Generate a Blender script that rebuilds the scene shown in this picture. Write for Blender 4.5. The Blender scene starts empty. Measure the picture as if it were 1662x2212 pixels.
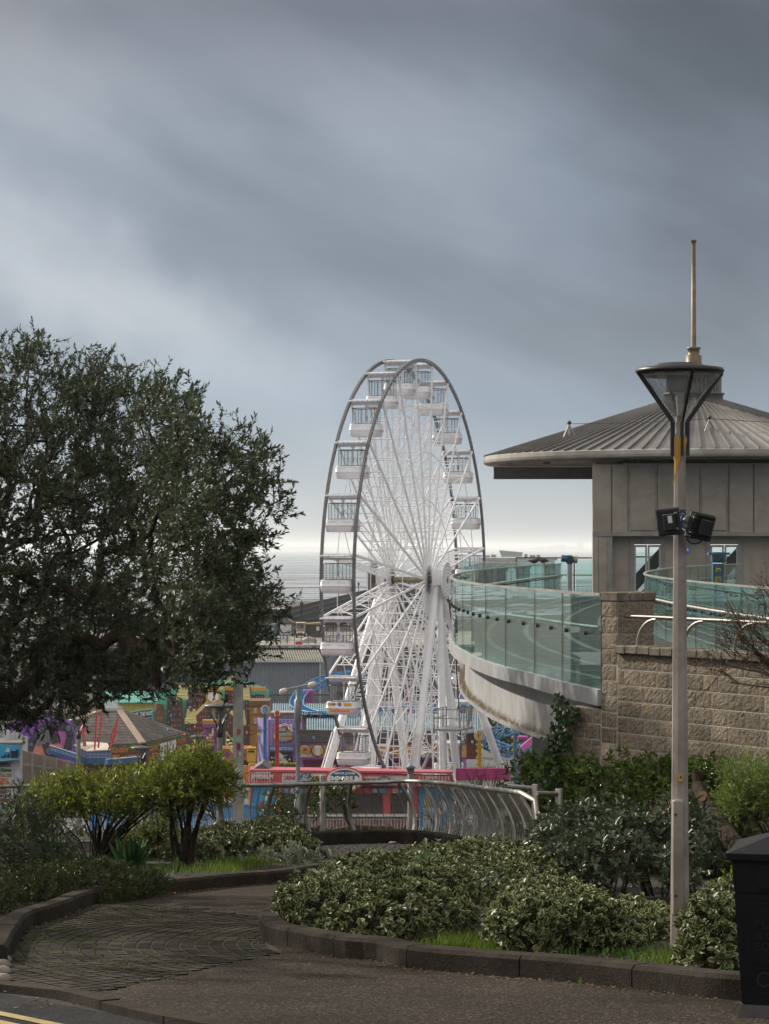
import bpy, math, random
import numpy as np
from mathutils import Vector, Matrix
random.seed(7)
RNG = np.random.default_rng(7)
sc = bpy.context.scene
COL = sc.collection
R = math.radians
PI = math.pi
H = 17.0                       # eye height above the funfair ground
FX, CX, HY = 5223.0, 831.0, 1184.0

def P(x, y, Y):
    return Vector(((x - CX) / FX * Y, Y, H - (y - HY) / FX * Y))
def hz(Y):                     # hillside the garden stands on
    return H - 1.5 - 0.0804 * Y
def G(x, y, dz=0.0):
    Y = 7834.0 / (y - 1604.0)
    return Vector(((x - CX) / FX * Y, Y, hz(Y) + dz))
TERR = [(-30, hz(-30)), (41, hz(41)), (50, 10.1), (80, 6.4), (93, 5.8), (112, 3.36), (122, 3.34), (122.4, 0.0), (330, 0.0)]
def tz(Y):
    for (a, za), (b, zb) in zip(TERR, TERR[1:]):
        if a <= Y <= b:
            return za + (zb - za) * (Y - a) / (b - a)
    return 0.0

# ------------------------------------------------------------------ objects
W = {}
def tag(o, label=None, cat=None, group=None, kind=None):
    if label: o['label'] = label
    if cat: o['category'] = cat
    if group: o['group'] = group
    if kind: o['kind'] = kind
    return o
def thing(name, label, cat, loc=(0, 0, 0), group=None, rz=0.0):
    o = bpy.data.objects.new(name, None)
    o.empty_display_size = 0.2
    COL.objects.link(o)
    o.location = loc
    o.rotation_euler = (0, 0, rz)
    W[o.name] = Vector(loc) if rz == 0 else Vector((0, 0, 0))
    return tag(o, label, cat, group)
def children(o):
    return [c for c in list(COL.objects) if c.parent == o]
def build_children_index():
    d = {}
    for c in COL.objects:
        if c.parent: d.setdefault(c.parent, []).append(c)
    return d
def copy_tree(o, loc=None, rz=None, label=None, group=None, idx=None):
    idx = idx or build_children_index()
    def rec(s, par):
        c = s.copy(); COL.objects.link(c)
        if par is not None: c.parent = par
        for k in idx.get(s, []): rec(k, c)
        return c
    n = rec(o, None)
    if loc is not None: n.location = loc
    if rz is not None: n.rotation_euler = (0, 0, rz)
    if label: n['label'] = label
    if group: n['group'] = group
    return n

class MB:
    def __init__(s):
        s.v, s.f, s.m, s.sm = [], [], [], []
    def add(s, vs, fs, m=0, smooth=False):
        b = len(s.v)
        s.v.extend(tuple(v) for v in vs)
        for f in fs:
            s.f.append(tuple(i + b for i in f)); s.m.append(m); s.sm.append(smooth)
        return s
    def box(s, c, d, rot=None, m=0):
        c = Vector(c); hx, hy, hz_ = d[0] / 2, d[1] / 2, d[2] / 2
        vs = [Vector((x, y, z)) for x in (-hx, hx) for y in (-hy, hy) for z in (-hz_, hz_)]
        if rot is not None:
            M = Matrix.Rotation(rot, 3, 'Z') if isinstance(rot, (int, float)) else rot
            vs = [M @ v for v in vs]
        return s.add([v + c for v in vs], [(0, 1, 3, 2), (4, 6, 7, 5), (0, 4, 5, 1), (2, 3, 7, 6), (0, 2, 6, 4), (1, 5, 7, 3)], m)
    def rbox(s, c, d, bev, rot=None, m=0):
        """box with chamfered vertical + top edges, built as stacked octagon-like loops"""
        c = Vector(c); hx, hy, hz_ = d[0] / 2, d[1] / 2, d[2] / 2
        M = Matrix.Rotation(rot, 3, 'Z') if isinstance(rot, (int, float)) else (rot or Matrix.Identity(3))
        def loop(k, z):
            a, b = hx - k, hy - k; q = bev * .8
            return [(-a + q, -b, z), (a - q, -b, z), (a, -b + q, z), (a, b - q, z), (a - q, b, z), (-a + q, b, z), (-a, b - q, z), (-a, -b + q, z)]
        ls = [loop(bev, -hz_), loop(0, -hz_ + bev), loop(0, hz_ - bev), loop(bev, hz_)]
        vs = [M @ Vector(p) + c for l in ls for p in l]
        fs = [tuple(range(7, -1, -1)), tuple(range(24, 32))]
        for k in range(3):
            for i in range(8):
                j = (i + 1) % 8
                fs.append((k * 8 + i, k * 8 + j, k * 8 + 8 + j, k * 8 + 8 + i))
        return s.add(vs, fs, m)
    def bar(s, a, b, w, h, up=(0, 0, 1), m=0):
        a, b = Vector(a), Vector(b); t = (b - a)
        if t.length < 1e-6: return s
        t.normalize(); up = Vector(up)
        if abs(t.dot(up)) > .98: up = Vector((0, 1, 0)) if abs(t.y) < .9 else Vector((1, 0, 0))
        sd = t.cross(up).normalized() * (w / 2); u = sd.cross(t).normalized() * (h / 2)
        vs = []
        for p in (a, b):
            vs += [p - sd - u, p + sd - u, p + sd + u, p - sd + u]
        return s.add(vs, [(3, 2, 1, 0), (4, 5, 6, 7), (0, 1, 5, 4), (1, 2, 6, 5), (2, 3, 7, 6), (3, 0, 4, 7)], m)
    def tube(s, pts, r, n=6, m=0, cap=True, closed=False):
        pts = [Vector(p) for p in pts]; k = len(pts)
        rs = r if isinstance(r, (list, tuple)) else [r] * k
        vs, prev = [], None
        for i, p in enumerate(pts):
            if closed: t = pts[(i + 1) % k] - pts[i - 1]
            else: t = pts[min(i + 1, k - 1)] - pts[max(i - 1, 0)]
            if t.length < 1e-9: t = Vector((0, 0, 1))
            t.normalize()
            if prev is None:
                q = Vector((0, 0, 1)) if abs(t.z) < .9 else Vector((1, 0, 0))
                a = t.cross(q).normalized()
            else:
                a = (prev - t * prev.dot(t))
                a = a.normalized() if a.length > 1e-6 else t.orthogonal().normalized()
            prev = a; b = t.cross(a)
            for j in range(n):
                an = 2 * PI * j / n
                vs.append(p + (a * math.cos(an) + b * math.sin(an)) * rs[i])
        fs = []
        for i in range(k if closed else k - 1):
            o, o2 = i * n, ((i + 1) % k) * n
            for j in range(n):
                j2 = (j + 1) % n
                fs.append((o + j, o + j2, o2 + j2, o2 + j))
        s.add(vs, fs, m, n > 5)
        if cap and not closed:
            s.add(vs[:n], [tuple(range(n - 1, -1, -1))], m); s.add(vs[-n:], [tuple(range(n))], m)
        return s
    def lathe(s, prof, c=(0, 0, 0), n=24, m=0, M=None, smooth=True, cap=True):
        c = Vector(c); vs = []
        for (r, z) in prof:
            for j in range(n):
                a = 2 * PI * j / n
                v = Vector((r * math.cos(a), r * math.sin(a), z))
                if M is not None: v = M @ v
                vs.append(v + c)
        fs = []
        for i in range(len(prof) - 1):
            for j in range(n):
                j2 = (j + 1) % n
                fs.append((i * n + j, i * n + j2, i * n + n + j2, i * n + n + j))
        s.add(vs, fs, m, smooth)
        if cap:
            s.add(vs[:n], [tuple(range(n - 1, -1, -1))], m); s.add(vs[-n:], [tuple(range(n))], m)
        return s
    def prism(s, pts, ex, m=0):
        pts = [Vector(p) for p in pts]; ex = Vector(ex); n = len(pts)
        vs = pts + [p + ex for p in pts]
        fs = [tuple(range(n - 1, -1, -1)), tuple(range(n, 2 * n))]
        for i in range(n):
            j = (i + 1) % n
            fs.append((i, j, n + j, n + i))
        return s.add(vs, fs, m)
    def face(s, pts, m=0):
        return s.add(pts, [tuple(range(len(pts)))], m)
    def ball(s, c, r, n=8, k=6, m=0, jit=0.0):
        c = Vector(c); r = Vector(r) if hasattr(r, '__len__') else Vector((r, r, r))
        vs = []
        for i in range(1, k):
            th = PI * i / k
            for j in range(n):
                a = 2 * PI * j / n; q = 1 + random.uniform(-jit, jit)
                vs.append(c + Vector((r.x * math.sin(th) * math.cos(a), r.y * math.sin(th) * math.sin(a), r.z * math.cos(th))) * q)
        top, bot = len(vs), len(vs) + 1
        vs += [c + Vector((0, 0, r.z)), c - Vector((0, 0, r.z))]
        fs = []
        for i in range(k - 2):
            for j in range(n):
                j2 = (j + 1) % n
                fs.append((i * n + j, i * n + n + j, i * n + n + j2, i * n + j2))
        for j in range(n):
            j2 = (j + 1) % n
            fs.append((top, j, j2)); fs.append((bot, (k - 2) * n + j2, (k - 2) * n + j))
        return s.add(vs, fs, m, True)
    # boards that face the viewer's side (-Y); rectangle given in reference units at depth Y
    def drect(s, x0, y0, x1, y1, Y, th=.05, m=0):
        a, b = P(x0, y0, Y), P(x1, y1, Y)
        return s.box(((a.x + b.x) / 2, Y + th / 2, (a.z + b.z) / 2), (abs(b.x - a.x), th, abs(a.z - b.z)), None, m)
    def dpoly(s, pts, Y, th=.05, m=0):
        return s.prism([P(x, y, Y) for x, y in pts], (0, th, 0), m)
    def dell(s, cx, cy, rx, ry, Y, th=.05, m=0, n=24):
        return s.dpoly([(cx + rx * math.cos(2 * PI * i / n), cy + ry * math.sin(2 * PI * i / n)) for i in range(n)], Y, th, m)
    def text(s, t, o, right, up, w, h, m=0, th=.01, bold=.012, fill=True):
        """lettering: o = lower-left corner, fitted to w x h"""
        vs, fs = glyphs(t, bold)
        if not vs: return s
        x0 = min(v[0] for v in vs); x1 = max(v[0] for v in vs)
        y0 = min(v[1] for v in vs); y1 = max(v[1] for v in vs)
        kx = w / (x1 - x0); ky = h / (y1 - y0)
        if not fill: kx = ky = min(kx, ky)
        ox = (w - kx * (x1 - x0)) / 2
        o, right, up = Vector(o), Vector(right).normalized(), Vector(up).normalized()
        nr = right.cross(up)
        return s.add([o + right * (ox + (v[0] - x0) * kx) + up * ((v[1] - y0) * ky) + nr * (v[2] * th) for v in vs], fs, m)
    def dtext(s, t, x0, y0, x1, y1, Y, m=0, bold=.02, skew=0.0):
        a, b = P(x0, y1, Y), P(x1, y0, Y)
        up = Vector((skew, 0, 1))
        return s.text(t, a, (1, 0, 0), up, b.x - a.x, b.z - a.z, m, .01, bold)
    def build(s, name, mats, parent=None, label=None):
        me = bpy.data.meshes.new(name)
        off = Vector((0, 0, 0))
        if parent is not None: off = W.get(parent.name, Vector((0, 0, 0)))
        me.from_pydata([(v[0] - off.x, v[1] - off.y, v[2] - off.z) for v in s.v], [], s.f)
        if not isinstance(mats, (list, tuple)): mats = [mats]
        for q in mats: me.materials.append(q)
        if len(mats) > 1: me.polygons.foreach_set('material_index', [min(i, len(mats) - 1) for i in s.m])
        me.polygons.foreach_set('use_smooth', s.sm)
        me.update()
        o = bpy.data.objects.new(name, me); COL.objects.link(o)
        if parent is not None: o.parent = parent
        W[o.name] = off
        if label: o['label'] = label
        return o

_gl = {}
def glyphs(t, bold):
    if (t, bold) in _gl: return _gl[(t, bold)]
    cu = bpy.data.curves.new('glyph_tmp', 'FONT'); cu.body = t; cu.extrude = .5; cu.offset = bold; cu.resolution_u = 3
    ob = bpy.data.objects.new('glyph_tmp', cu); COL.objects.link(ob)
    me = bpy.data.meshes.new_from_object(ob)
    vs = [tuple(v.co) for v in me.vertices]; fs = [tuple(p.vertices) for p in me.polygons]
    bpy.data.objects.remove(ob); bpy.data.meshes.remove(me); bpy.data.curves.remove(cu)
    _gl[(t, bold)] = (vs, fs)
    return vs, fs

def catmull(pts, step):
    pts = [Vector(p) for p in pts]; out = []
    ext = [pts[0] * 2 - pts[1]] + pts + [pts[-1] * 2 - pts[-2]]
    for i in range(1, len(ext) - 2):
        p0, p1, p2, p3 = ext[i - 1:i + 3]
        n = max(2, int((p2 - p1).length / (step * .25)))
        for k in range(n):
            t = k / n
            out.append(.5 * ((2 * p1) + (p2 - p0) * t + (2 * p0 - 5 * p1 + 4 * p2 - p3) * t * t + (3 * p1 - p0 - 3 * p2 + p3) * t ** 3))
    out.append(pts[-1])
    return resample(out, step)
def resample(pts, step):
    L = [0]
    for a, b in zip(pts, pts[1:]): L.append(L[-1] + (b - a).length)
    n = max(1, round(L[-1] / step)); res = []; k = 0
    for i in range(n + 1):
        d = L[-1] * i / n
        while k < len(L) - 2 and L[k + 1] < d: k += 1
        t = (d - L[k]) / max(1e-9, L[k + 1] - L[k])
        res.append(pts[k].lerp(pts[k + 1], t))
    return res
def offset_xy(pts, d):
    out = []
    for i, p in enumerate(pts):
        t = pts[min(i + 1, len(pts) - 1)] - pts[max(i - 1, 0)]
        n = Vector((-t.y, t.x, 0)).normalized()
        out.append(p + n * d)
    return out
def sweep(mb, pts, prof, m=0, cap=True):
    """sweep profile [(offset to the left, dz)] along a horizontal polyline"""
    n = len(prof); vs = []
    for i, p in enumerate(pts):
        t = pts[min(i + 1, len(pts) - 1)] - pts[max(i - 1, 0)]
        nn = Vector((-t.y, t.x, 0)).normalized()
        for (a, z) in prof: vs.append(p + nn * a + Vector((0, 0, z)))
    fs = []
    for i in range(len(pts) - 1):
        for j in range(n):
            j2 = (j + 1) % n
            fs.append((i * n + j, i * n + j2, (i + 1) * n + j2, (i + 1) * n + j))
    if cap: fs += [tuple(range(n - 1, -1, -1)), tuple((len(pts) - 1) * n + j for j in range(n))]
    return mb.add(vs, fs, m)
def inside(p, poly):
    x, y = p; c = False; n = len(poly)
    for i in range(n):
        x1, y1 = poly[i][0], poly[i][1]; x2, y2 = poly[i - 1][0], poly[i - 1][1]
        if (y1 > y) != (y2 > y) and x < (x2 - x1) * (y - y1) / (y2 - y1) + x1: c = not c
    return c

# ---------------------------------------------------------------- materials
def nt(name):
    m = bpy.data.materials.new(name); m.use_nodes = True
    t = m.node_tree; return m, t, t.nodes, t.links, t.nodes['Principled BSDF']
def N(nodes, typ, **k):
    n = nodes.new(typ)
    for a, b in k.items():
        if a.startswith('i_'):
            key = a[2:]; n.inputs[int(key) if key.isdigit() else key].default_value = b
        else: setattr(n, a, b)
    return n
def ramp(nodes, links, src, stops):
    r = nodes.new('ShaderNodeValToRGB'); e = r.color_ramp.elements
    while len(e) < len(stops): e.new(.5)
    for q, (p, c) in zip(e, stops):
        q.position = p; q.color = (c[0], c[1], c[2], 1) if hasattr(c, '__len__') else (c, c, c, 1)
    links.new(src, r.inputs[0]); return r
_mc = {}
def M(name, col, rough=.6, metal=0.0, var=.18, scale=6.0, bump=0.0, bscale=60.0, spec=.5, grime=.25, gscale=1.2):
    if name in _mc: return _mc[name]
    m, t, nd, lk, b = nt(name)
    tc = N(nd, 'ShaderNodeTexCoord')
    n1 = N(nd, 'ShaderNodeTexNoise', i_Scale=scale, i_Detail=5.0, i_Roughness=.6); lk.new(tc.outputs['Object'], n1.inputs['Vector'])
    n2 = N(nd, 'ShaderNodeTexNoise', i_Scale=gscale, i_Detail=6.0, i_Roughness=.65, i_Distortion=.6); lk.new(tc.outputs['Object'], n2.inputs['Vector'])
    r1 = ramp(nd, lk, n1.outputs['Fac'], [(.3, [c * (1 - var) for c in col]), (.7, [min(1, c * (1 + var)) for c in col])])
    r2 = ramp(nd, lk, n2.outputs['Fac'], [(.38, (1 - grime, 1 - grime * 1.08, 1 - grime * 1.2)), (.6, (1, 1, 1))])
    mx = N(nd, 'ShaderNodeMix', data_type='RGBA', blend_type='MULTIPLY', i_0=1.0)
    lk.new(r1.outputs[0], mx.inputs[6]); lk.new(r2.outputs[0], mx.inputs[7]); lk.new(mx.outputs[2], b.inputs['Base Color'])
    b.inputs['Roughness'].default_value = rough; b.inputs['Metallic'].default_value = metal
    b.inputs['Specular IOR Level'].default_value = spec
    if bump:
        n3 = N(nd, 'ShaderNodeTexNoise', i_Scale=bscale, i_Detail=4.0); lk.new(tc.outputs['Object'], n3.inputs['Vector'])
        bp = N(nd, 'ShaderNodeBump', i_Strength=bump, i_Distance=.02); lk.new(n3.outputs['Fac'], bp.inputs['Height']); lk.new(bp.outputs[0], b.inputs['Normal'])
    _mc[name] = m; return m
def C(name, *rgb, rough=.5, **k):      # plain paint
    k.setdefault('var', .08); k.setdefault('grime', .15)
    return M(name, rgb, rough, **k)

def leafmat(name, dark, light, rough=.42, trans=.28, edge=None, edge_at=.62, spec=.22):
    m, t, nd, lk, b = nt(name)
    uv = N(nd, 'ShaderNodeUVMap'); sx = N(nd, 'ShaderNodeSeparateXYZ'); lk.new(uv.outputs[0], sx.inputs[0])
    r = ramp(nd, lk, sx.outputs['Y'], [(0, dark), (1, light)])
    src = r.outputs[0]
    if edge:
        nz = N(nd, 'ShaderNodeTexNoise', i_Scale=90.0); tc = N(nd, 'ShaderNodeTexCoord'); lk.new(tc.outputs['Object'], nz.inputs['Vector'])
        ad = N(nd, 'ShaderNodeMath', operation='MULTIPLY_ADD', i_1=.4); lk.new(nz.outputs['Fac'], ad.inputs[0]); lk.new(sx.outputs['X'], ad.inputs[2])
        e = ramp(nd, lk, ad.outputs[0], [(edge_at + .14, 0), (edge_at + .26, 1)])
        mx = N(nd, 'ShaderNodeMix', data_type='RGBA'); lk.new(e.outputs[0], mx.inputs[0]); lk.new(src, mx.inputs[6]); mx.inputs[7].default_value = (*edge, 1)
        src = mx.outputs[2]
    lk.new(src, b.inputs['Base Color']); b.inputs['Roughness'].default_value = rough; b.inputs['Specular IOR Level'].default_value = spec
    tr = N(nd, 'ShaderNodeBsdfTranslucent'); lk.new(src, tr.inputs['Color'])
    ms = N(nd, 'ShaderNodeMixShader', i_0=trans); lk.new(b.outputs[0], ms.inputs[1]); lk.new(tr.outputs[0], ms.inputs[2])
    lk.new(ms.outputs[0], nd['Material Output'].inputs['Surface'])
    _mc[name] = m; return m

def glassmat(name, tint, gloss=.10, rough=.03, frost=0.0, frostcol=(.55, .72, .7), zbase=None, fpow=5.0):
    """thin glazing: tinted transparency under a fresnel reflection, grime film"""
    m, t, nd, lk, b = nt(name)
    nd.remove(b)
    tr = N(nd, 'ShaderNodeBsdfTransparent'); tr.inputs[0].default_value = (*tint, 1)
    gl = N(nd, 'ShaderNodeBsdfGlossy'); gl.inputs['Roughness'].default_value = rough; gl.inputs[0].default_value = (.9, 1, .98, 1)
    fr = N(nd, 'ShaderNodeLayerWeight', i_Blend=.5); pw = N(nd, 'ShaderNodeMath', operation='POWER', i_1=fpow); lk.new(fr.outputs['Facing'], pw.inputs[0])
    ad = N(nd, 'ShaderNodeMath', operation='MULTIPLY_ADD', i_1=.75, i_2=gloss); lk.new(pw.outputs[0], ad.inputs[0]); ad.use_clamp = True
    m1 = N(nd, 'ShaderNodeMixShader'); lk.new(ad.outputs[0], m1.inputs[0]); lk.new(tr.outputs[0], m1.inputs[1]); lk.new(gl.outputs[0], m1.inputs[2])
    out = m1.outputs[0]
    if frost:
        tc = N(nd, 'ShaderNodeTexCoord')
        n1 = N(nd, 'ShaderNodeTexNoise', i_Scale=3.0, i_Detail=6.0, i_Roughness=.7)
        mp = N(nd, 'ShaderNodeMapping'); mp.inputs['Scale'].default_value = (3, 3, .25); lk.new(tc.outputs['Object'], mp.inputs[0]); lk.new(mp.outputs[0], n1.inputs['Vector'])
        r = ramp(nd, lk, n1.outputs['Fac'], [(.4, .25), (.75, 1)])
        fac = N(nd, 'ShaderNodeMath', operation='MULTIPLY', i_1=frost); lk.new(r.outputs[0], fac.inputs[0])
        src = fac.outputs[0]
        if zbase is not None:
            ge = N(nd, 'ShaderNodeNewGeometry'); sx = N(nd, 'ShaderNodeSeparateXYZ'); lk.new(ge.outputs['Position'], sx.inputs[0])
            mr = N(nd, 'ShaderNodeMapRange', i_1=zbase, i_2=zbase + .26, i_3=.2, i_4=0.0); lk.new(sx.outputs['Z'], mr.inputs[0])
            mu = N(nd, 'ShaderNodeMath', operation='MULTIPLY_ADD'); lk.new(mr.outputs[0], mu.inputs[0]); lk.new(r.outputs[0], mu.inputs[1]); lk.new(src, mu.inputs[2])
            src = mu.outputs[0]
        df = N(nd, 'ShaderNodeBsdfDiffuse'); df.inputs[0].default_value = (*frostcol, 1)
        m2 = N(nd, 'ShaderNodeMixShader'); lk.new(src, m2.inputs[0]); lk.new(out, m2.inputs[1]); lk.new(df.outputs[0], m2.inputs[2]); out = m2.outputs[0]
    lk.new(out, nd['Material Output'].inputs['Surface'])
    return m

# ------------------------------------------------------------------ leaves
def norm(a): return a / np.maximum(np.linalg.norm(a, axis=1, keepdims=True), 1e-9)
def leaves(name, base, d, nr, L, Wd, mat, parent, fold=.3, six=True, curl=.15):
    n = len(base); base = np.asarray(base, float); d = norm(np.asarray(d, float)); nr = np.asarray(nr, float)
    sd = norm(np.cross(d, nr)); nr = np.cross(sd, d)
    L = np.broadcast_to(np.asarray(L, float).reshape(-1, 1), (n, 1)); Wd = np.broadcast_to(np.asarray(Wd, float).reshape(-1, 1), (n, 1))
    off = np.array(W.get(parent.name, Vector((0, 0, 0)))) if parent is not None else np.zeros(3)
    base = base - off
    up = nr * Wd * fold
    if six:
        b = base; t = base + d * L - nr * L * curl
        l1 = base + d * L * .33 - sd * Wd * .5 + up; l2 = base + d * L * .72 - sd * Wd * .42 + up - nr * L * curl * .4
        r1 = base + d * L * .33 + sd * Wd * .5 + up; r2 = base + d * L * .72 + sd * Wd * .42 + up - nr * L * curl * .4
        V = np.stack([b, r1, r2, t, l2, l1], 1).reshape(-1, 3); nv = 6
        pat = np.array([0, 1, 2, 3, 0, 3, 4, 5]); cnt = 4; U = np.array([.25, 1, 1, .75, .25, .75, 1, 1])
    else:
        b = base; t = base + d * L
        l = base + d * L * .5 - sd * Wd * .5 + up; r = base + d * L * .5 + sd * Wd * .5 + up
        V = np.stack([b, r, t, l], 1).reshape(-1, 3); nv = 4
        pat = np.array([0, 1, 2, 0, 2, 3]); cnt = 3; U = np.array([0, 1, .6, 0, .6, 1])
    loops = (pat[None, :] + (np.arange(n) * nv)[:, None]).reshape(-1)
    me = bpy.data.meshes.new(name)
    me.vertices.add(len(V)); me.vertices.foreach_set('co', V.reshape(-1).astype(np.float32))
    me.loops.add(len(loops)); me.loops.foreach_set('vertex_index', loops.astype(np.int32))
    nf = len(loops) // cnt
    me.polygons.add(nf); me.polygons.foreach_set('loop_start', (np.arange(nf) * cnt).astype(np.int32))
    uv = me.uv_layers.new(name='UVMap')
    rv = RNG.random(n)
    uvs = np.stack([np.tile(U, n), np.repeat(rv, len(pat))], 1)
    uv.data.foreach_set('uv', uvs.reshape(-1).astype(np.float32))
    me.materials.append(mat); me.update(calc_edges=True); me.validate()
    o = bpy.data.objects.new(name, me); COL.objects.link(o)
    if parent is not None: o.parent = parent
    W[o.name] = Vector(off)
    return o
def sph(n):
    return norm(RNG.normal(size=(n, 3)))
def blob_points(blobs, n, shell=.3, zmin=None):
    """points on / just under the surface of a union of ellipsoids, with outward directions"""
    c = np.array([b[0] for b in blobs], float); r = np.array([b[1] for b in blobs], float)
    area = (r[:, 0] * r[:, 1] + r[:, 0] * r[:, 2] + r[:, 1] * r[:, 2]); pr = area / area.sum()
    k = RNG.choice(len(blobs), size=n * 3, p=pr); dd = sph(n * 3)
    dep = 1 - shell * RNG.random((n * 3, 1)) ** 1.6 + RNG.normal(0, .035, (n * 3, 1))
    p = c[k] + dd * r[k] * dep
    keep = np.ones(len(p), bool)
    for i in range(len(blobs)):
        q = (((p - c[i]) / r[i]) ** 2).sum(1)
        keep &= ~((q < .5) & (k != i))
    if zmin is not None: keep &= p[:, 2] > (zmin(p) if callable(zmin) else zmin)
    nn = norm(dd / r[k])
    return p[keep][:n], nn[keep][:n]
# ------------------------------------------------------------ camera, light
cam = bpy.data.cameras.new('camera'); co = bpy.data.objects.new('camera', cam); COL.objects.link(co); sc.camera = co
co.location = (0, 0, H); co.rotation_euler = (R(90), 0, 0)
cam.sensor_fit = 'VERTICAL'; cam.sensor_height = 36.0; cam.sensor_width = 27.04
cam.lens = 36.0 * FX / 2212.0; cam.shift_y = (HY - 1106.0) / 2212.0; cam.clip_start = .1; cam.clip_end = 60000
AZ, EL = R(52), R(29)          # sun: to the left and beyond
SUN = Vector((-math.sin(AZ) * math.cos(EL), math.cos(AZ) * math.cos(EL), math.sin(EL)))
sl = bpy.data.lights.new('sun', 'SUN'); so = bpy.data.objects.new('sun', sl); COL.objects.link(so)
sl.energy = 4.3; sl.angle = R(1.2); sl.color = (1, .93, .82)
so.rotation_euler = SUN.to_track_quat('Z', 'Y').to_euler(); so.location = (-20, 10, 40)

wd = bpy.data.worlds.new('World'); sc.world = wd; wd.use_nodes = True
t = wd.node_tree; nd, lk = t.nodes, t.links; bg = nd['Background']; bg.inputs['Strength'].default_value = .1
sky = N(nd, 'ShaderNodeTexSky', sky_type='NISHITA'); sky.sun_disc = False; sky.sun_elevation = EL; sky.sun_rotation = -AZ
sky.air_density = 1.2; sky.dust_density = 2.0
tc = N(nd, 'ShaderNodeTexCoord'); sx = N(nd, 'ShaderNodeSeparateXYZ'); lk.new(tc.outputs['Generated'], sx.inputs[0])
mp = N(nd, 'ShaderNodeMapping'); mp.inputs['Rotation'].default_value = (0, R(-24), 0); lk.new(tc.outputs['Generated'], mp.inputs[0])
def streak(sxv, scale, detail, dist):
    v = N(nd, 'ShaderNodeVectorMath', operation='MULTIPLY'); v.inputs[1].default_value = sxv; lk.new(mp.outputs[0], v.inputs[0])
    n = N(nd, 'ShaderNodeTexNoise', i_Scale=scale, i_Detail=detail, i_Roughness=.5, i_Distortion=dist); lk.new(v.outputs[0], n.inputs['Vector'])
    return n.outputs['Fac']
s1 = streak((2.4, 2.4, 9.0), 1.0, 5.0, .8)
s2 = streak((8.0, 8.0, 34.0), 1.0, 6.0, .5)
def math_(op, a, b=None, c=None, clamp=False):
    n = N(nd, 'ShaderNodeMath', operation=op); n.use_clamp = clamp
    for i, q in enumerate((a, b, c)):
        if q is None: continue
        if isinstance(q, (int, float)): n.inputs[i].default_value = q
        else: lk.new(q, n.inputs[i])
    return n.outputs[0]
# brightness of the cloud sheet against height above the horizon (z of the direction)
el = ramp(nd, lk, math_('MULTIPLY', sx.outputs['Z'], 2.0), [
    (0.0, (.36, .385, .405)), (.04, (.335, .385, .425)), (.11, (.215, .275, .35)), (.19, (.185, .225, .285)),
    (.23, (.155, .19, .25)), (.33, (.165, .198, .252)), (.43, (.112, .126, .160)), (.48, (.11, .124, .15)), (.64, (.36, .352, .336)), (1.0, (.50, .485, .455))])
hi = math_('SUBTRACT', s1, .5); lo = math_('SUBTRACT', s2, .5)
st = math_('ADD', math_('MULTIPLY', hi, .62), math_('MULTIPLY', lo, .55))
# large banks of lighter and darker cloud
mc = streak((5.0, 5.0, 7.0), 1.0, 3.0, .3)
wob = N(nd, 'ShaderNodeVectorMath', operation='SCALE'); wn = N(nd, 'ShaderNodeTexNoise', i_Scale=9.0, i_Detail=4.0, i_Roughness=.55)
lk.new(tc.outputs['Generated'], wn.inputs['Vector']); wsb = N(nd, 'ShaderNodeVectorMath', operation='SUBTRACT'); lk.new(wn.outputs['Color'], wsb.inputs[0]); wsb.inputs[1].default_value = (.5, .5, .5)
lk.new(wsb.outputs[0], wob.inputs[0]); wob.inputs['Scale'].default_value = .085
wp_ = N(nd, 'ShaderNodeVectorMath', operation='ADD'); lk.new(mp.outputs[0], wp_.inputs[0]); lk.new(wob.outputs[0], wp_.inputs[1])
for (lx_, ly_, rx_, ry_, am_) in ((260, 330, 620, 130, -.07), (60, 110, 420, 190, .52), (1020, 340, 560, 150, .26), (860, 590, 560, 110, -.08), (80, 520, 480, 130, .42), (280, 680, 750, 120, .44), (1650, 400, 460, 520, -.36), (950, 30, 640, 130, -.06), (1560, 60, 500, 260, -.20)):
    v = Vector(((lx_ - CX) / FX, 1.0, (HY - ly_) / FX)).normalized(); v = Matrix.Rotation(R(-24), 3, 'Y') @ v
    d1 = N(nd, 'ShaderNodeVectorMath', operation='SUBTRACT'); lk.new(wp_.outputs[0], d1.inputs[0]); d1.inputs[1].default_value = v
    d2 = N(nd, 'ShaderNodeVectorMath', operation='MULTIPLY'); lk.new(d1.outputs[0], d2.inputs[0]); d2.inputs[1].default_value = (FX / rx_ * .85, 1.2, FX / ry_ * .82)
    ln_ = N(nd, 'ShaderNodeVectorMath', operation='LENGTH'); lk.new(d2.outputs[0], ln_.inputs[0])
    mr_ = N(nd, 'ShaderNodeMapRange', interpolation_type='SMOOTHERSTEP', i_1=0.0, i_2=1.35, i_3=am_, i_4=0.0); lk.new(ln_.outputs['Value'], mr_.inputs[0])
    st = math_('ADD', st, mr_.outputs[0])
win = N(nd, 'ShaderNodeMapRange', i_1=.02, i_2=.09, i_3=.10, i_4=1.0); lk.new(sx.outputs['Z'], win.inputs[0])
st = math_('MULTIPLY', st, win.outputs[0])
gl = N(nd, 'ShaderNodeMapRange', i_1=.12, i_2=-.17, i_3=-.06, i_4=.12); lk.new(sx.outputs['X'], gl.inputs[0])
gain = math_('MAXIMUM', math_('ADD', math_('ADD', st, gl.outputs[0]), 1.0), .35)
bk_ = N(nd, 'ShaderNodeMapRange', i_1=.1, i_2=-.5, i_3=1.0, i_4=1.7); lk.new(sx.outputs['Y'], bk_.inputs[0])   # unseen cloud behind the viewer, brightened to light front-facing surfaces
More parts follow.
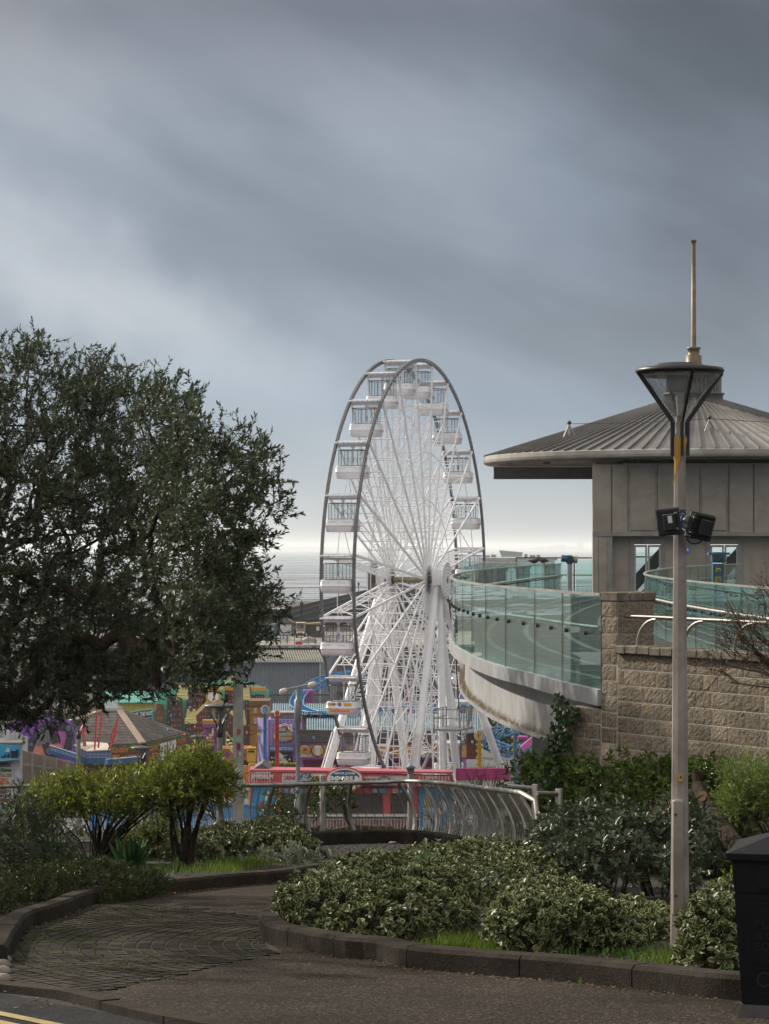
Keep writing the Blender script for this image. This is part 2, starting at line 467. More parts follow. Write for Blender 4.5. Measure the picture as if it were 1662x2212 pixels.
cl = N(nd, 'ShaderNodeVectorMath', operation='SCALE'); lk.new(el.outputs[0], cl.inputs[0]); lk.new(math_('MULTIPLY', math_('MULTIPLY', gain, bk_.outputs[0]), 11.3), cl.inputs['Scale'])
warm = N(nd, 'ShaderNodeMix', data_type='RGBA', blend_type='MULTIPLY'); lk.new(math_('MULTIPLY', math_('SUBTRACT', gain, .9), 1.1, None, True), warm.inputs[0])
lk.new(cl.outputs[0], warm.inputs[6]); warm.inputs[7].default_value = (1.10, .99, .87, 1)
mx = N(nd, 'ShaderNodeMix', data_type='RGBA', i_0=.08); lk.new(warm.outputs[2], mx.inputs[6]); lk.new(sky.outputs[0], mx.inputs[7])
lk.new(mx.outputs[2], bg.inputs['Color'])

vs_ = sc.view_settings; vs_.view_transform = 'Standard'; vs_.look = 'None'; vs_.exposure = 0.34; vs_.gamma = 1.0
sc.cycles.max_bounces = 7; sc.cycles.diffuse_bounces = 3; sc.cycles.glossy_bounces = 3; sc.cycles.transparent_max_bounces = 24
sc.cycles.transmission_bounces = 4; sc.cycles.volume_bounces = 2
sc.cycles.caustics_reflective = False; sc.cycles.caustics_refractive = False; sc.cycles.sample_clamp_indirect = 4.0

# haze: the sea air, one closed box round everything
hb = MB().box((0, 12500, 26.5), (30000, 27000, 62.0))
hm = bpy.data.materials.new('sea_air'); hm.use_nodes = True
t = hm.node_tree; t.nodes.remove(t.nodes['Principled BSDF'])
pv = t.nodes.new('ShaderNodeVolumePrincipled'); pv.inputs['Color'].default_value = (.97, .985, 1, 1); pv.inputs['Density'].default_value = 1.0e-4
pv.inputs['Anisotropy'].default_value = .2
t.links.new(pv.outputs[0], t.nodes['Material Output'].inputs['Volume'])
tag(hb.build('haze', hm), kind='stuff')
# ------------------------------------------------------------- the setting
def st(mb, name, mats, parent=None):
    o = mb.build(name, mats, parent); o['kind'] = 'structure'; return o
# hillside and park ground in one sheet of terrain
def ground_mat():
    m, t, nd, lk, b = nt('ground_soil')
    tc = N(nd, 'ShaderNodeTexCoord')
    n1 = N(nd, 'ShaderNodeTexNoise', i_Scale=9.0, i_Detail=8.0, i_Roughness=.75); lk.new(tc.outputs['Object'], n1.inputs[0])
    n2 = N(nd, 'ShaderNodeTexNoise', i_Scale=1.1, i_Detail=5.0); lk.new(tc.outputs['Object'], n2.inputs[0])
    r = ramp(nd, lk, n1.outputs[0], [(.3, (.012, .009, .006)), (.55, (.032, .023, .015)), (.72, (.06, .045, .028))])
    r2 = ramp(nd, lk, n2.outputs[0], [(.42, (.045, .055, .02)), (.6, (1, 1, 1))])
    mx = N(nd, 'ShaderNodeMix', data_type='RGBA', blend_type='MULTIPLY', i_0=.5); lk.new(r.outputs[0], mx.inputs[6]); lk.new(r2.outputs[0], mx.inputs[7])
    lk.new(mx.outputs[2], b.inputs['Base Color']); b.inputs['Roughness'].default_value = .9
    bp = N(nd, 'ShaderNodeBump', i_Strength=.9, i_Distance=.05); lk.new(n1.outputs[0], bp.inputs['Height']); lk.new(bp.outputs[0], b.inputs['Normal'])
    return m
soil = ground_mat()
def asphalt(name, base, speck, rough=.85, sc_=160.0, patch=.5, wet=0.0):
    m, t, nd, lk, b = nt(name)
    tc = N(nd, 'ShaderNodeTexCoord')
    v = N(nd, 'ShaderNodeTexVoronoi', i_Scale=sc_); lk.new(tc.outputs['Object'], v.inputs['Vector'])
    n2 = N(nd, 'ShaderNodeTexNoise', i_Scale=.9, i_Detail=7.0, i_Roughness=.65); lk.new(tc.outputs['Object'], n2.inputs[0])
    sp = N(nd, 'ShaderNodeSeparateColor'); lk.new(v.outputs['Color'], sp.inputs[0])
    r = ramp(nd, lk, sp.outputs[0], [(.0, [c * .5 for c in base]), (.5, base), (.8, [c * 1.5 for c in base]), (.95, speck)])
    r2 = ramp(nd, lk, n2.outputs[0], [(.35, (1 - patch,) * 3), (.62, (1, 1, 1))])
    mx = N(nd, 'ShaderNodeMix', data_type='RGBA', blend_type='MULTIPLY', i_0=1.0); lk.new(r.outputs[0], mx.inputs[6]); lk.new(r2.outputs[0], mx.inputs[7])
    lk.new(mx.outputs[2], b.inputs['Base Color']); b.inputs['Roughness'].default_value = .95; b.inputs['Specular IOR Level'].default_value = .12
    bp = N(nd, 'ShaderNodeBump', i_Strength=.6, i_Distance=.006); lk.new(v.outputs['Distance'], bp.inputs['Height']); lk.new(bp.outputs[0], b.inputs['Normal'])
    return m
gravel = asphalt('path_gravel', (.027, .0205, .0155), (.13, .105, .08), .8, 95.0)
tarmac = asphalt('tarmac', (.022, .022, .023), (.07, .07, .07), .8, 120.0)
parktar = asphalt('park_tarmac', (.16, .16, .165), (.22, .22, .22), .8, 20.0, .3)
kerbst = M('kerb_stone', (.037, .030, .023), .9, 0, .35, 30, .5, 90, .15, .55, 2.2)
sett = M('granite_sett', (.030, .026, .021), .9, 0, .35, 14, .35, 120, .12, .3, 3.0)

ys = [-30, -10, 0, 4, 8] + list(np.arange(10, 41.1, .5)) + [45, 50, 60, 70, 80, 93, 102, 112, 122, 122.4]
xs = [-90, -60, -40, -25, -15, -10, -7, -5] + list(np.arange(-4.5, 5.1, .5)) + [6, 8, 11, 15, 25, 40, 60, 90]
vv = [(x, y, tz(y)) for y in ys for x in xs]; nx = len(xs)
ff = [(j * nx + i, j * nx + i + 1, (j + 1) * nx + i + 1, (j + 1) * nx + i) for j in range(len(ys) - 1) for i in range(nx - 1)]
st(MB().add(vv, ff), 'ground', soil)
st(MB().box((0, 226.3, -2), (340, 207.6, 4.0)), 'park_ground', parktar)
# upper promenade strip behind the hill
prom = MB()
prom.add([(-60, 96, tz(96) + .02), (60, 96, tz(96) + .02), (60, 112, tz(112) + .02), (-60, 112, tz(112) + .02)], [(0, 1, 2, 3)])
prom.add([(-60, 112.01, tz(112) + .02), (60, 112.01, tz(112) + .02), (60, 122, 3.36), (-60, 122, 3.36)], [(0, 1, 2, 3)])
st(prom, 'promenade', parktar)

def sheet(name, poly, dz, m, cut=.0):
    """flat polygon laid on the hillside plane"""
    return st(MB().face([(p[0], p[1], hz(p[1]) + dz) for p in poly]), name, m)
Lk = [G(x, y) for x, y in [(-60, 2150), (-30, 2110), (24, 2070), (66, 2007), (122, 1987), (210, 1953), (261, 1941), (390, 1929), (502, 1916), (609, 1908)]]
Lk = [G(14, 2084), G(22, 2072), G(36, 2042)] + Lk[3:] + [Vector((-.75, 26.9, 0)), Vector((-.52, 28.2, 0)), Vector((-.55, 30, 0)), Vector((-.95, 31.3, 0)), Vector((-1.35, 33.3, 0)), Vector((-1.3, 34.2, 0))]
Bk = [Vector((-1.3, 34.2, 0)), Vector((-.7, 35.2, 0)), Vector((.1, 35.7, 0)), Vector((.75, 34.6, 0)), Vector((1.0, 33.0, 0))]
Rk = [G(x, y) for x, y in [(568, 2031), (585, 2041), (624, 2050), (731, 2070), (810, 2077), (879, 2092.6), (1038, 2108), (1220, 2123), (1410, 2144), (1602, 2164)]]
Rb = [Vector((.95, 32.8, 0)), Vector((.7, 30.5, 0)), Vector((.45, 28, 0)), Vector((.1, 25.5, 0)), Vector((-.35, 23.2, 0)), Vector((-.78, 21.6, 0)), Vector((-.98, 20.2, 0)), Vector((-1.0, 19.2, 0))]
Rk = Rk + [Vector((2.9, 13.5, 0)), Vector((4.5, 12.6, 0)), Vector((7, 12.0, 0))]
road_edge = [Vector((-6, 16.6, 0)), Vector((-2.34, 14.7, 0)), Vector((-1.05, 12.9, 0)), Vector((1.5, 9.2, 0)), Vector((4, 5.6, 0))]
path_poly = [v.xy for v in Lk] + [v.xy for v in Bk[1:]] + [v.xy for v in Rb] + [v.xy for v in Rk] + [Vector((9, 8)), Vector((4, 5.6)), Vector((1.5, 9.2)), Vector((-1.05, 12.9)), Vector((-2.34, 14.7)), Vector((-3.0, 15.1))]
sheet('path', path_poly, .006, gravel)
sheet('road', [Vector((-40, 30)), Vector((-6, 16.4)), Vector((-2.34, 14.5)), Vector((-1.05, 12.7)), Vector((1.5, 9.0)), Vector((4, 5.4)), Vector((9, -6)), Vector((-40, -6))], .004, tarmac)
yl = C('yellow_line_paint', .42, .33, .12, rough=.8, var=.2, grime=.4)
mk = MB()
for d in (.47, .66):
    e = [Vector((-2.9, 15.15, 0)), Vector((-2.34, 14.5, 0)), Vector((-1.05, 12.7, 0)), Vector((1.5, 9.0, 0))]
    e = catmull(e, .4)
    a, b = offset_xy(e, -d), offset_xy(e, -d - .09)
    for i in range(len(e) - 1):
        q = [a[i], a[i + 1], b[i + 1], b[i]]
        mk.face([(p.x, p.y, hz(p.y) + .009) for p in q])
st(mk, 'road_marking', yl)

def kerb(name, pts, side, h=.14, w=.15, stone=.9, closed_gap=.012):
    """kerb of separate worn stones; side=+1 puts the stones to the left of the line"""
    line = catmull([Vector((p.x, p.y, 0)) for p in pts], .05); mb = MB()
    L = 0; i0 = 0; i = 0; n = len(line)
    while i < n - 1:
        ln = stone * random.uniform(.85, 1.15); d = 0; j = i
        while j < n - 1 and d < ln - closed_gap:
            d += (line[j + 1] - line[j]).length; j += 1
        seg = line[i:j + 1] if j - i < 6 else line[i:j + 1:3] + ([line[j]] if (j - i) % 3 else [])
        if len(seg) >= 2:
            seg = list(seg); seg[-1] = seg[-1].lerp(seg[-2], min(.9, closed_gap / max(1e-6, (seg[-1] - seg[-2]).length)))
            dz = random.uniform(-.006, .006); s = side
            seg = [Vector((p.x, p.y, hz(p.y))) for p in seg]
            prof = [(0, -.05), (0, h - .025 + dz), (s * .022, h + dz), (s * w, h + dz), (s * w, -.05)]
            sweep(mb, seg, prof)
        i = j
    return st(mb, name, kerbst)
kerb('left_kerb', Lk, +1)
kerb('landing_kerb', Bk, +1, .2, .16)
kerb('right_kerb', Rk, +1, .15, .16)
kerb('tip_kerb', Rb[-4:] + [Rk[0]], +1, .15, .16, .3)
kerb('road_kerb', road_edge[:4], -1, .06, .14)

# cobbled fan of granite setts between the two kerbs
def sett_mat(name, lo, hi):
    m, t, nd, lk, b = nt(name); ge = N(nd, 'ShaderNodeNewGeometry'); tc = N(nd, 'ShaderNodeTexCoord')
    r = ramp(nd, lk, ge.outputs['Random Per Island'], [(0, lo), (.5, [(a + c) / 2 for a, c in zip(lo, hi)]), (1, hi)])
    n = N(nd, 'ShaderNodeTexNoise', i_Scale=1.6, i_Detail=6.0, i_Roughness=.7); lk.new(tc.outputs['Object'], n.inputs[0])
    r2 = ramp(nd, lk, n.outputs[0], [(.35, (.6, .62, .5)), (.62, (1.1, 1.05, 1))]); mx = N(nd, 'ShaderNodeMix', data_type='RGBA', blend_type='MULTIPLY', i_0=1.0)
    lk.new(r.outputs[0], mx.inputs[6]); lk.new(r2.outputs[0], mx.inputs[7]); lk.new(mx.outputs[2], b.inputs['Base Color']); b.inputs['Roughness'].default_value = .9; b.inputs['Specular IOR Level'].default_value = .12
    return m
def cobbles(name, poly, ctr, r0, r1, step, dz, size=(.10, .13)):
    mb = MB()
    moss = MB().face([(p[0], p[1], hz(p[1]) + dz + .0012) for p in poly])
    r = r0
    while r < r1:
        a = random.random(); da = .125 / r
        a_end = a + 2 * PI - da * .6
        while a < a_end:
            w = da * random.uniform(.82, 1.15)
            x, y = ctr.x + r * math.cos(a), ctr.y + r * math.sin(a)
            if inside((x, y), poly) and abs(y - ctr.y) < 9:
                hgt = .0062 + random.uniform(-.0010, .0010)
                t1, t2 = a - w * .43, a + w * .43; ra, rb = r - step * .43, r + step * .43
                q = []
                for k, g in ((0, 0.0), (1, .003)):
                    for (rr, tt) in ((ra + g, t1 + g / r), (rb - g, t1 + g / r), (rb - g, t2 - g / r), (ra + g, t2 - g / r)):
                        px, py = ctr.x + rr * math.cos(tt), ctr.y + rr * math.sin(tt)
                        q.append((px, py, hz(py) + dz + (hgt if k else -.004) + (random.uniform(-.0007, .0007) if k else 0)))
                mb.add(q, [(4, 5, 6, 7)]); mb.add(q, [(0, 1, 5, 4), (1, 2, 6, 5), (2, 3, 7, 6), (3, 0, 4, 7)], 1)
            a += w
        r += step
    return mb, moss
m, t, nd, lk, b = nt('mossy_joint')
tc = N(nd, 'ShaderNodeTexCoord'); n1 = N(nd, 'ShaderNodeTexNoise', i_Scale=1.3, i_Detail=6.0, i_Roughness=.7); lk.new(tc.outputs['Object'], n1.inputs[0])
r_ = ramp(nd, lk, n1.outputs[0], [(.50, (.010, .009, .007)), (.64, (.022, .03, .007)), (.8, (.05, .075, .010))]); lk.new(r_.outputs[0], b.inputs['Base Color']); b.inputs['Roughness'].default_value = .95
moss_m = m
joint_m = M('joint_dirt', (.012, .011, .008), .95, 0, .4, 6, 0, 60, .1)
cp = [G(x, y).xy for x, y in [(24, 2075), (66, 2012), (122, 1990), (210, 1957), (307, 1952), (439, 1966), (566, 1986), (570, 2033), (590, 2047), (612, 2060), (480, 2086), (330, 2120), (150, 2157), (60, 2142), (-40, 2128)]]
mb, ms = cobbles('cobbles', cp, Vector((2.5, 18.1)), 2.6, 6.4, .105, .008)
o = st(mb, 'cobbled_path', [sett_mat('granite_setts', (.022, .019, .0155), (.050, .043, .034)), joint_m]); o2 = st(ms, 'cobble_joint', [moss_m])
mossm = leafmat('joint_moss', (.03, .05, .006), (.08, .12, .015), .8, .2); mp_ = []; cg = Vector((2.5, 18.1))
for _ in range(16000):
    k = random.randrange(36); r = 2.6 + .105 * (k + .5) + random.gauss(0, .008); a = random.uniform(PI * .55, PI * 1.45); x, y = cg.x + r * math.cos(a), cg.y + r * math.sin(a)
    w = math.sin(x * 4.1 + y * 1.7) + math.sin(y * 3.3 - x * 1.9 + 1) + (-1.1 - x) * 1.7
    if inside((x, y), cp) and random.random() < -.05 + .34 * w: mp_.append((x, y, hz(y) + .0125))
n_ = len(mp_); o = leaves('moss', np.array(mp_), sph(n_) * [1, 1, .35] + [0, 0, .3], sph(n_), .020 * (.5 + RNG.random(n_)), .012, mossm, None, .1, False); o['kind'] = 'stuff'
cp2 = [(-1.2, 34.2), (-.65, 35.05), (.1, 35.5), (.65, 34.5), (.8, 32), (.55, 30), (-.4, 30.2), (-.85, 31.4), (-1.25, 33.3)]
mb, ms = cobbles('cobbles', cp2, Vector((.2, 27.0)), 2.0, 10.5, .13, .014)
st(mb, 'cobbled_landing', [M('landing_sett', (.2, .18, .15), .75, 0, .35, 14, .35, 120, .4, .3, 3.0), joint_m]); st(ms, 'landing_joint', [moss_m])

# ---------------------------------------------------------- foreshore and sea
def mud():
    m, t, nd, lk, b = nt('wet_mud')
    ge = N(nd, 'ShaderNodeNewGeometry'); sx = N(nd, 'ShaderNodeSeparateXYZ'); lk.new(ge.outputs['Position'], sx.inputs[0])
    mp = N(nd, 'ShaderNodeMapping'); mp.inputs['Scale'].default_value = (.012, .045, .1); lk.new(ge.outputs['Position'], mp.inputs[0])
    n1 = N(nd, 'ShaderNodeTexNoise', i_Scale=1.0, i_Detail=7.0, i_Roughness=.62, i_Distortion=.5); lk.new(mp.outputs[0], n1.inputs[0])
    mr = N(nd, 'ShaderNodeMapRange', i_1=300.0, i_2=1900.0); lk.new(sx.outputs['Y'], mr.inputs[0])
    band = ramp(nd, lk, mr.outputs[0], [(0, .28), (.20, .28), (.25, .06), (.315, .05), (.325, .3), (.375, .3), (.385, .0), (.6, -.0), (1, .0)])
    ad = N(nd, 'ShaderNodeMath', operation='ADD'); lk.new(n1.outputs[0], ad.inputs[0]); lk.new(band.outputs[0], ad.inputs[1])
    wet = ramp(nd, lk, ad.outputs[0], [(.50, 0), (.58, 1)])
    cr = ramp(nd, lk, wet.outputs[0], [(0, (.16, .17, .18)), (1, (.085, .078, .07))]); lk.new(cr.outputs[0], b.inputs['Base Color'])
    rr = ramp(nd, lk, wet.outputs[0], [(0, .10), (1, .75)]); lk.new(rr.outputs[0], b.inputs['Roughness'])
    sr = ramp(nd, lk, wet.outputs[0], [(0, .6), (1, .12)]); lk.new(sr.outputs[0], b.inputs['Specular IOR Level'])
    return m
st(MB().face([(-1200, 330, -2.98), (1500, 330, -2.98), (1500, 1865, -2.98), (-1200, 1865, -2.98)]), 'mudflat', mud())
m, t, nd, lk, b = nt('sea_water')
ge = N(nd, 'ShaderNodeNewGeometry'); mp = N(nd, 'ShaderNodeMapping'); mp.inputs['Scale'].default_value = (.0016, .006, .1); lk.new(ge.outputs['Position'], mp.inputs[0])
n1 = N(nd, 'ShaderNodeTexNoise', i_Scale=1.0, i_Detail=6.0); lk.new(mp.outputs[0], n1.inputs[0])
r_ = ramp(nd, lk, n1.outputs[0], [(.4, (.17, .2, .21)), (.6, (.25, .28, .29))]); lk.new(r_.outputs[0], b.inputs['Base Color'])
r_ = ramp(nd, lk, n1.outputs[0], [(.4, .28), (.6, .16)]); lk.new(r_.outputs[0], b.inputs['Roughness'])
st(MB().face([(-14000, 1860, -3.0), (14000, 1860, -3.0), (14000, 25800, -3.0), (-14000, 25800, -3.0)]), 'sea', m)
# far shore: a low line of wooded hills with a power station on it
far = MB(); n = 160; rows = []
for i in range(n + 1):
    x = -5000 + 10000 * i / n; u = i / n
    h_ = 14 + 13 * (math.sin(u * 17 + 1) * .5 + .5) * (1 - .35 * u) + 5 * math.sin(u * 61) + random.uniform(-2, 2)
    rows.append((x, max(7, h_)))
vs = []
for x, h_ in rows: vs += [(x, 19500, -3.2), (x, 19700, h_ * .8), (x, 20100, h_), (x, 21000, -3.2)]
fs = []
for i in range(n):
    for k in range(3): fs.append((i * 4 + k, i * 4 + 4 + k, i * 4 + 5 + k, i * 4 + 1 + k))
far.add(vs, fs)
st(far, 'hills', C('far_woodland', .07, .09, .06, rough=.9))
# ------------------------------------------------ viewing deck, wall, lift house
steel = M('stainless_steel', (.42, .40, .37), .48, .9, .12, 8, .08, 200, .5, .3, 3)
alum = M('aluminium_cladding', (.36, .36, .37), .5, .35, .08, 3, 0, 60, .5, .22, 1.1)
drumm = M('painted_drum_cladding', (.38, .38, .38), .55, .1, .05, 2, 0, 60, .4, .25, .8)
darkm = M('dark_bronze_metal', (.06, .055, .05), .5, .3, .1)
gl_deck = glassmat('deck_glass', (.80, .93, .915), .06, .015, .01, (.36, .55, .53), 15.3, 4.0)
gl_edge = C('glass_edge', .10, .34, .32, rough=.2)
ZR, ZF = 16.455, 15.285
OC = [(2.62, 29.2), (2.30, 31.0), (2.02, 33.2), (1.76, 34.8), (1.56, 36.6), (1.415, 38.5), (1.33, 40.3), (1.27, 41.8), (1.25, 44), (1.30, 47), (1.45, 50.5), (1.75, 54.6), (2.4, 61.4), (3.33, 68.5), (4.0, 73), (4.67, 77.3), (5.6, 82.5), (6.35, 87)]
IC = [(4.9, 24.5), (5.45, 28.5), (5.43, 31), (5.38, 33.8), (5.28, 36.2), (5.22, 38.5), (5.20, 41), (5.22, 44), (5.30, 47), (5.6, 52), (6.36, 58.2), (7.25, 63.6), (8.31, 69.4), (10.3, 78), (12.6, 86)]
OP = catmull([(x, y, 0) for x, y in OC], .12); IP = catmull([(x, y, 0) for x, y in IC], .12)

def balustrade(name, label, pts, side, mat, plen=1.98, zf=ZF, zr=ZR, rail_off=-.1, hand=True):
    root = thing(name, label, 'glass balustrade', (pts[0].x, pts[0].y, zf))
    per = max(2, round(plen / .12)); i = 0
    while i < len(pts) - 2:
        seg = pts[i:min(len(pts), i + per + 1)]
        if len(pts) - (i + per) < 4: seg = pts[i:]
        sg = [p.copy() for p in seg]
        sg[0] = sg[0].lerp(sg[1], .06); sg[-1] = sg[-1].lerp(sg[-2], .06)
        sg = sg[::4] + ([sg[-1]] if (len(sg) - 1) % 4 else [])
        g = MB(); sweep(g, sg, [(-.007, zf), (-.007, zr - .02), (.007, zr - .02), (.007, zf)]); g.build('glass_panel', mat, root)
        j = MB(); p = sg[0]; tt = (sg[1] - sg[0]).normalized(); j.bar(p - tt * .012 + Vector((0, 0, zf)), p - tt * .012 + Vector((0, 0, zr - .02)), .018, .012, (tt.x, tt.y, 0)); j.build('joint', darkm, root)
        i += len(seg) - 1
    tr = MB(); sweep(tr, pts[::3] + [pts[-1]], [(-.028, zr - .028), (-.028, zr), (.028, zr), (.028, zr - .028)]); tr.build('top_rail', steel, root)
    if hand:
        hp = offset_xy(pts, rail_off)[4:-2:3]
        hr = MB(); hr.tube([p + Vector((0, 0, zr - .43)) for p in hp], .024, 8); hr.build('handrail', steel, root)
        proto = None; s = 0; k = 0; step = 8
        for k in range(6, len(pts) - 6, step):
            if k % (2 * per) < 0: continue
            p = pts[k]; q = offset_xy(pts, rail_off)[k]
            if proto is None:
                bmb = MB(); a, b2 = p, q; dv = (b2 - a).normalized()
                bmb.tube([Vector((0, 0, 0)) - dv * .03, dv * .02], .03, 8); bmb.tube([dv * .0, dv * .06 + Vector((0, 0, -.01)), dv * .1 + Vector((0, 0, .0)), dv * .1 + Vector((0, 0, .075))], .009, 5)
                o = bmb.build('bracket', darkm); o.parent = root; proto = o
                W[o.name] = W[root.name]; base_ang = math.atan2(dv.y, dv.x)
            else:
                o = proto.copy(); COL.objects.link(o); o.parent = root
            dv = (q - p).normalized()
            o.location = p + Vector((0, 0, zr - .5)) - W[root.name]; o.rotation_euler = (0, 0, math.atan2(dv.y, dv.x) - base_ang)
    return root
balustrade('glass_balustrade', 'long green glass balustrade on the outer deck edge, ending at the stone pier', OP, 1, gl_deck)
balustrade('glass_balustrade', 'curved glass balustrade on the inner side of the deck, right of the stone pier', IP, 1, gl_deck, 2.3, ZF, ZR, .1)
# far straight railing beside the lift house
fr = thing('guard_railing', 'distant dark steel and glass railing meeting the left corner of the lift house', 'railing', (6.4, 92, ZF))
mb = MB(); a, b_ = Vector((5.45, 100, 0)), Vector((8.9, 98.2, 0))
mb.bar(a + Vector((0, 0, 16.6)), b_ + Vector((0, 0, 16.6)), .06, .05); mb.bar(a + Vector((0, 0, 15.9)), b_ + Vector((0, 0, 15.9)), .04, .04); mb.build('top_rail', darkm, fr)
for k in range(4):
    p = a.lerp(b_, k / 3); mb = MB().bar(p + Vector((0, 0, 15.0)), p + Vector((0, 0, 16.6)), .05, .05); mb.build('post', darkm, fr)
for k in range(3):
    p, q = a.lerp(b_, k / 3 + .02), a.lerp(b_, (k + 1) / 3 - .02); mb = MB().bar(p + Vector((0, 0, 15.75)), q + Vector((0, 0, 15.75)), .014, 1.5); mb.build('glass_panel', gl_deck, fr)
# end post of outer glass and short return railing behind it
er = thing('guard_railing', 'pale glass screen standing behind the far end of the curved balustrade', 'railing', (2.9, 92, ZF))
a, b_ = Vector((2.95, 94, 0)), Vector((6.3, 90, 0))
mb = MB(); mb.bar(a + Vector((0, 0, 16.46)), b_ + Vector((0, 0, 16.46)), .05, .04); mb.build('top_rail', steel, er)
for k in range(3):
    p, q = a.lerp(b_, k / 3 + .01), a.lerp(b_, (k + 1) / 3 - .01); mb = MB().bar(p + Vector((0, 0, 15.7)), q + Vector((0, 0, 15.7)), .014, 1.45); mb.build('glass_panel', gl_deck, er)

# the deck itself
dk = thing('viewing_deck', 'curved raised walkway deck with aluminium edge and pale drum beneath its glass balustrade', 'walkway', (2.6, 30, 15.2))
fo = OP[::3] + [OP[-1]]
mb = MB(); sweep(mb, fo, [(-.02, 15.095), (.05, 15.095), (.05, 15.29), (-.02, 15.29)]); mb.build('fascia', alum, dk)
mb = MB()
I2 = resample(IP[20:], .36 * len(IP) / len(OP)); fl = resample(OP, (OP[-1] - OP[0]).length / 160); il = resample(IP[20:], (IP[-1] - IP[20]).length / 160)
n = min(len(fl), len(il)); vs = []
for i in range(n):
    a, b_ = fl[int(i * (len(fl) - 1) / (n - 1))], il[int(i * (len(il) - 1) / (n - 1))]
    vs += [(a.x - .0, a.y, 15.27), (b_.x, b_.y, 15.27), (a.x, a.y, 15.08), (b_.x, b_.y, 15.08)]
fs = []
for i in range(n - 1):
    fs += [(i * 4, i * 4 + 1, i * 4 + 5, i * 4 + 4), (i * 4 + 3, i * 4 + 2, i * 4 + 6, i * 4 + 7)]
mb.add(vs, fs); mb.build('deck_floor', M('deck_paving', (.060, .062, .060), .8, 0, .3, 3, .2, 30, .08), dk)
pb = MB()
for o_ in (.7, 1.5, 2.3, 3.1): sweep(pb, offset_xy(OP, -o_)[::4], [(-.05, 15.270), (-.05, 15.276), (.05, 15.276), (.05, 15.270)])
for k in range(6, len(OP) - 6, 16):
    a, b_ = offset_xy(OP, -.1)[k], offset_xy(OP, -3.3)[k]; pb.bar(a + Vector((0, 0, 15.277)), b_ + Vector((0, 0, 15.277)), .08, .006)
pb.build('paving_band', M('paving_band', (.24, .23, .21), .85, 0, .2, 3, 0, 60, .1), dk)
dcv = offset_xy(OP, -.27)[4:]
mb = MB(); dd = dcv[:int(len(dcv) * .48):3]
sweep(mb, dd, [(0, 14.42), (0, 15.085), (-.4, 15.085), (-.4, 14.42)]); mb.build('drum', drumm, dk)
mb = MB(); sweep(mb, dd, [(.13, 14.37), (.13, 14.42), (-.45, 14.42), (-.45, 14.37)]); mb.build('ledge', alum, dk)
mb = MB()
for i in range(0, len(dcv[:int(len(dcv) * .48)]) - 1):
    p = dcv[i]; nx_ = offset_xy(dcv[max(0, i - 1):i + 2], .1)[min(1, i)] - p
    for k in range(10):
        q = p + nx_ * random.uniform(.1, 1.1) + (dcv[i + 1] - p) * random.random() + Vector((0, 0, 14.42))
        e = q + Vector((random.uniform(-.05, .05), random.uniform(-.05, .05), random.uniform(.04, .13)))
        w = Vector((random.uniform(-1, 1), random.uniform(-1, 1), 0)).normalized() * .0035
        mb.face([q - w, q + w, e])
o = mb.build('bird_spikes', M('weathered_spikes', (.42, .33, .20), .5, .3, .3, 20), dk); o['kind'] = 'stuff'

# -------------------------------------------------------------- stone wall
def stone_mat():
    m, t, nd, lk, b = nt('split_stone')
    tc = N(nd, 'ShaderNodeTexCoord')
    n1 = N(nd, 'ShaderNodeTexNoise', i_Scale=26.0, i_Detail=8.0, i_Roughness=.7); lk.new(tc.outputs['Object'], n1.inputs[0])
    n2 = N(nd, 'ShaderNodeTexNoise', i_Scale=1.5, i_Detail=5.0); lk.new(tc.outputs['Object'], n2.inputs[0])
    n4 = N(nd, 'ShaderNodeTexNoise', i_Scale=4.2, i_Detail=6.0, i_Roughness=.75); lk.new(tc.outputs['Object'], n4.inputs[0])
    ge = N(nd, 'ShaderNodeNewGeometry')
    r = ramp(nd, lk, n1.outputs[0], [(.3, (.155, .13, .10)), (.52, (.27, .23, .183)), (.75, (.40, .345, .28))])
    r2 = ramp(nd, lk, n2.outputs[0], [(.35, (.72, .7, .68)), (.62, (1.08, 1.04, 1))])
    ri = ramp(nd, lk, ge.outputs['Random Per Island'], [(0, (.78, .76, .74)), (1, (1.12, 1.1, 1.06))])
    mx = N(nd, 'ShaderNodeMix', data_type='RGBA', blend_type='MULTIPLY', i_0=1.0); lk.new(r.outputs[0], mx.inputs[6]); lk.new(r2.outputs[0], mx.inputs[7])
    my = N(nd, 'ShaderNodeMix', data_type='RGBA', blend_type='MULTIPLY', i_0=1.0); lk.new(mx.outputs[2], my.inputs[6]); lk.new(ri.outputs[0], my.inputs[7])
    # white salt bloom
    eb = ramp(nd, lk, n4.outputs[0], [(.66, 0), (.72, .65)])
    mz = N(nd, 'ShaderNodeMix', data_type='RGBA'); lk.new(eb.outputs[0], mz.inputs[0]); lk.new(my.outputs[2], mz.inputs[6]); mz.inputs[7].default_value = (.55, .51, .46, 1)
    lk.new(mz.outputs[2], b.inputs['Base Color']); b.inputs['Roughness'].default_value = .92; b.inputs['Specular IOR Level'].default_value = .2
    bp = N(nd, 'ShaderNodeBump', i_Strength=1.0, i_Distance=.045); lk.new(n1.outputs[0], bp.inputs['Height']); lk.new(bp.outputs[0], b.inputs['Normal'])
    return m
stone = stone_mat(); mortar = M('mortar', (.50, .45, .39), .95, 0, .2, 20, .3, 80)
copm = M('coping_concrete', (.19, .165, .135), .9, 0, .35, 16, .5, 60, .3, .5, 2.0)
WD = Vector((.54, -.84, 0)).normalized(); WN = Vector((-.84, -.54, 0)).normalized(); W0 = Vector((2.62, 29.2, 0))
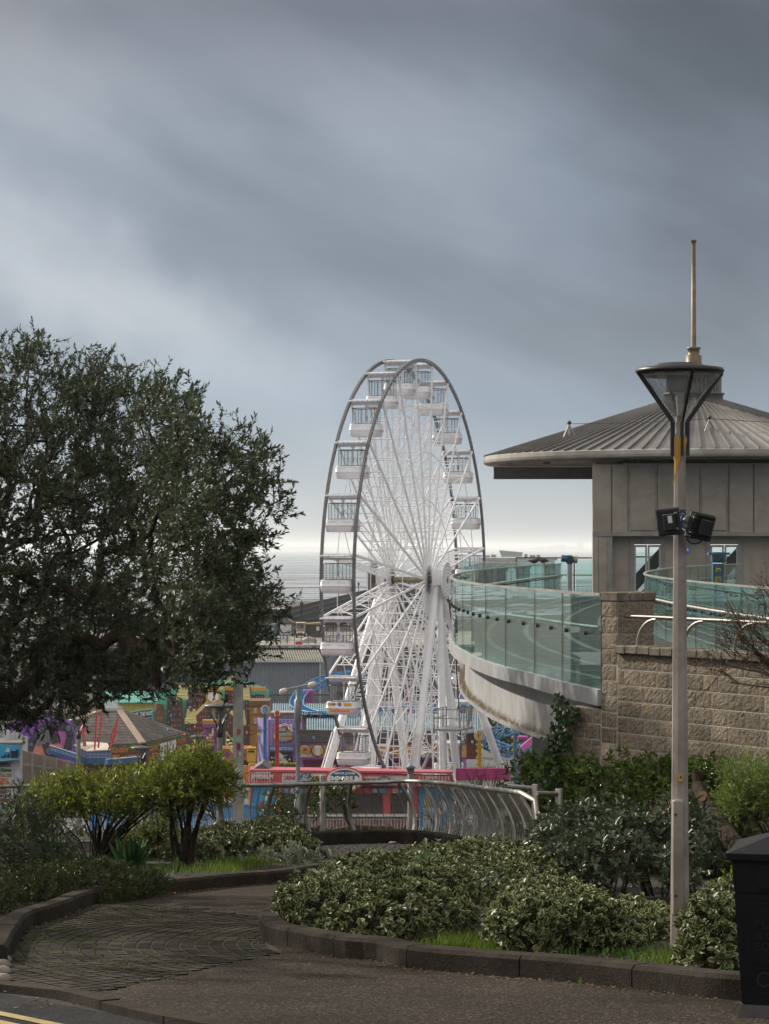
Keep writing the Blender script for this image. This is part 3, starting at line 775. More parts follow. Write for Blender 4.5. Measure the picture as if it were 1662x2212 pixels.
def blockface(mb, o, d, n, L, z0, z1, ch=.19, bl=.30, off0=0.0, gap=.016, rough=.010):
    """courses of split-faced blocks on a vertical plane"""
    zs = z1; row = 0
    while zs > z0 + .02:
        zb = max(z0, zs - ch); s = -(row % 2) * bl * .5 + off0 - random.uniform(0, .05)
        while s < L:
            w = bl * random.choice((.85, 1, 1, 1.15)); a, b_ = max(0, s) + gap / 2, min(L, s + w) - gap / 2
            if b_ - a > .03:
                nu = max(3, int((b_ - a) / .035)); nv = 6; vs = []; ph = random.uniform(0, 100)
                for j in range(nv + 1):
                    for i in range(nu + 1):
                        u, v = i / nu, j / nv; e = min(u, 1 - u, 1) * 4; f = min(v, 1 - v) * 3.2; k = min(1, e * 2.2) * min(1, f * 2.2)
                        hgt = .006 + (k * (rough * .5 + random.uniform(-.42, .45) * rough) if 0 < i < nu and 0 < j < nv else 0)
                        vs.append(o + d * (a + (b_ - a) * u) + n * hgt + Vector((0, 0, zb + gap / 2 + (zs - zb - gap) * v)))
                fs = [(j * (nu + 1) + i, j * (nu + 1) + i + 1, (j + 1) * (nu + 1) + i + 1, (j + 1) * (nu + 1) + i) for j in range(nv) for i in range(nu)]
                mb.add(vs, fs, 0, False)
            s += w
        zs = zb; row += 1
sw = thing('stone_wall', 'tan split-block retaining wall with concrete coping behind the shrubs at right', 'wall', W0 + Vector((0, 0, 13)))
mb = MB(); blockface(mb, W0 + WD * .312, WD, WN, 7.2, 12.2, 15.745); blockface(mb, W0, WD, WN, .305, 12.2, 16.36, off0=.02); blockface(mb, W0 - WD * .76, WD, WN, .755, 12.4, 15.06)
mb.build('block_courses', stone, sw)
mb = MB(); mb.prism([W0 + WD * -.76 + Vector((0, 0, 12)), W0 + WD * 7.5 + Vector((0, 0, 12)), W0 + WD * 7.5 - WN * .3 + Vector((0, 0, 12)), W0 + WD * -.76 - WN * .3 + Vector((0, 0, 12))], (0, 0, 3.05), 0)
mb.prism([W0 + WD * .0 + Vector((0, 0, 15.05)), W0 + WD * 7.5 + Vector((0, 0, 15.05)), W0 + WD * 7.5 - WN * .3 + Vector((0, 0, 15.05)), W0 - WN * .3 + Vector((0, 0, 15.05))], (0, 0, .69), 0)
mb.build('wall_core', mortar, sw)
mb = MB(); s = .33
while s < 7.2:
    w = random.uniform(.2, .245); c = W0 + WD * (s + w / 2) + WN * -.11 + Vector((0, 0, 15.79 + random.uniform(-.004, .004)))
    mb.rbox(c, (w - .01, .36, .10), .012, math.atan2(WD.y, WD.x)); s += w
mb.build('coping', copm, sw)
pr = thing('stone_pier', 'square stone gatepost pier with a flat cap between the two glass balustrades', 'pier', W0 + Vector((0, 0, 15.8)))
KC = W0 + WD * .31; RD = -WN
mb = MB(); blockface(mb, KC + WD * .002, RD, WD, .56, 15.74, 16.36, .19, .34); mb.build('block_courses', stone, pr)
mb = MB(); a = W0 + Vector((0, 0, 15.3)) - WN * .003 + WD * .004; mb.prism([a, a + WD * .30, a + WD * .30 + RD * .555, a + RD * .555], (0, 0, 1.06)); mb.build('pier_core', mortar, pr)
mb = MB(); ang = math.atan2(WD.y, WD.x)
for k, (u0, u1) in enumerate(((-.02, .33),)):
    for q in range(3):
        c = W0 + WD * ((u0 + u1) / 2) + RD * (-.02 + .2 * q + .1) + Vector((0, 0, 16.415)); mb.rbox(c, (u1 - u0, .196, .11), .012, ang)
mb.build('cap', copm, pr)
wr = thing('handrail', 'stainless tube handrail on curved brackets along the stone wall coping', 'handrail', W0 + WD * .6 + Vector((0, 0, 15.84)))
ax = W0 - WN * .08
mb = MB(); mb.tube([ax + WD * .36 + Vector((0, 0, 16.185)), ax + WD * .95 + Vector((0, 0, 16.185)), ax + WD * 7 + Vector((0, 0, 16.14))], .023, 8); mb.build('rail', M('dull_steel', (.22, .20, .185), .5, .8, .15, 8), wr)
for s in (.59, 1.44, 2.33, 3.25, 4.2):
    mb = MB(); pts = []
    for k in range(9):
        a = PI / 2 * k / 8; pts.append(ax + WD * (s + .36 * (1 - math.cos(a))) + Vector((0, 0, 15.84 + .32 * math.sin(a))))
    mb.tube(pts, .021, 7); mb.build('bracket', steel, wr)
# ------------------------------------------------------------- lift house
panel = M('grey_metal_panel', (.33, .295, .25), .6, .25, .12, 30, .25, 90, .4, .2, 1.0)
pdark = M('grey_metal_trim', (.27, .255, .235), .5, .4, .08)
roofm = M('zinc_roof', (.175, .168, .162), .46, .35, .08, 2, 0, 60, .5, .25, .5)
fascm = M('fascia_metal', (.42, .40, .37), .55, .15, .1, 1.5, 0, 60, .5, .35, .5)
YW = 96.0
XB, YB = 13.17, 103.0
lh = thing('lift_house', 'grey clad lift house with a wide conical zinc roof and tall mast at right', 'building', (XB, YB, 15))
def zz(y, Y): return H - (y - HY) / FX * Y
def xx(x, Y): return (x - CX) / FX * Y
mb = MB()
# upper panels
edges = [(1281, 1320), (1323, 1356), (1421, 1467), (1470, 1511), (1576, 1627), (1630, 1690), (1693, 1760), (1763, 1830)]
for a, b_ in edges: mb.drect(a, 1003, b_, 1150, YW, .25)
for a, b_ in ((1357.5, 1419.5), (1512.5, 1574)): mb.drect(a, 1003, b_, 1150, YW + .03, .25, 1); mb.drect(a + 5, 1012, b_ - 5, 1145, YW - .03, .06, 0)
mb.drect(1281.2, 1004, 1829, 1149, YW + .12, .1, 1)
mb.drect(1281, 1149, 1830, 1158, YW - .02, .35, 1)
mb.build('upper_cladding', [panel, pdark], lh)
mb = MB()
mb.drect(1281, 1157, 1293, 1300, YW, .3, 0); mb.drect(1293.5, 1157, 1311, 1300, YW + .02, .3, 0); mb.drect(1311.5, 1157, 1323, 1300, YW + .02, .3, 1)
mb.box((xx(1323, YW) - .05, YW + .5, 16.2), (.1, .6, 2.6), None, 1)
mb.drect(1323, 1157, 1361, 1300, YW + .6, .15, 0); mb.drect(1437, 1157, 1526, 1300, YW + .6, .15, 0); mb.drect(1604, 1157, 1830, 1300, YW + .6, .15, 0)
mb.drect(1361.2, 1157, 1436.8, 1165, YW + .6, .15, 0); mb.drect(1526.2, 1157, 1603.8, 1165, YW + .6, .15, 0)
mb.build('lobby_wall', [panel, pdark], lh)
mb = MB()
for z0_, z1_, a, b_ in ((15.0, 20.4, 8.2, 8.35),): mb.prism([(8.29, 96.2, 15.0), (9.3, 107.5, 15.0), (9.42, 107.5, 15.0), (8.41, 96.2, 15.0)], (0, 0, 5.4), 0)
mb.box((18.5, 102.5, 17.7), (.12, 12.2, 5.6), None, 0)
mb.box((14.0, 102.5, 20.35), (8.9, 12, .1), None, 0); mb.box((14.1, 102.5, 14.95), (9, 12.6, .3), None, 1)
mb.box((14.1, 102.5, 10), (9, 12, 9.6), None, 1)
mb.drect(1290, 1004, 1830, 1150, YW + 11.8, .15, 0)
mb.build('side_walls', [panel, pdark], lh)
glass_clear = glassmat('door_glass', (.80, .90, .90), .04, .02, .05, (.6, .7, .7))
for (a, b_) in ((1361, 1437), (1526, 1604)):
    fmb = MB(); Y = YW + .55
    fmb.drect(a, 1165, a + 9, 1300, Y, .1); fmb.drect(b_ - 9, 1165, b_, 1300, Y, .1); fmb.drect(a + 9.2, 1165, b_ - 9.2, 1176, Y, .1)
    d = fmb.build('door', pdark, lh)
    mid = (a + b_) / 2; g = MB(); lf = MB()
    for (p, q) in ((a + 9, mid - .6), (mid + .6, b_ - 9)):
        lf.drect(p, 1177, p + 4, 1300, Y + .03, .05); lf.drect(q - 4, 1177, q, 1300, Y + .03, .05); lf.drect(p + 4.05, 1177, q - 4.05, 1182, Y + .03, .05)
        g.drect(p + 4.1, 1182, q - 4.1, 1300, Y + .05, .015)
    lf.build('door_leaf', M('door_frame_metal', (.42, .39, .36), .4, .5, .06), d); g.build('door_glass', glass_clear, d)
    br = MB(); br.bar(P(a + 4, 1268, YW + 6), P(b_ + 2, 1188, YW + 6), .5, .3, (0, 1, 0)); br.bar(P(a, 1203, YW + 9), P(b_ + 10, 1203, YW + 9), .06, .06); br.build('brace', darkm, d)
mb = MB().drect(1482, 1183, 1490, 1195, YW + .54, .06); o = mb.build('call_panel', pdark, lh)
mb = MB().dtext('7-', 1484.5, 1186, 1488.5, 1190, YW + .52); mt, t, nd, lk, b = nt('blue_display'); b.inputs['Emission Color'].default_value = (.05, .12, 1, 1); b.inputs['Emission Strength'].default_value = 3.0; b.inputs['Base Color'].default_value = (.02, .02, .3, 1); mb.build('floor_display', mt, o)
# roof
ZE0, ZE1, RE, RC, ZC = 20.60, 20.88, 8.93, 1.22, 23.25
rc = (XB, YB, 0)
mb = MB(); mb.lathe([(RE - .02, ZE1 - .02), (RC, ZC)], rc, 96, 0, None, False, False); roof = mb.build('roof', roofm, lh)
mb = MB()
for k in range(98):
    a = 2 * PI * k / 98; e = Vector((math.cos(a), math.sin(a), 0)); c = Vector(rc)
    mb.bar(c + e * (RE + .0) + Vector((0, 0, ZE1 + .015)), c + e * (RC + .05) + Vector((0, 0, ZC + .02)), .045, .09)
mb.build('standing_seam', roofm, roof)
mb = MB(); mb.lathe([(RE - .6, ZE0 - .02), (RE - .08, ZE0 - .05), (RE + .02, ZE0), (RE + .05, ZE0 + .1), (RE + .05, ZE1 - .03), (RE - .02, ZE1)], rc, 96, 0, None, False, False); mb.build('fascia', fascm, lh)
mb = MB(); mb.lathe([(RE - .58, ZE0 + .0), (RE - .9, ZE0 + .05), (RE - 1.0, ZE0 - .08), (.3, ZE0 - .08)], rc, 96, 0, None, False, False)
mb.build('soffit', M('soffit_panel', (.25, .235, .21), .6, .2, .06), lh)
for (x, y, Y) in ((1181, 1006, 99), (1373, 1004, 96.5), (1420, 996, 95), (1533, 1002, 96.2)):
    p = P(x, y, Y); MB().lathe([(.16, ZE0 - .15), (.16, ZE0 - .06)], (p.x, p.y, 0), 12).build('downlight', darkm, lh)
mb = MB(); mb.box((6.75, YB, 20.19), (4.2, .5, .5)); mb.build('eaves_beam', M('beam_metal', (.16, .15, .14), .5, .4, .05), lh)
mb = MB(); mb.lathe([(1.24, ZC - .1), (1.24, ZC + .25), (1.3, ZC + .27), (1.3, ZC + .34), (1.12, ZC + .36), (1.12, ZC + 1.05), (1.25, ZC + 1.07), (1.25, ZC + 1.2), (.5, ZC + 1.3)], rc, 40); cu_ = mb.build('cupola', M('cupola_mesh', (.16, .17, .17), .5, .5, .1), lh)
mb = MB()
for k in range(40):
    a = 2 * PI * k / 40; e = Vector((math.cos(a), math.sin(a), 0)) * 1.15; mb.bar(Vector(rc) + e + Vector((0, 0, ZC + .36)), Vector(rc) + e + Vector((0, 0, ZC + 1.06)), .05, .05)
mb.build('louvre', pdark, cu_)
mb = MB(); mb.lathe([(.34, ZC + 1.2), (.34, ZC + 1.95), (.25, ZC + 1.96), (.25, ZC + 2.2), (.3, ZC + 2.22), (.3, ZC + 2.3), (.11, ZC + 2.32), (.085, 29.9), (.08, 30.0), (.12, 30.02), (.12, 30.12)], rc, 14); mb.build('mast', M('mast_metal', (.15, .115, .065), .5, .3, .2, 2), lh)
def anchor(x, y, Y, nm):
    p = P(x, y, Y); t_ = thing('rope_anchor', nm, 'roof anchor', p - Vector((0, 0, .5)))
    mb = MB(); top = p + Vector((0, 0, .12))
    for k in range(4):
        a = PI / 4 + PI / 2 * k; f = p + Vector((math.cos(a) * .42, math.sin(a) * .42, -.52 + .33 * .42 * (0.2 if math.sin(a) > 0 else -.2)))
        mb.bar(top, f, .03, .03)
    mb.bar(top, p + Vector((0, 0, -.5)), .09, .09); mb.build('legs', steel, t_)
    mb = MB().ball(top + Vector((0, 0, .05)), .09, 8, 6); mb.build('ring', darkm, t_); return top
t1 = anchor(1230, 922, 99.5, 'steel tripod anchor on the left slope of the conical roof'); t2 = anchor(1533, 911, 97.0, 'steel tripod anchor right of the lamp on the conical roof')
cb = MB().tube([t1, t1.lerp(t2, .5) + Vector((0, 0, -.05)), t2, P(1680, 913, 98)], .012, 4); tag(cb.build('safety_cable', darkm), 'thin steel safety cable strung between the roof anchors', 'cable')

# telescopes and birds on the deck
tb = M('telescope_blue', (.035, .12, .19), .35, .2, .1); tg = M('post_grey', (.27, .28, .29), .5, .2)
t_ = thing('telescope', 'blue coin telescope on a grey post left of the lift house', 'telescope', P(1231, 1273, 88))
Y = 88
def zy(y, Y=88): return zz(y, Y)
p = P(1231, 1240, Y)
mb = MB().lathe([(.09, ZF), (.09, zy(1216))], (p.x, Y, 0), 12); mb.build('post', tg, t_)
mb = MB().lathe([(.1, zy(1218)), (.14, zy(1214)), (.14, zy(1205)), (.16, zy(1204))], (p.x, Y, 0), 12); mb.build('coin_box', tb, t_)
mb = MB(); mb.tube([P(1213, 1206, Y), P(1240, 1208.5, Y)], [.13, .11], 12); mb.tube([P(1240, 1208.5, Y), P(1248, 1209.5, Y)], .125, 12, 1); mb.bar(P(1224, 1203, Y), P(1236, 1203, Y), .2, .12); mb.build('barrel', [tb, C('sand_band', .33, .25, .12)], t_)
Y = 60.0; t_ = thing('telescope', 'dark blue coin telescope with yellow stickers in front of the right lift door', 'telescope', (xx(1551, Y), Y, ZF))
mb = MB(); mb.box((xx(1551, Y), Y, (zz(1218, Y) + ZF) / 2), (.27, .24, zz(1218, Y) - ZF)); mb.build('pedestal', tb, t_)
mb = MB(); mb.rbox((xx(1552, Y), Y, zz(1204, Y)), (.34, .3, .26), .03); mb.box((xx(1552, Y), Y - .02, zz(1196, Y)), (.52, .34, .06)); mb.box((xx(1563, Y), Y, zz(1205, Y)), (.06, .4, .2))
for k in (-1, 1): mb.tube([(xx(1552, Y) + k * .07, Y - .14, zz(1205, Y)), (xx(1552, Y) + k * .07, Y - .22, zz(1205, Y))], .05, 10, 1)
mb.build('eyepiece_head', [tb, darkm], t_)
mb = MB(); mb.drect(1547, 1227, 1557, 1235, Y - .14, .015, 0); mb.dtext('50', 1549, 1229, 1556, 1234, Y - .15, 1); mb.drect(1545, 1246, 1558.5, 1257, Y - .14, .015, 0); mb.dtext('CAN', 1546, 1247, 1557.5, 1251, Y - .15, 1); mb.dtext('YOU', 1546, 1252, 1557.5, 1256, Y - .15, 1)
mb.build('sticker', [C('sticker_yellow', .6, .55, .04), C('sticker_black', .02, .02, .02)], t_)
fe = M('feather_black', (.02, .02, .024), .5, 0, .3)
for (x, y, Y, lab, fl_) in ((1153.5, 1216.5, 78.3, 'small black bird hunched on the far glass rail, left of the two', 1), (1173, 1214, 80.6, 'small black bird leaning forward on the far glass rail, right of the two', 1)):
    j = min(range(len(OP)), key=lambda i: abs((OP[i].x / OP[i].y) - (x - CX) / FX) + (0 if OP[i].y > 60 else 9)); c = OP[j] + Vector((0, 0, ZR + .12))
    b_ = thing('bird', lab, 'bird', c - Vector((0, 0, .12)))
    mb = MB(); d = Vector((.8, -.2, -.35)).normalized() if 'forward' in lab else Vector((.75, -.2, -.1)).normalized()
    pts = [c - d * .21, c - d * .12, c - d * .04, c + d * .05 + Vector((0, 0, .015)), c + d * .11 + Vector((0, 0, .05)), c + d * .155 + Vector((0, 0, .075)), c + d * .19 + Vector((0, 0, .06)), c + d * .235 + Vector((0, 0, .045))]
    mb.tube(pts, [.012, .035, .07, .075, .055, .045, .03, .004], 10)
    for k in (-1, 1): mb.tube([c + Vector((0, k * .02, -.05)), c + Vector((.01, k * .02, -.12))], .008, 4)
    mb.build('body', fe, b_)
# ----------------------------------------------- lamp posts, bin, guard rail
conc = M('lamp_column_paint', (.30, .26, .235), .6, .05, .08, 5, .1, 90, .4, .38, 2.2)
greyc = M('grey_column_paint', (.25, .25, .245), .6, .1, .08, 5, .1, 90, .4, .3, 2.2)
ironm = M('lamp_iron', (.026, .024, .024), .42, .3, .2, 12, .05, 120, .5, .2, 4)
ironw = M('lamp_lid_grey', (.12, .11, .105), .4, .3, .15)
lampglass = glassmat('lamp_glass', (.80, .82, .82), .06, .12, .60, (.58, .57, .54))
opal = C('lamp_reflector', .55, .53, .5, rough=.4)
def octo(mb, x, y, z0, z1, r0, r1, m=0):
    mb.lathe([(r0, z0), (r1, z1)], (x, y, 0), 8, m, Matrix.Rotation(R(22.5), 3, 'Z'), False)
def lamp(label, base, hgt, r0, r1, Rr, group=None, detail=False, mat=None, name='street_lamp'):
    t_ = thing(name, label, 'street lamp', base, group); x, y, z = base; zt = z + hgt
    ch = Rr * 1.18; zn = zt - ch
    mb = MB(); octo(mb, x, y, z - .4, zn - .28, r0, r1); mb.build('column', mat or conc, t_)
    mb = MB(); mb.lathe([(r1 * .95, zn - .3), (r1 * 1.05, zn - .28), (r1 * 1.05, zn - .12), (r1 * .7, zn - .1), (.03, zn + .02)], (x, y, 0), 16); mb.build('neck', conc if detail else ironm, t_)
    mb = MB(); mb.lathe([(.045, zn + .02), (Rr * .93, zt - .05)], (x, y, 0), 40, 0, None, True, False); mb.build('lamp_glass', lampglass, t_)
    mb = MB(); mb.lathe([(.05, zn + ch * .52), (.08, zn + ch * .56), (.10, zn + ch * .8), (.08, zn + ch * .82)], (x, y, 0), 20); mb.lathe([(.02, zn), (.03, zn + ch * .5)], (x, y, 0), 8); mb.lathe([(Rr * .3, zt - .075), (Rr * .86, zt - .068), (Rr * .86, zt - .062), (Rr * .3, zt - .06)], (x, y, 0), 32); mb.build('reflector', opal, t_)
    mb = MB(); mb.lathe([(Rr * .55, zt - .045), (Rr * .93, zt - .05), (Rr * 1.0, zt - .04), (Rr * 1.01, zt - .025), (Rr * .97, zt - .01), (Rr * .55, zt + .008), (Rr * .5, zt + .022), (Rr * .1, zt + .03)], (x, y, 0), 48, 0, None, True); mb.build('lid', ironm if detail else [ironw], t_)
    for k in range(4 if detail else 3):
        a = R(-80 + (90 if detail else 120) * k); e = Vector((math.cos(a), math.sin(a), 0)); c = Vector((x, y, 0))
        mb = MB(); pts = [c + e * (r1 + .012) + Vector((0, 0, zn - .26)), c + e * (r1 + .012) + Vector((0, 0, zn - .02)), c + e * (Rr * .99) + Vector((0, 0, zt - .035))]
        for p, q in zip(pts, pts[1:]): mb.bar(p, q, .015 if detail else .012, .03, e)
        mb.build('arm', ironm, t_)
    return t_
lx, ly, lz = xx(1469, 16.8), 16.8, 14.24
L0 = lamp('tall octagonal street lamp with cone lantern and two floodlights, in the near right flower bed', (lx, ly, lz), 4.02, .072, .041, .305, None, True)
mb = MB(); c = Vector((lx - .012, ly - .055, 0)); mb.rbox(c + Vector((-.012, -.02, lz + .62)), (.075, .05, .80), .01, R(12)); d = mb.build('access_door', conc, L0)
mb = MB()
for z in (lz + .36, lz + .92): mb.tube([c + Vector((-.03, -.04, z)), c + Vector((-.03, -.055, z))], .010, 8)
mb.build('bolt', darkm, d)
mb = MB().box((lx - .003, ly - .061, lz + 1.17), (.026, .004, .05), None, 0); mb.box((lx - .003, ly - .064, lz + 1.175), (.010, .003, .022), None, 1); mb.build('warning_sticker', [C('sticker_amber', .62, .38, .02), C('sticker_black', .02, .02, .02)], L0)
# peeling ochre tape below the lantern
mb = MB(); zt_ = zz(946, ly)
for k in range(7):
    a0, a1 = R(-150 + 20 * k), R(-130 + 20 * k)
    lo0, lo1 = [zz(1035 - v, ly) for v in (0, 14, 30, 44, 56, 66, 76)][k], [zz(1035 - v, ly) for v in (14, 30, 44, 56, 66, 76, 82)][k]
    r_ = .0465
    q = [Vector((lx + r_ * math.cos(a), ly + r_ * math.sin(a), z)) for a, z in ((a0, lo0), (a1, lo1), (a1, zt_), (a0, zt_))]
    mb.prism(q, Vector((math.cos(a0), math.sin(a0), 0)) * .003)
mb.prism([P(1458, 1020, 16.74), P(1462, 1022, 16.74), P(1456, 1046, 16.72), P(1453, 1046, 16.71)], (0, -.003, 0))
mb.build('peeling_tape', C('ochre_tape', .45, .24, .04, rough=.6, var=.2), L0)
# two floodlights strapped to the column
fl_b = M('floodlight_black', (.018, .018, .02), .5, .1, .15)
def flood(label, c, yaw, tilt, roll, w, h, fins):
    t_ = thing('floodlight', label, 'floodlight', c)
    Mx = Matrix.Rotation(yaw, 3, 'Z') @ Matrix.Rotation(tilt, 3, 'X') @ Matrix.Rotation(roll, 3, 'Y'); c = Vector(c)
    mb = MB()
    for (dx, dz, tw, th_, ty, oy) in ((0, 0, w, h, .022, 0), (0, 0, w * .94, h * .94, .014, -.018), (.02, .0, w * .52, h * .6, .035, -.04)):
        mb.rbox(c + Mx @ Vector((dx, oy, dz)), (tw, ty, th_), .006, Mx)
    mb.build('housing', fl_b, t_)
    if fins:
        mb = MB()
        for k in range(11): mb.box(c + Mx @ Vector((0, -.03, -h * .42 + h * .84 * k / 10)), (w * .86, .03, .005), Mx)
        mb.build('cooling_fin', fl_b, t_)
    else:
        mb = MB().box(c + Mx @ Vector((.03, -.0595, .02)), (.03, .002, .05), Mx); mb.build('rating_label', C('label_white', .6, .62, .64), t_)
    mb = MB(); s = 1 if label.startswith('left') else -1
    mb.bar(c + Mx @ Vector((s * w * .4, -.04, .06)), Vector((lx, ly, c.z + .075)), .02, .012); mb.bar(c + Mx @ Vector((s * w * .4, -.04, -.05)), Vector((lx, ly, c.z + .0)), .02, .012); mb.build('bracket', steel, t_)
    return t_
pl = P(1445, 1127, 16.62); pr_ = P(1513, 1137, 16.66)
flood('left black floodlight with a white label strapped to the near lamp post', pl, R(-24), R(7), R(-5), .165, .19, False)
flood('right black floodlight with cooling fins strapped to the near lamp post', pr_, R(20), R(10), R(11), .195, .185, True)
jb = thing('junction_box', 'small metal cable box with looping blue cable between the two floodlights', 'junction box', P(1488, 1128, 16.68))
Mx = Matrix.Rotation(R(20), 3, 'Z') @ Matrix.Rotation(R(35), 3, 'Y')
mb = MB().rbox(P(1489, 1126, 16.66), (.10, .05, .05), .006, Mx); mb.build('box', M('galvanised', (.30, .31, .31), .5, .5, .3, 30), jb)
mb = MB(); mb.tube(catmull([P(x, y, 16.65) for x, y in ((1482, 1110), (1473, 1118), (1475, 1138), (1487, 1142), (1492, 1134))], .02), .009, 6); mb.build('blue_cable', C('cable_blue', .02, .10, .26, rough=.4), jb)
mb = MB(); mb.tube(catmull([P(x, y, 16.68) for x, y in ((1497, 1136), (1512, 1148), (1519, 1162), (1508, 1174), (1490, 1172), (1485, 1160), (1490, 1150))], .02), .005, 5); mb.tube(catmull([P(x, y, 16.66) for x, y in ((1466, 1108), (1476, 1104), (1484, 1112))], .02), .005, 5); mb.build('black_cable', fl_b, jb)
mb = MB()
for z in (zz(1099, ly), zz(1140, ly)): mb.lathe([(.06, z - .006), (.06, z + .006)], (lx, ly, 0), 16)
mb.build('strap', steel, jb)

# lamps further down the hill
grp = 'cone lanterns along the hillside path'
lamp('grey cone lantern lamp just left of the stickered concrete post', (xx(475, 50), 50, 9.9), zz(1521, 50) - 9.9, .085, .06, .33, grp, False, greyc)
lamp('small cone lantern above the right clipped shrub, in front of the purple gate', (xx(428, 93), 93, 5.8), zz(1589, 93) - 5.8, .09, .06, .33, grp, False, greyc)
lamp('small cone lantern in front of the gift shop corner sign', (xx(305, 80), 80, 6.4), zz(1613, 80) - 6.4, .09, .06, .33, grp, False, greyc)
lamp('cone lantern under the dark tree beside the purple mural', (xx(170, 84), 84, 6.2), zz(1553, 84) - 6.2, .10, .075, .34, grp, False, greyc)
# stickered concrete post (its own lantern hides in the tree)
sp_ = lamp('near octagonal lamp post covered in small stickers, its lantern hidden in the tree', (xx(515, 33.1), 33.1, hz(33.1)), 4.4, .088, .062, .32, None, False, M('weathered_column', (.48, .47, .44), .7, .0, .1, 6, .15, 90, .4, .35, 2.0))
mb = MB()
for i, (y, h_, w_, c_) in enumerate(((1579, 9, 7, 0), (1597, 11, 8, 1), (1612, 12, 7, 2), (1626, 9, 6, 3), (1627, 7, 4, 4))):
    p = P(517 + (i == 4) * 2, y, 33.1); rr = .088 - .026 * (p.z - hz(33.1)) / 3.9
    if c_ == 1: mb.tube([Vector((p.x, 33.1 - rr - .002, p.z)), Vector((p.x, 33.1 - rr - .008, p.z))], .036, 12, c_)
    else: mb.box((p.x, 33.1 - rr - .004 - .002 * (i == 4), p.z), (w_ * .007, .004, h_ * .007), None, c_)
mb.build('sticker', [C('st_red', .45, .12, .06), C('st_mint', .35, .6, .45), C('st_magenta', .4, .02, .12), C('st_orange', .6, .2, .05), C('st_white', .7, .7, .7)], sp_)
# double headed street light on the promenade
dx_, dY = xx(644, 112), 112.0
dl = thing('street_light', 'tall grey street light with two opposed white heads left of the big wheel', 'street light', (dx_, dY, 3.4))
mb = MB().lathe([(.17, 3.3), (.17, 5.3), (.10, 5.4), (.10, zz(1562, dY)), (.16, zz(1560, dY)), (.17, zz(1512, dY)), (.10, zz(1510, dY)), (.09, zz(1484, dY))], (dx_, dY, 0), 12); mb.build('column', M('galvanised_pole', (.20, .22, .23), .5, .3, .1), dl)
mb = MB(); mb.tube([P(613, 1490, dY), P(644, 1484, dY), P(675, 1477, dY)], .05, 6); mb.build('arm', M('galvanised', (.30, .31, .31), .5, .5, .3, 30), dl)
wh_ = C('head_white', .62, .60, .55); am = C('lens_amber', .55, .40, .2, rough=.3)
for (a, b_) in (((604, 1495), (621, 1490)), ((665, 1481), (683, 1476))):
    mb = MB(); p, q = P(*a, dY), P(*b_, dY)
    mb.tube([p, p.lerp(q, .25), p.lerp(q, .75), q], [.05, .12, .13, .06], 10); o = mb.build('lamp_head', wh_, dl)
    mb = MB(); d = Vector((0, 0, -.08)); mb.tube([p + d, p.lerp(q, .3) + d, p.lerp(q, .7) + d, q + d], [.03, .1, .1, .03], 10); mb.build('lens', am, o)

# litter bin
bx = thing('litter_bin', 'black cast litter bin with raised lettering and pointed lid at the near right kerb', 'bin', (2.25, 13.35, hz(13.35)))
binm = M('bin_black', (.006, .006, .007), .6, .0, .3, 60, .25, 260, .2, .2, 3)
yaw = R(-14); Mb = Matrix.Rotation(yaw, 3, 'Z'); bc = Vector((2.25, 13.35, 0)); zb = 14.46
def bl(x, y, z): return bc + Mb @ Vector((x, y, 0)) + Vector((0, 0, z))
def frust(mb, w0, w1, z0, z1, m=0):
    vs = [bl(sx_ * w / 2, sy * w / 2, z) for w, z in ((w0, z0), (w1, z1)) for sx_, sy in ((-1, -1), (1, -1), (1, 1), (-1, 1))]
    mb.add(vs, [(3, 2, 1, 0), (4, 5, 6, 7), (0, 1, 5, 4), (1, 2, 6, 5), (2, 3, 7, 6), (3, 0, 4, 7)], m)
mb = MB(); frust(mb, .50, .575, zb + .06, zb + .665); frust(mb, .578, .602, zb + .67, zb + .845); mb.build('body', binm, bx)
mb = MB(); frust(mb, .655, .66, zb + .85, zb + .885); vs = [bl(sx_ * .32, sy * .32, zb + .886) for sx_, sy in ((-1, -1), (1, -1), (1, 1), (-1, 1))] + [bl(0, 0, zb + 1.0)]
mb.add(vs, [(0, 1, 4), (1, 2, 4), (2, 3, 4), (3, 0, 4)]); mb.build('lid', binm, bx)
mb = MB(); frust(mb, .60, .50, zb - .08, zb + .055); mb.build('plinth', M('bin_plinth', (.045, .045, .046), .7, .0, .2, 30, .2), bx)
def bf(u, z, out=.0):          # point on the front face: u across (m from left edge), z up
    w = .50 + (.575 - .50) * (z - zb - .06) / .605; return bl(u - .2875, -w / 2 - out, z)
mb = MB()
c = bl(-.11, -.302, zb + .76); nrm = (Mb @ Vector((0, -1, 0)))
mb.tube([c, c + nrm * .006], .062, 20); mb.build('opening', C('bin_hole', .001, .001, .001, rough=1), bx)
mb = MB(); rt = Mb @ Vector((1, 0, 0)); upv = Vector((0, -.06, 1))
for (t_, u, z, w, h_) in (('C', .20, zb + .545, .055, .07), ('PLASTIC', .115, zb + .475, .23, .045), ('& GLASS', .115, zb + .415, .22, .045), ('BOTTLES', .115, zb + .355, .23, .045), ('CANS', .165, zb + .295, .14, .045), ('C', .115, zb + .155, .07, .085)):
    mb.text(t_, bf(u, z, .001), rt, upv, w, h_, 0, .012, .0)
mb.build('raised_lettering', M('bin_letter', (.02, .02, .023), .35, .1, .2), bx)
mb = MB()
for (u0, z0, u1, z1) in ((.045, .64, .53, .64), (.08, .61, .5, .61), (.08, .61, .085, .29), (.09, .29, .5, .29), (.09, .255, .5, .255), (.09, .255, .095, .12), (.09, .12, .5, .12), (.04, .64, .055, .1)):
    mb.bar(bf(u0, zb + z0, .002), bf(u1, zb + z1, .002), .008, .008, nrm)
mb.build('panel_moulding', binm, bx)

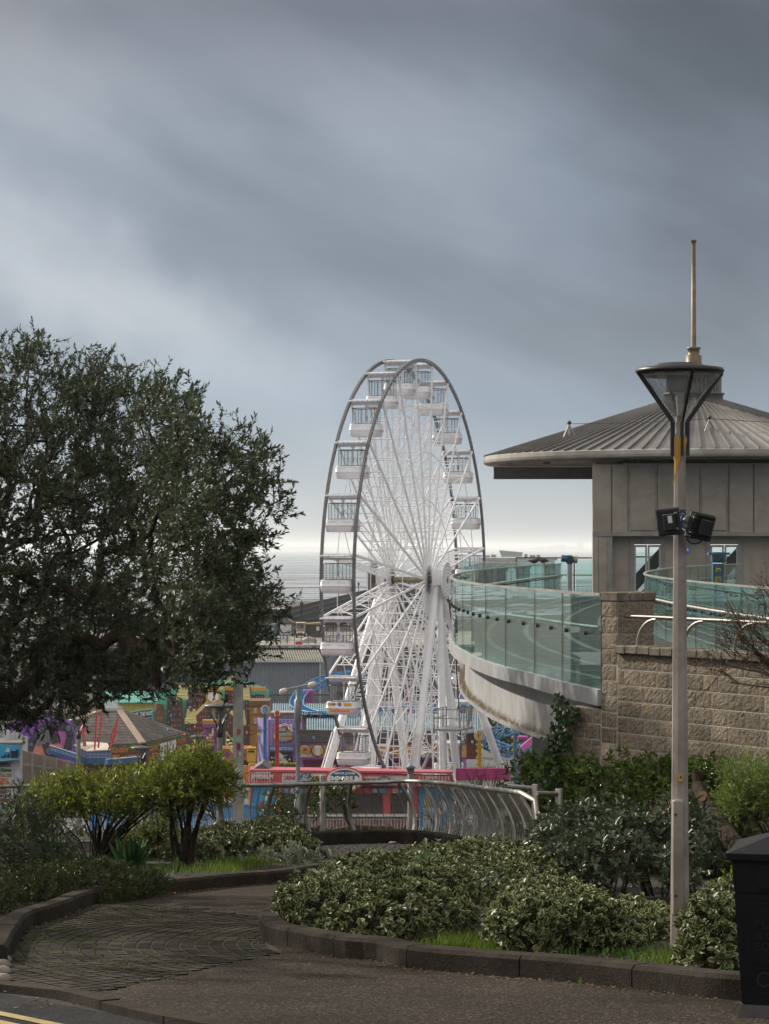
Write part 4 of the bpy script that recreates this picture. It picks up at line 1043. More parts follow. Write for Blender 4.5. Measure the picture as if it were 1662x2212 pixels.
# round stones at the left path edge
stn = M('cobble_stone', (.20, .17, .145), .8, 0, .25, 20, .3, 60)
for i, (x, y, r_, lb) in enumerate(((8, 2074, .045, 'rounded pale boulder at the left kerb end, topmost of the small row'), (6, 2087, .05, 'rounded boulder second from the top in the row at the left frame edge'), (5, 2101, .05, 'rounded boulder third from the top in the row at the left frame edge'), (5, 2117, .048, 'flat rounded boulder lowest in the row at the left frame edge'))):
    g = G(x, y + 5); tag(MB().ball((g.x, g.y, g.z + .02), (r_ * 1.25, r_, r_ * .8), 12, 8, 0, .08).build('boulder', stn), lb, 'stone', 'rounded stones at the left kerb')

# curved stainless guard rail round the landing
gp = [(-6.6, 32.8), (-5.0, 33.4), (-3.3, 34.0), (-1.96, 34.3), (-.9, 35.6), (-.1, 36.2), (.5, 35.9), (1.05, 33.3), (1.36, 30.2), (1.60, 28.0), (1.66, 27.2)]
gl_ = catmull([(x, y, 0) for x, y in gp], .125); gl_ = [Vector((p.x, p.y, hz(p.y))) for p in gl_]
gr = thing('guard_rail', 'curved stainless guard rail of bowed bars round the garden landing', 'railing', gl_[len(gl_) // 2])
gout = offset_xy(gl_, .13)
def gpt(i, h_):
    # bowed section: leans in at the top
    b_ = math.sin(PI * min(1, h_ / .95)) * .16 - .10 * (h_ / .95)
    n = (gout[i] - gl_[i]) / .13
    td = Vector((n.y, -n.x, 0)) * (-.2 * (h_ / .95) ** 1.25)
    return gl_[i] + n * b_ + td + Vector((0, 0, h_ * .96))
mb = MB(); mb.tube([gpt(i, .95) for i in range(0, len(gl_), 3)] + [gpt(len(gl_) - 1, .95), gl_[-1] + Vector((.03, -.15, .86)), gl_[-1] + Vector((.05, -.25, .62))], .03, 10); mb.build('top_rail', steel, gr)
mb = MB(); mb.tube([gpt(i, .12) for i in range(0, len(gl_), 3)], .026, 8); mb.build('bottom_rail', steel, gr)
rod = MB(); n = len(gl_)
k = 0
for i in range(2, n - 1):
    if i % 7 == 2:
        mb = MB(); tdir = (gl_[min(i + 1, n - 1)] - gl_[i - 1]).normalized(); pts = [gpt(i, .08 + .87 * j / 9) for j in range(10)]
        for p, q in zip(pts, pts[1:]): mb.bar(p, q, .055, .035, (q - p).cross(tdir))
        mb.build('upright', steel, gr)
        mb = MB(); p = gpt(i, .95); mb.tube([p - tdir * .02, p + tdir * .02], .037, 10); mb.build('collar', steel, gr)
    else:
        one = gl_[i].x > -3.4 and k < 100; k += one
        (MB() if one else rod).tube([gpt(i, .12 + .83 * j / 6) for j in range(7)], .0065, 4).build('rod', steel, gr) if one else rod.tube([gpt(i, .12 + .83 * j / 6) for j in range(7)], .008, 4)
o = rod.build('rods', steel, gr); o['kind'] = 'stuff'
for lab, xd, Y, y0, y1 in (('stout steel post at the right end of the curved guard rail', 1208, 27.6, 1704, 1850), ('steel post behind the guard rail just left of its end post', 1157, 28.6, 1694, 1840), ('steel post with conical vent cap behind the guard rail in front of the pink kiosk', 887, 39.0, 1668, 1830), ('bare steel post behind the guard rail left of the oval kiosk sign', 697, 39.0, 1675, 1830)):
    t_ = thing('steel_post', lab, 'post', (xx(xd, Y), Y, hz(Y)))
    mb = MB(); x = xx(xd, Y); r_ = .045; z1 = zz(y0, Y)
    mb.lathe([(r_, hz(Y) - 1.2), (r_, z1 - .01), (r_ * .9, z1)], (x, Y, 0), 12); mb.build('shaft', steel, t_)
    if 'right end' in lab: MB().tube([(x, Y, z1 - .06), P(1160, 1714, 27.3)], .028, 8).build('rail', steel, t_)
    if 'just left' in lab: MB().tube([(x, Y, z1 - .05), P(1100, 1698, 29.5)], .026, 8).build('rail', steel, t_)
    if 'vent cap' in lab: MB().lathe([(.05, z1 - .02), (.06, z1 + .02), (.06, z1 + .06), (.10, z1 + .065), (.02, z1 + .12)], (x, Y, 0), 14).build('cap', C('vent_grey', .3, .33, .33), t_)

for lab, x, y, w in (('crumpled white paper scrap lying by the far landing kerb', 852, 1826, .09), ('small white feather on the grass by the central kerb', 967, 2046, .035), ('small orange wrapper at the foot of the left kerb', 372, 1934, .04)):
    g = G(x, y, .012); mb = MB(); vs = [g + Vector((random.uniform(-1, 1) * w, random.uniform(-1, 1) * w, random.uniform(0, .7) * w)) for _ in range(9)]
    for i in range(7): mb.face([vs[i], vs[i + 1], vs[i + 2]])
    tag(mb.build('litter_scrap', C('scrap_orange', .45, .10, .03) if 'orange' in lab else C('scrap_white', .6, .6, .6)), lab, 'litter')
# ---------------------------------------------------------------- big wheel
white = M('wheel_white_paint', (.80, .80, .82), .4, 0, .04, 1.5, 0, 60, .5, .10, .5)
rimg = M('rim_grey_paint', (.15, .15, .16), .45, .2, .1, 2, 0, 60, .5, .2, .6)
WR = 12.6; RZ = math.atan2(-.31, .945)
WC = Vector((1.45, 139.28, 15.17))
wh = thing('ferris_wheel', 'big white ferris wheel with grey rims standing beside the pier', 'ferris wheel', WC, None, RZ)
def ring(mb, x, r, w, h, n=120, m=0):
    vs = []
    for i in range(n):
        a = 2 * PI * i / n; s_, c_ = math.sin(a), math.cos(a)
        for (dx, dr) in ((-w / 2, -h / 2), (w / 2, -h / 2), (w / 2, h / 2), (-w / 2, h / 2)): vs.append((x + dx, (r + dr) * s_, (r + dr) * c_))
    fs = []
    for i in range(n):
        o, p = i * 4, ((i + 1) % n) * 4
        for j in range(4): fs.append((o + j, p + j, p + (j + 1) % 4, o + (j + 1) % 4))
    mb.add(vs, fs, m)
for x in (.91, -.91):
    mb = MB(); ring(mb, x, WR, .13, .20); rim_ = mb.build('rim', rimg, wh)
    bl_ = MB()
    for i in range(180):
        a = 2 * PI * i / 180; bl_.ball((x + math.copysign(.085, x) , WR * math.sin(a), WR * math.cos(a)), .035, 5, 3)
    bl_.build('rim_lights', C('bulb_white', .7, .7, .68, rough=.3), rim_)
idx0 = None; spoke0 = None
def spoke_mesh():
    mb = MB(); A = 2 * PI / 24
    for x0, x1 in ((1.1, .91), (-1.1, -.91)):
        mb.bar((x0, 0, .55), (x1, 0, WR - .1), .085, .12, (0, 1, 0))
        for r_ in (4.6, 7.4, 10.0):
            xx_ = x0 + (x1 - x0) * r_ / WR
            mb.bar((xx_, 0, r_), (xx_, r_ * math.sin(A), r_ * math.cos(A)), .038, .038)
        xx_ = x0 + (x1 - x0) * .7
        mb.bar((xx_, 0, 7.4), (xx_, 10 * math.sin(A), 10 * math.cos(A)), .034, .034)
    for i, r_ in enumerate((3.0, 4.6, 6.0, 7.4, 8.7, 10.0, 11.2)): mb.bar((-1.0, 0, r_), (1.0, 0, r_), .04, .05)
    for ra, rb in ((4.6, 7.4), (7.4, 10.0), (10.0, 12.4)): mb.bar((-1.0, 0, ra), (1.0, 0, rb), .036, .036)
    for x in (-.62, -.22): mb.bar((x, 0, 2.2), (x, 0, 11.2), .035, .05, (0, 1, 0))
    z = 2.4
    while z < 11.2: mb.bar((-.62, 0, z), (-.22, 0, z), .028, .028); z += .34
    return mb
th0 = R(-8.3)
for k in range(24):
    th = th0 - 2 * PI * k / 24
    if spoke0 is None: spoke0 = spoke_mesh().build('spoke', white, wh); o = spoke0
    else: o = spoke0.copy(); COL.objects.link(o); o.parent = wh
    o.rotation_euler = (-th, 0, 0)
MY = Matrix.Rotation(R(90), 3, 'Y')
mb = MB(); mb.lathe([(.16, -2.3), (.16, 2.3)], (0, 0, 0), 14, 0, MY); mb.build('axle', M('axle_grease', (.28, .22, .14), .5, .4, .3, 4), wh)
for x in (1.1, -1.1):
    mb = MB(); mb.lathe([(.62, x - .06), (.7, x - .04), (.7, x + .04), (.62, x + .06)], (0, 0, 0), 28, 0, MY); mb.lathe([(.24, x - .15), (.24, x + .15)], (0, 0, 0), 18, 1, MY)
    for k in range(24): a = 2 * PI * k / 24; mb.tube([(x + .08, .3 * math.sin(a), .3 * math.cos(a)), (x + .1, .85 * math.sin(a), .85 * math.cos(a))], .012, 4, 1)
    mb.build('hub', [white, darkm], wh)
dsc = MB(); dsc.lathe([(1.0, 2.16), (1.05, 2.19), (1.05, 2.24), (1.0, 2.27)], (0, 0, 0), 40, 0, MY)
for r_, q in ((.2, 6), (.42, 12), (.62, 18), (.82, 24), (.95, 30)):
    for k in range(q): a = 2 * PI * k / q; dsc.ball((2.285, r_ * math.sin(a), r_ * math.cos(a)), .024, 5, 3, 1)
dsc.build('hub_disc', [white, darkm], wh)
dsc = MB(); dsc.lathe([(1.0, -2.27), (1.05, -2.22), (1.05, -2.17), (1.0, -2.14)], (0, 0, 0), 40, 0, MY); dsc.build('hub_disc', rimg, wh)
zg = -15.17
legs = [((1.65, 0, -.1), (1.65, -6.2, zg), 1), ((1.65, 0, -.1), (1.7, 5.2, zg), 0), ((1.75, .1, -.3), (2.3, -.6, zg), 1), ((1.7, .1, -.4), (5.0, 6.6, zg), 0),
        ((-1.65, 0, -.1), (-4.3, -6.2, zg), 1), ((-1.65, 0, -.1), (-1.7, 6.2, zg), 0), ((-1.65, 0, -.1), (-1.7, -5.4, zg), 0), ((-1.7, 0, -.4), (-4.6, 6.2, zg), 1)]
for a, b_, lad in legs:
    a, b_ = Vector(a), Vector(b_); mb = MB()
    mb.tube([a, a.lerp(b_, .04), a.lerp(b_, .55), a.lerp(b_, .56), a.lerp(b_, .57), b_], [.14, .2, .23, .3, .23, .25], 10); lg = mb.build('leg', white, wh)
    if lad:
        mb = MB(); d = (b_ - a); side = Vector((1, 0, 0)).cross(d).normalized(); out = side if side.y < 0 else -side
        s0, s1 = a.lerp(b_, .57), b_
        for w in (-.2, .2): mb.bar(s0 + out * .36 + Vector((w, 0, 0)), s1 + out * .36 + Vector((w, 0, 0)), .05, .05)
        nr_ = int((s1 - s0).length / .36)
        for k in range(nr_): p = s0.lerp(s1, k / nr_) + out * .36; mb.bar(p - Vector((.2, 0, 0)), p + Vector((.2, 0, 0)), .03, .03)
        mb.build('ladder', white, lg)
mb = MB().box((1.7, 0, .15), (.5, .7, .9)); mb.box((-1.7, 0, .15), (.5, .7, .9)); mb.build('bearing', white, wh)
# lattice base and boarding platform
mb = MB()
for x in (-1.9, 1.9):
    for zq in (-14.6, -13.1, -11.8): mb.bar((x, -6.2, zq), (x, 6.2, zq), .16, .18)
    for k in range(9):
        y = -6 + 1.5 * k; mb.bar((x, y, zg), (x, y, -11.8), .12, .12)
        if k < 8: mb.bar((x, y, -13.1), (x, y + 1.5, -11.8), .07, .07); mb.bar((x, y, -13.1), (x, y + 1.5, -14.6), .07, .07)
for y in (-6, -3, 0, 3, 6):
    for zq in (-14.6, -13.1): mb.bar((-1.9, y, zq), (1.9, y, zq), .12, .14)
mb.build('base_frame', white, wh)
mb = MB(); mb.box((3.2, -2, -8.35), (1.6, 2.6, .12)); 
for x in (2.45, 3.95):
    for y in (-3.25, -2.4, -1.5, -.75): mb.bar((x, y, -8.3), (x, y, -7.2), .05, .05)
    for z in (-7.2, -7.7): mb.bar((x, -3.25, z), (x, -.75, z), .045, .045)
for z in (-7.2, -7.7): mb.bar((2.45, -3.25, z), (3.95, -3.25, z), .045, .045)
mb.build('service_platform', M('galvanised', (.30, .31, .31), .5, .5, .3, 30), wh)
cbl = MB(); cbl.tube([(2.2, .3, -.8), (2.5, .8, -4), (2.6, 1.6, -9), (2.5, 2.0, zg)], .04, 5); cbl.build('power_cable', darkm, wh)

# cabins
cabg = glassmat('cabin_window', (.90, .92, .93), .02, .03, .14, (.6, .62, .64))
brz = M('window_frame_bronze', (.13, .10, .075), .5, .3, .2)
cabw = M('cabin_white', (.76, .755, .79), .35, 0, .05, 3, 0, 60, .5, .12, 1.0)
c0 = thing('wheel_cabin', 'x', 'wheel cabin', (0, 0, 0), 'cabins of the big wheel'); W[c0.name] = Vector((0, 0, 0))
mb = MB(); mb.rbox((0, 0, -.06), (1.66, 1.36, .09), .03); mb.bar((-.8, 0, -.2), (.8, 0, -.2), .12, .13); 
for x in (-.6, -.3, 0, .3, .6): mb.ball((x, -.685, -.06), .028, 5, 3, 1)
mb.build('roof', [cabw, C('bulb_blue', .10, .2, .35)], c0)
mb = MB(); mb.lathe([(.06, -1.75), (.05, -.45), (.06, -.35), (.16, -.26)], (0, 0, 0), 10); mb.box((0, 0, -1.0), (.1, .1, .3), None, 1); mb.build('mast', [cabw, C('cabin_purple', .2, .08, .35)], c0)
def rrect(a, b_, r_, z, n=4):
    pts = []
    for (sx_, sy, a0) in ((1, 1, 0), (-1, 1, 90), (-1, -1, 180), (1, -1, 270)):
        for k in range(n + 1):
            an = R(a0 + 90 * k / n); pts.append(Vector((sx_ * (a - r_) + r_ * math.cos(an), sy * (b_ - r_) + r_ * math.sin(an), z)))
    return pts
def loft(mb, loops, m=0, cap=True, smooth=True):
    n = len(loops[0]); vs = [p for l in loops for p in l]; fs = []
    for i in range(len(loops) - 1):
        for j in range(n): j2 = (j + 1) % n; fs.append((i * n + j, i * n + j2, (i + 1) * n + j2, (i + 1) * n + j))
    mb.add(vs, fs, m, smooth)
    if cap: mb.add(loops[0], [tuple(range(n - 1, -1, -1))], m); mb.add(loops[-1], [tuple(range(n))], m)
mb = MB()
lo_ = []
for a, b_, z in ((.72, .58, -1.99), (.765, .64, -1.95), (.81, .68, -1.70), (.81, .68, -1.68), (.84, .71, -1.66), (.84, .71, -1.62), (.815, .69, -1.60), (.80, .68, -1.38), (.78, .66, -1.31)): lo_.append(rrect(a, b_, .22, z))
loft(mb, lo_)
for x in (-.42, .42): mb.rbox((x, -.672, -1.435), (.46, .03, .13), .01)
tub = mb.build('tub', cabw, c0)
mb = MB(); lp = rrect(.69, .56, .24, -1.34); lq = rrect(.69, .56, .24, -.46)
loft(mb, [lp, lq], 0, False); mb.build('window', cabg, c0)
mb = MB()
for z in (-.45, -1.3): mb.tube([p + Vector((0, 0, z)) for p in rrect(.70, .57, .24, 0)], .022, 5, 0, False, True)
for i in (2, 4, 5, 7, 12, 14, 15, 17): p = rrect(.70, .57, .24, 0)[i]; mb.bar(p + Vector((0, 0, -1.32)), p + Vector((0, 0, -.44)), .024, .024)
for x in (-.12, .14): mb.bar((x, -.575, -1.3), (x, -.575, -.45), .018, .02)
mb.build('window_frame', brz, c0)
mb = MB().rbox((0, .3, -1.45), (1.2, .4, .22), .04); mb.rbox((0, -.3, -1.45), (1.2, .4, .22), .04); mb.build('bench', C('seat_pink', .5, .2, .35), c0)
cp_ = MB().box((0, 0, .02), (1.78, .1, .1)); cp_.build('hanger', cabw, c0)
idx = build_children_index(); dred = C('decal_red', .5, .08, .03)
names = ['first', 'second', 'third', 'fourth', 'fifth', 'sixth', 'seventh', 'eighth', 'ninth', 'tenth', 'eleventh', 'twelfth']
Mz = Matrix.Rotation(RZ, 3, 'Z'); vis = []
for k in range(24):
    th = R(8.3 + 15 * k); left = k < 12
    loc = WC + Mz @ Vector((0, -WR * math.sin(th), WR * math.cos(th)))
    nn = (k + 1) if left else 24 - k
    if left: lab = 'white wheel cabin, %s down the left side counting from the top of the wheel' % names[nn - 1]
    else: lab = 'white wheel cabin, %s down the right side counting from the top of the wheel' % names[nn - 1]
    if k == 0: c0.location = loc; c0.rotation_euler = (0, 0, RZ); c0['label'] = lab; o = c0
    else: o = copy_tree(c0, loc, RZ, lab, None, idx)
    W[o.name] = Vector((0, 0, 0))
    mb = MB().text(str(11 + k), (.838, -.12, -1.76), (0, 1, 0), (0, 0, 1), .24, .16, 0, .004, .02); mb.build('number_decal', dred, o)
    if k == 7:     # the decorated cabin
        mb = MB(); Yf = -.70
        mb.box((-.45, Yf - .01, -1.43), (.42, .02, .13), None, 0); mb.box((.45, Yf - .01, -1.43), (.42, .02, .13), None, 0); mb.box((-.33, Yf - .025, -1.42), (.18, .02, .07), None, 2)
        mb.box((0, Yf - .01, -1.73), (1.1, .02, .13), None, 1); mb.box((-.4, Yf - .02, -1.73), (.2, .02, .1), None, 0); mb.box((.42, Yf - .02, -1.73), (.2, .02, .1), None, 0)
        mb.tube([(0, Yf + .01, -1.42), (0, Yf - .02, -1.42)], .1, 12, 2); mb.tube([(0, Yf - .022, -1.40), (0, Yf - .03, -1.40)], .05, 12, 3)
        mb.text('City Wheel', (-.36, Yf - .025, -1.78), (1, 0, 0), (0, 0, 1), .72, .12, 4, .006, .01)
        mb.build('decal', [C('decal_yellow', .75, .45, .03), C('decal_orange', .75, .12, .02), C('cabin_purple', .2, .08, .35), C('decal_green', .15, .4, .12), C('decal_white', .8, .8, .8)], o)
# ------------------------------------------------------------ the funfair
pink = C('kiosk_pink', .52, .085, .10); pinkl = C('stripe_pale', .66, .42, .40); wht = C('paint_white', .74, .73, .71); navy = C('oval_blue', .02, .10, .22)
skyb = C('mural_sky', .05, .32, .55); shut = M('shutter_steel', (.13, .125, .12), .5, .4, .1, 4); red = C('letter_red', .42, .03, .04); cream = C('letter_cream', .75, .62, .45)
purple = C('park_purple', .14, .045, .28); blk = C('paint_black', .018, .017, .018); mag = C('shutter_magenta', .26, .02, .10); yel = C('park_yellow', .58, .34, .04); lyel = C('pale_yellow', .62, .58, .25)
blu = C('track_blue', .05, .22, .45); pinkp = C('pillar_pink', .52, .13, .36); teal = C('teal_paint', .10, .42, .37); brn = C('fascia_brown', .10, .03, .02); org = C('fascia_orange', .52, .25, .07); green = C('leaf_green_paint', .05, .30, .05); grys = C('pale_grey', .42, .42, .42)
stripeP = C('pavilion_purple', .47, .20, .56); stripeB = C('pavilion_blue', .12, .22, .46)

# pink ice cream kiosk
KY = 116.0
k_ = thing('ice_cream_kiosk', 'pink striped ice cream kiosk with an oval blue sign and grey shutters', 'kiosk', (xx(760, KY), KY, 3.35))
mb = MB(); mb.drect(541, 1700, 978, 1797, KY + .4, 3.4, 0); mb.build('body', [pink], k_)
mb = MB(); mb.prism([P(541, 1667, KY - .3), P(978, 1672, KY - .3), P(978, 1667, KY + 4), P(541, 1660, KY + 4)], (0, 0, .1)); mb.build('roof', C('roof_pink', .50, .10, .13), k_)
mb = MB(); mb.dpoly([(536, 1663), (640, 1668), (980, 1676), (980, 1701), (536, 1691)], KY - .25, .5, 0); fa = mb.build('fascia', pink, k_)
mb = MB()
for i in range(9):      # awning stripes at the left end
    x = 537 + i * 5.6; mb.dpoly([(x, 1664.5), (x + 2.8, 1664.7), (x + 2.8, 1690.3), (x, 1690)], KY - .28, .03, 0)
mb.build('awning_stripes', [pinkl], fa); mb = MB()
for i in range(10):
    x = 905 + i * 7; mb.dpoly([(x, 1676), (x + 3.5, 1676.2), (x + 3.5, 1699), (x, 1698.6)], KY - .28, .03, 0)
mb.build('awning_stripes', [pinkl, wht, pink], fa); mb = MB()
mb.drect(610, 1671, 706, 1690, KY - .29, .04, 1)
for i in range(22): mb.drect(611 + i * 4.4, 1671.3, 613 + i * 4.4, 1673, KY - .31, .02, 2); mb.drect(611 + i * 4.4, 1688, 613 + i * 4.4, 1689.7, KY - .31, .02, 2)
mb.build('sign_panel', [pinkl, wht, pink], fa); mb = MB()
mb.drect(783, 1677, 880, 1695, KY - .29, .04, 1)
for i in range(22): mb.drect(784 + i * 4.4, 1677.3, 786 + i * 4.4, 1679, KY - .31, .02, 2); mb.drect(784 + i * 4.4, 1693, 786 + i * 4.4, 1694.7, KY - .31, .02, 2)
mb.build('sign_panel', [pinkl, wht, pink], fa)
MB().dell(661, 1680, 14, 9, KY - .36, .05, 0).build('oval_sign', navy, fa); MB().dell(831, 1686, 15, 9, KY - .36, .05, 0).build('oval_sign', navy, fa)
mb = MB()
mb.dtext("NANA JUNE'S", 552, 1667, 583, 1672, KY - .3, 0, .02, .1); mb.dtext("EMPORIUM", 545, 1672.5, 590, 1682, KY - .3, 0, .03, .08); mb.dtext('ICE CREAM', 556, 1683.5, 578, 1687, KY - .3, 1, .02, .08)
mb.build('lettering', [wht, red], fa); mb = MB()
mb.dtext('DRINKS', 613, 1675, 645, 1685.5, KY - .32, 1, .03); mb.build('lettering', [wht, red], fa); mb = MB(); mb.dtext('DESSERTS', 677, 1676, 704, 1686, KY - .32, 1, .03)
mb.build('lettering', [wht, red], fa); mb = MB()
mb.dtext('ICE', 655, 1673, 668, 1679, KY - .38, 0, .03); mb.dtext('CREAM', 650, 1680, 673, 1687, KY - .38, 0, .03)
mb.build('lettering', [wht, red], fa); mb = MB()
mb.dtext('POPCORN', 786, 1681, 815, 1691, KY - .32, 1, .03); mb.build('lettering', [wht, red], fa); mb = MB(); mb.dtext('DONUTS', 848, 1682, 876, 1691.5, KY - .32, 1, .03)
mb.build('lettering', [wht, red], fa); mb = MB()
mb.dtext('CANDY', 821, 1680, 841, 1685, KY - .38, 0, .03); mb.dtext('FLOSS', 822, 1686.5, 841, 1692, KY - .38, 0, .03)
mb.build('lettering', [wht, red], fa); mb = MB()
mb.dtext("JUNE'S", 922, 1677, 945, 1684, KY - .32, 0, .02); mb.dtext('MILKSHAKES', 908, 1686, 960, 1695, KY - .32, 0, .02)
mb.build('lettering', [wht, red], fa)
mb = MB(); mb.dell(745, 1684, 42, 27, KY - .55, .18, 0, 36); mb.dell(745, 1684, 38, 24, KY - .58, .03, 2, 36); mb.dell(745, 1681, 33, 18, KY - .61, .03, 1, 36); 
mb.dtext('NANA JUNES', 722, 1667.5, 768, 1674.5, KY - .63, 2, .03); mb.dtext('EMPORIUM', 710, 1676, 780, 1690, KY - .63, 2, .05); mb.dpoly([(765, 1690), (776, 1690), (769, 1706)], KY - .64, .04, 3); mb.dell(770, 1688, 7, 5, KY - .66, .05, 2)
mb.build('oval_sign', [pink, navy, C('letter_white', .85, .82, .76), C('cone_orange', .6, .3, .08)], k_)
for (a, b_) in ((614, 660), (668, 690), (694, 757), (761, 827), (845, 888)):
    mb = MB(); y = 1716
    while y < 1757: mb.drect(a, y, b_, y + 2.1, KY + .32, .1); y += 3.2
    mb.drect(a, 1715, b_, 1760, KY + .42, .02, 1); mb.build('shutter', [shut, blk], k_)
mb = MB()
for a, b_ in ((601, 613), (660.3, 667.6), (757.3, 760.7), (828, 844), (889, 902)): mb.drect(a, 1701, b_, 1797, KY + .25, .3)
mb.drect(600, 1702, 902, 1714, KY + .2, .2); mb.build('post', pink, k_)
mb = MB()
for i, (a, b_, c_) in enumerate(((614, 627, 0), (629, 642, 1), (645, 659, 0), (700, 712, 2), (716, 724, 1), (806, 815, 0), (819, 834, 0), (849, 860, 1), (864, 876, 0), (879, 887, 1))):
    mb.drect(a, 1703, b_, 1713, KY + .15, .03, c_)
    for q in range(3): mb.drect(a + 1.5, 1704.5 + q * 2.7, a + (b_ - a) * .8, 1705.4 + q * 2.7, KY + .13, .015, 3)
mb.dtext('ICE CREAM', 806, 1705, 815, 1711, KY + .11, 1)
mb.build('menu_board', [skyb, wht, red, grys], k_)
mb = MB(); mb.drect(598, 1760, 904, 1764, KY - .1, .5, 1)
for i in range(46): mb.drect(600 + i * 6.6, 1765, 603.6 + i * 6.6, 1797, KY + .2, .18, 2)
mb.build('counter', [pink, wht, pinkl], k_)
mb = MB(); mb.drect(559, 1693, 599, 1797, KY + .28, .1, 0); mb.dell(580, 1722, 8, 13, KY + .26, .03, 1); mb.dpoly([(573, 1730), (588, 1730), (581, 1760)], KY + .25, .03, 2); mb.dell(566, 1740, 5, 9, KY + .26, .03, 3); mb.dell(592, 1745, 5, 8, KY + .26, .03, 4)
mb.drect(545, 1694, 558.5, 1797, KY + .3, .08, 5); mb.build('mural_panel', [skyb, wht, C('cone_orange', .6, .3, .08), red, brn, blu], k_)
mb = MB(); mb.drect(905, 1700, 978, 1797, KY + .28, .1, 0); mb.dell(925, 1730, 9, 14, KY + .26, .03, 1); mb.dell(926, 1727, 6, 8, KY + .24, .03, 2); mb.dell(955, 1745, 10, 16, KY + .26, .03, 3); mb.dpoly([(915, 1745), (937, 1745), (930, 1790), (918, 1790)], KY + .25, .03, 4)
mb.build('mural_panel', [skyb, C('hair_blond', .6, .45, .2), C('mural_skin', .55, .36, .26), wht, C('apron', .5, .5, .55)], k_)
mb = MB(); mb.prism([P(546, 1662, KY + 1), P(583, 1662, KY + 1), P(566, 1649, KY + 1)], (0, 2.5, 0)); mb.build('roof_wedge', C('wedge_grey', .10, .10, .10), k_)
# palisade along the promenade in front of the kiosk and blue barrier fencing at left
pf = thing('metal_fence', 'low grey metal fence at the foot of the pink kiosk', 'fence', (xx(780, 113), 113.2, 3.4)); mb = MB()
for i in range(96): x = xx(640, 113) + i * .17; mb.bar((x, 113.2, 3.36), (x, 113.2, 4.35), .03, .03)
mb.bar((xx(640, 113), 113.2, 4.3), (xx(640, 113) + 16, 113.2, 4.3), .05, .05); mb.bar((xx(640, 113), 113.2, 3.5), (xx(640, 113) + 16, 113.2, 3.5), .05, .05); mb.build('railings', M('galvanised', (.30, .31, .31), .5, .5, .3, 30), pf)
bf_ = thing('blue_fence', 'bright blue upright bar fence seen through the guard rail left of the kiosk', 'fence', (xx(450, 104), 104, 4.6))
mb = MB(); Y0, Y1 = 100.0, 113.0
fa_, fb_ = Vector((xx(190, 98), 98, 0)), Vector((xx(556, 113), 113, 0))
nb = 84
for i in range(nb + 1):
    p = fa_.lerp(fb_, i / nb); z = tz(p.y); mb.bar((p.x, p.y, z), (p.x, p.y, z + 1.75), .055, .03)
mb.build('upright', blu, bf_); mb = MB()
for h_ in (.25, 1.55): mb.bar(fa_ + Vector((0, 0, tz(fa_.y) + h_)), fb_ + Vector((0, 0, tz(fb_.y) + h_)), .05, .08)
mb.build('rail', blu, bf_)
sg = MB(); sg.drect(447, 1700, 463, 1726, 107, .03, 0); sg.drect(448, 1714, 462, 1725, 106.98, .02, 1); sg.dtext('CCTV', 449, 1717, 461, 1722, 106.95, 2); tag(sg.build('warning_sign', [C('sign_yellow', .6, .48, .03), blk, wht]), 'yellow and black security notice on the blue fence', 'sign')
# handrail of the steps
hs = thing('handrail', 'white tube handrail of the steps curving down behind the concrete post', 'handrail', (xx(450, 60), 60, 8.8)); mb = MB()
mb.tube([P(x, y, 62) for x, y in ((318, 1718), (380, 1735), (440, 1752), (490, 1775), (500, 1790), (498, 1800), (520, 1803))], .035, 7)
mb.tube([P(x, y, 62) for x, y in ((250, 1760), (330, 1775), (440, 1795), (490, 1803))], .035, 7)
mb.build('rail', M('white_rail', (.5, .5, .5), .4, .3), hs)
for x, y in ((350, 1726), (410, 1744), (470, 1764)): MB().tube([P(x, y, 62), P(x, y + 55, 62)], .035, 6).build('post', greyc, hs)
# orange boom lift
bo = thing('boom_lift', 'orange boom lift folded behind the blue fence beside the pink kiosk', 'boom lift', (xx(515, 124), 124, 0)); orm = C('machine_orange', .62, .24, .02); Y = 125.5
mb = MB(); mb.bar(P(490, 1725, Y), P(520, 1672, Y), .5, .42, (0, 1, 0)); mb.bar(P(531, 1660, Y), P(549, 1712, Y), .34, .3, (0, 1, 0)); mb.bar(P(527, 1655, Y), P(537, 1690, Y), .3, .24, (0, 1, 0)); mb.build('boom', orm, bo)
mb = MB(); mb.text('Haulotte', P(493, 1722, Y - .3), (P(516, 1678, Y) - P(491, 1722, Y)), Vector((-.9, 0, .5)), .95, .2); mb.build('lettering', blk, bo)
mb = MB(); mb.tube([P(x, y, Y) for x, y in ((538, 1655), (541, 1651), (563, 1651), (565, 1660), (564, 1672))], .05, 6); mb.tube([P(541, 1665, Y), P(564, 1665, Y)], .05, 6); mb.rbox(P(553, 1662, Y + .2), (.5, .4, .32), .03, None, 1); mb.build('basket', [orm, blk], bo)
mb = MB(); mb.box((xx(520, Y), Y + .6, .75), (2.6, 1.6, .7), None, 0)
for sx_ in (-1, 1):
    for sy in (-1, 1): mb.lathe([(.42, -.15), (.42, .15)], (xx(520, Y) + sx_ * .9, Y + .6 + sy * .8, .42), 16, 1, Matrix.Rotation(R(90), 3, 'X'))
mb.build('chassis', [orm, blk], bo)

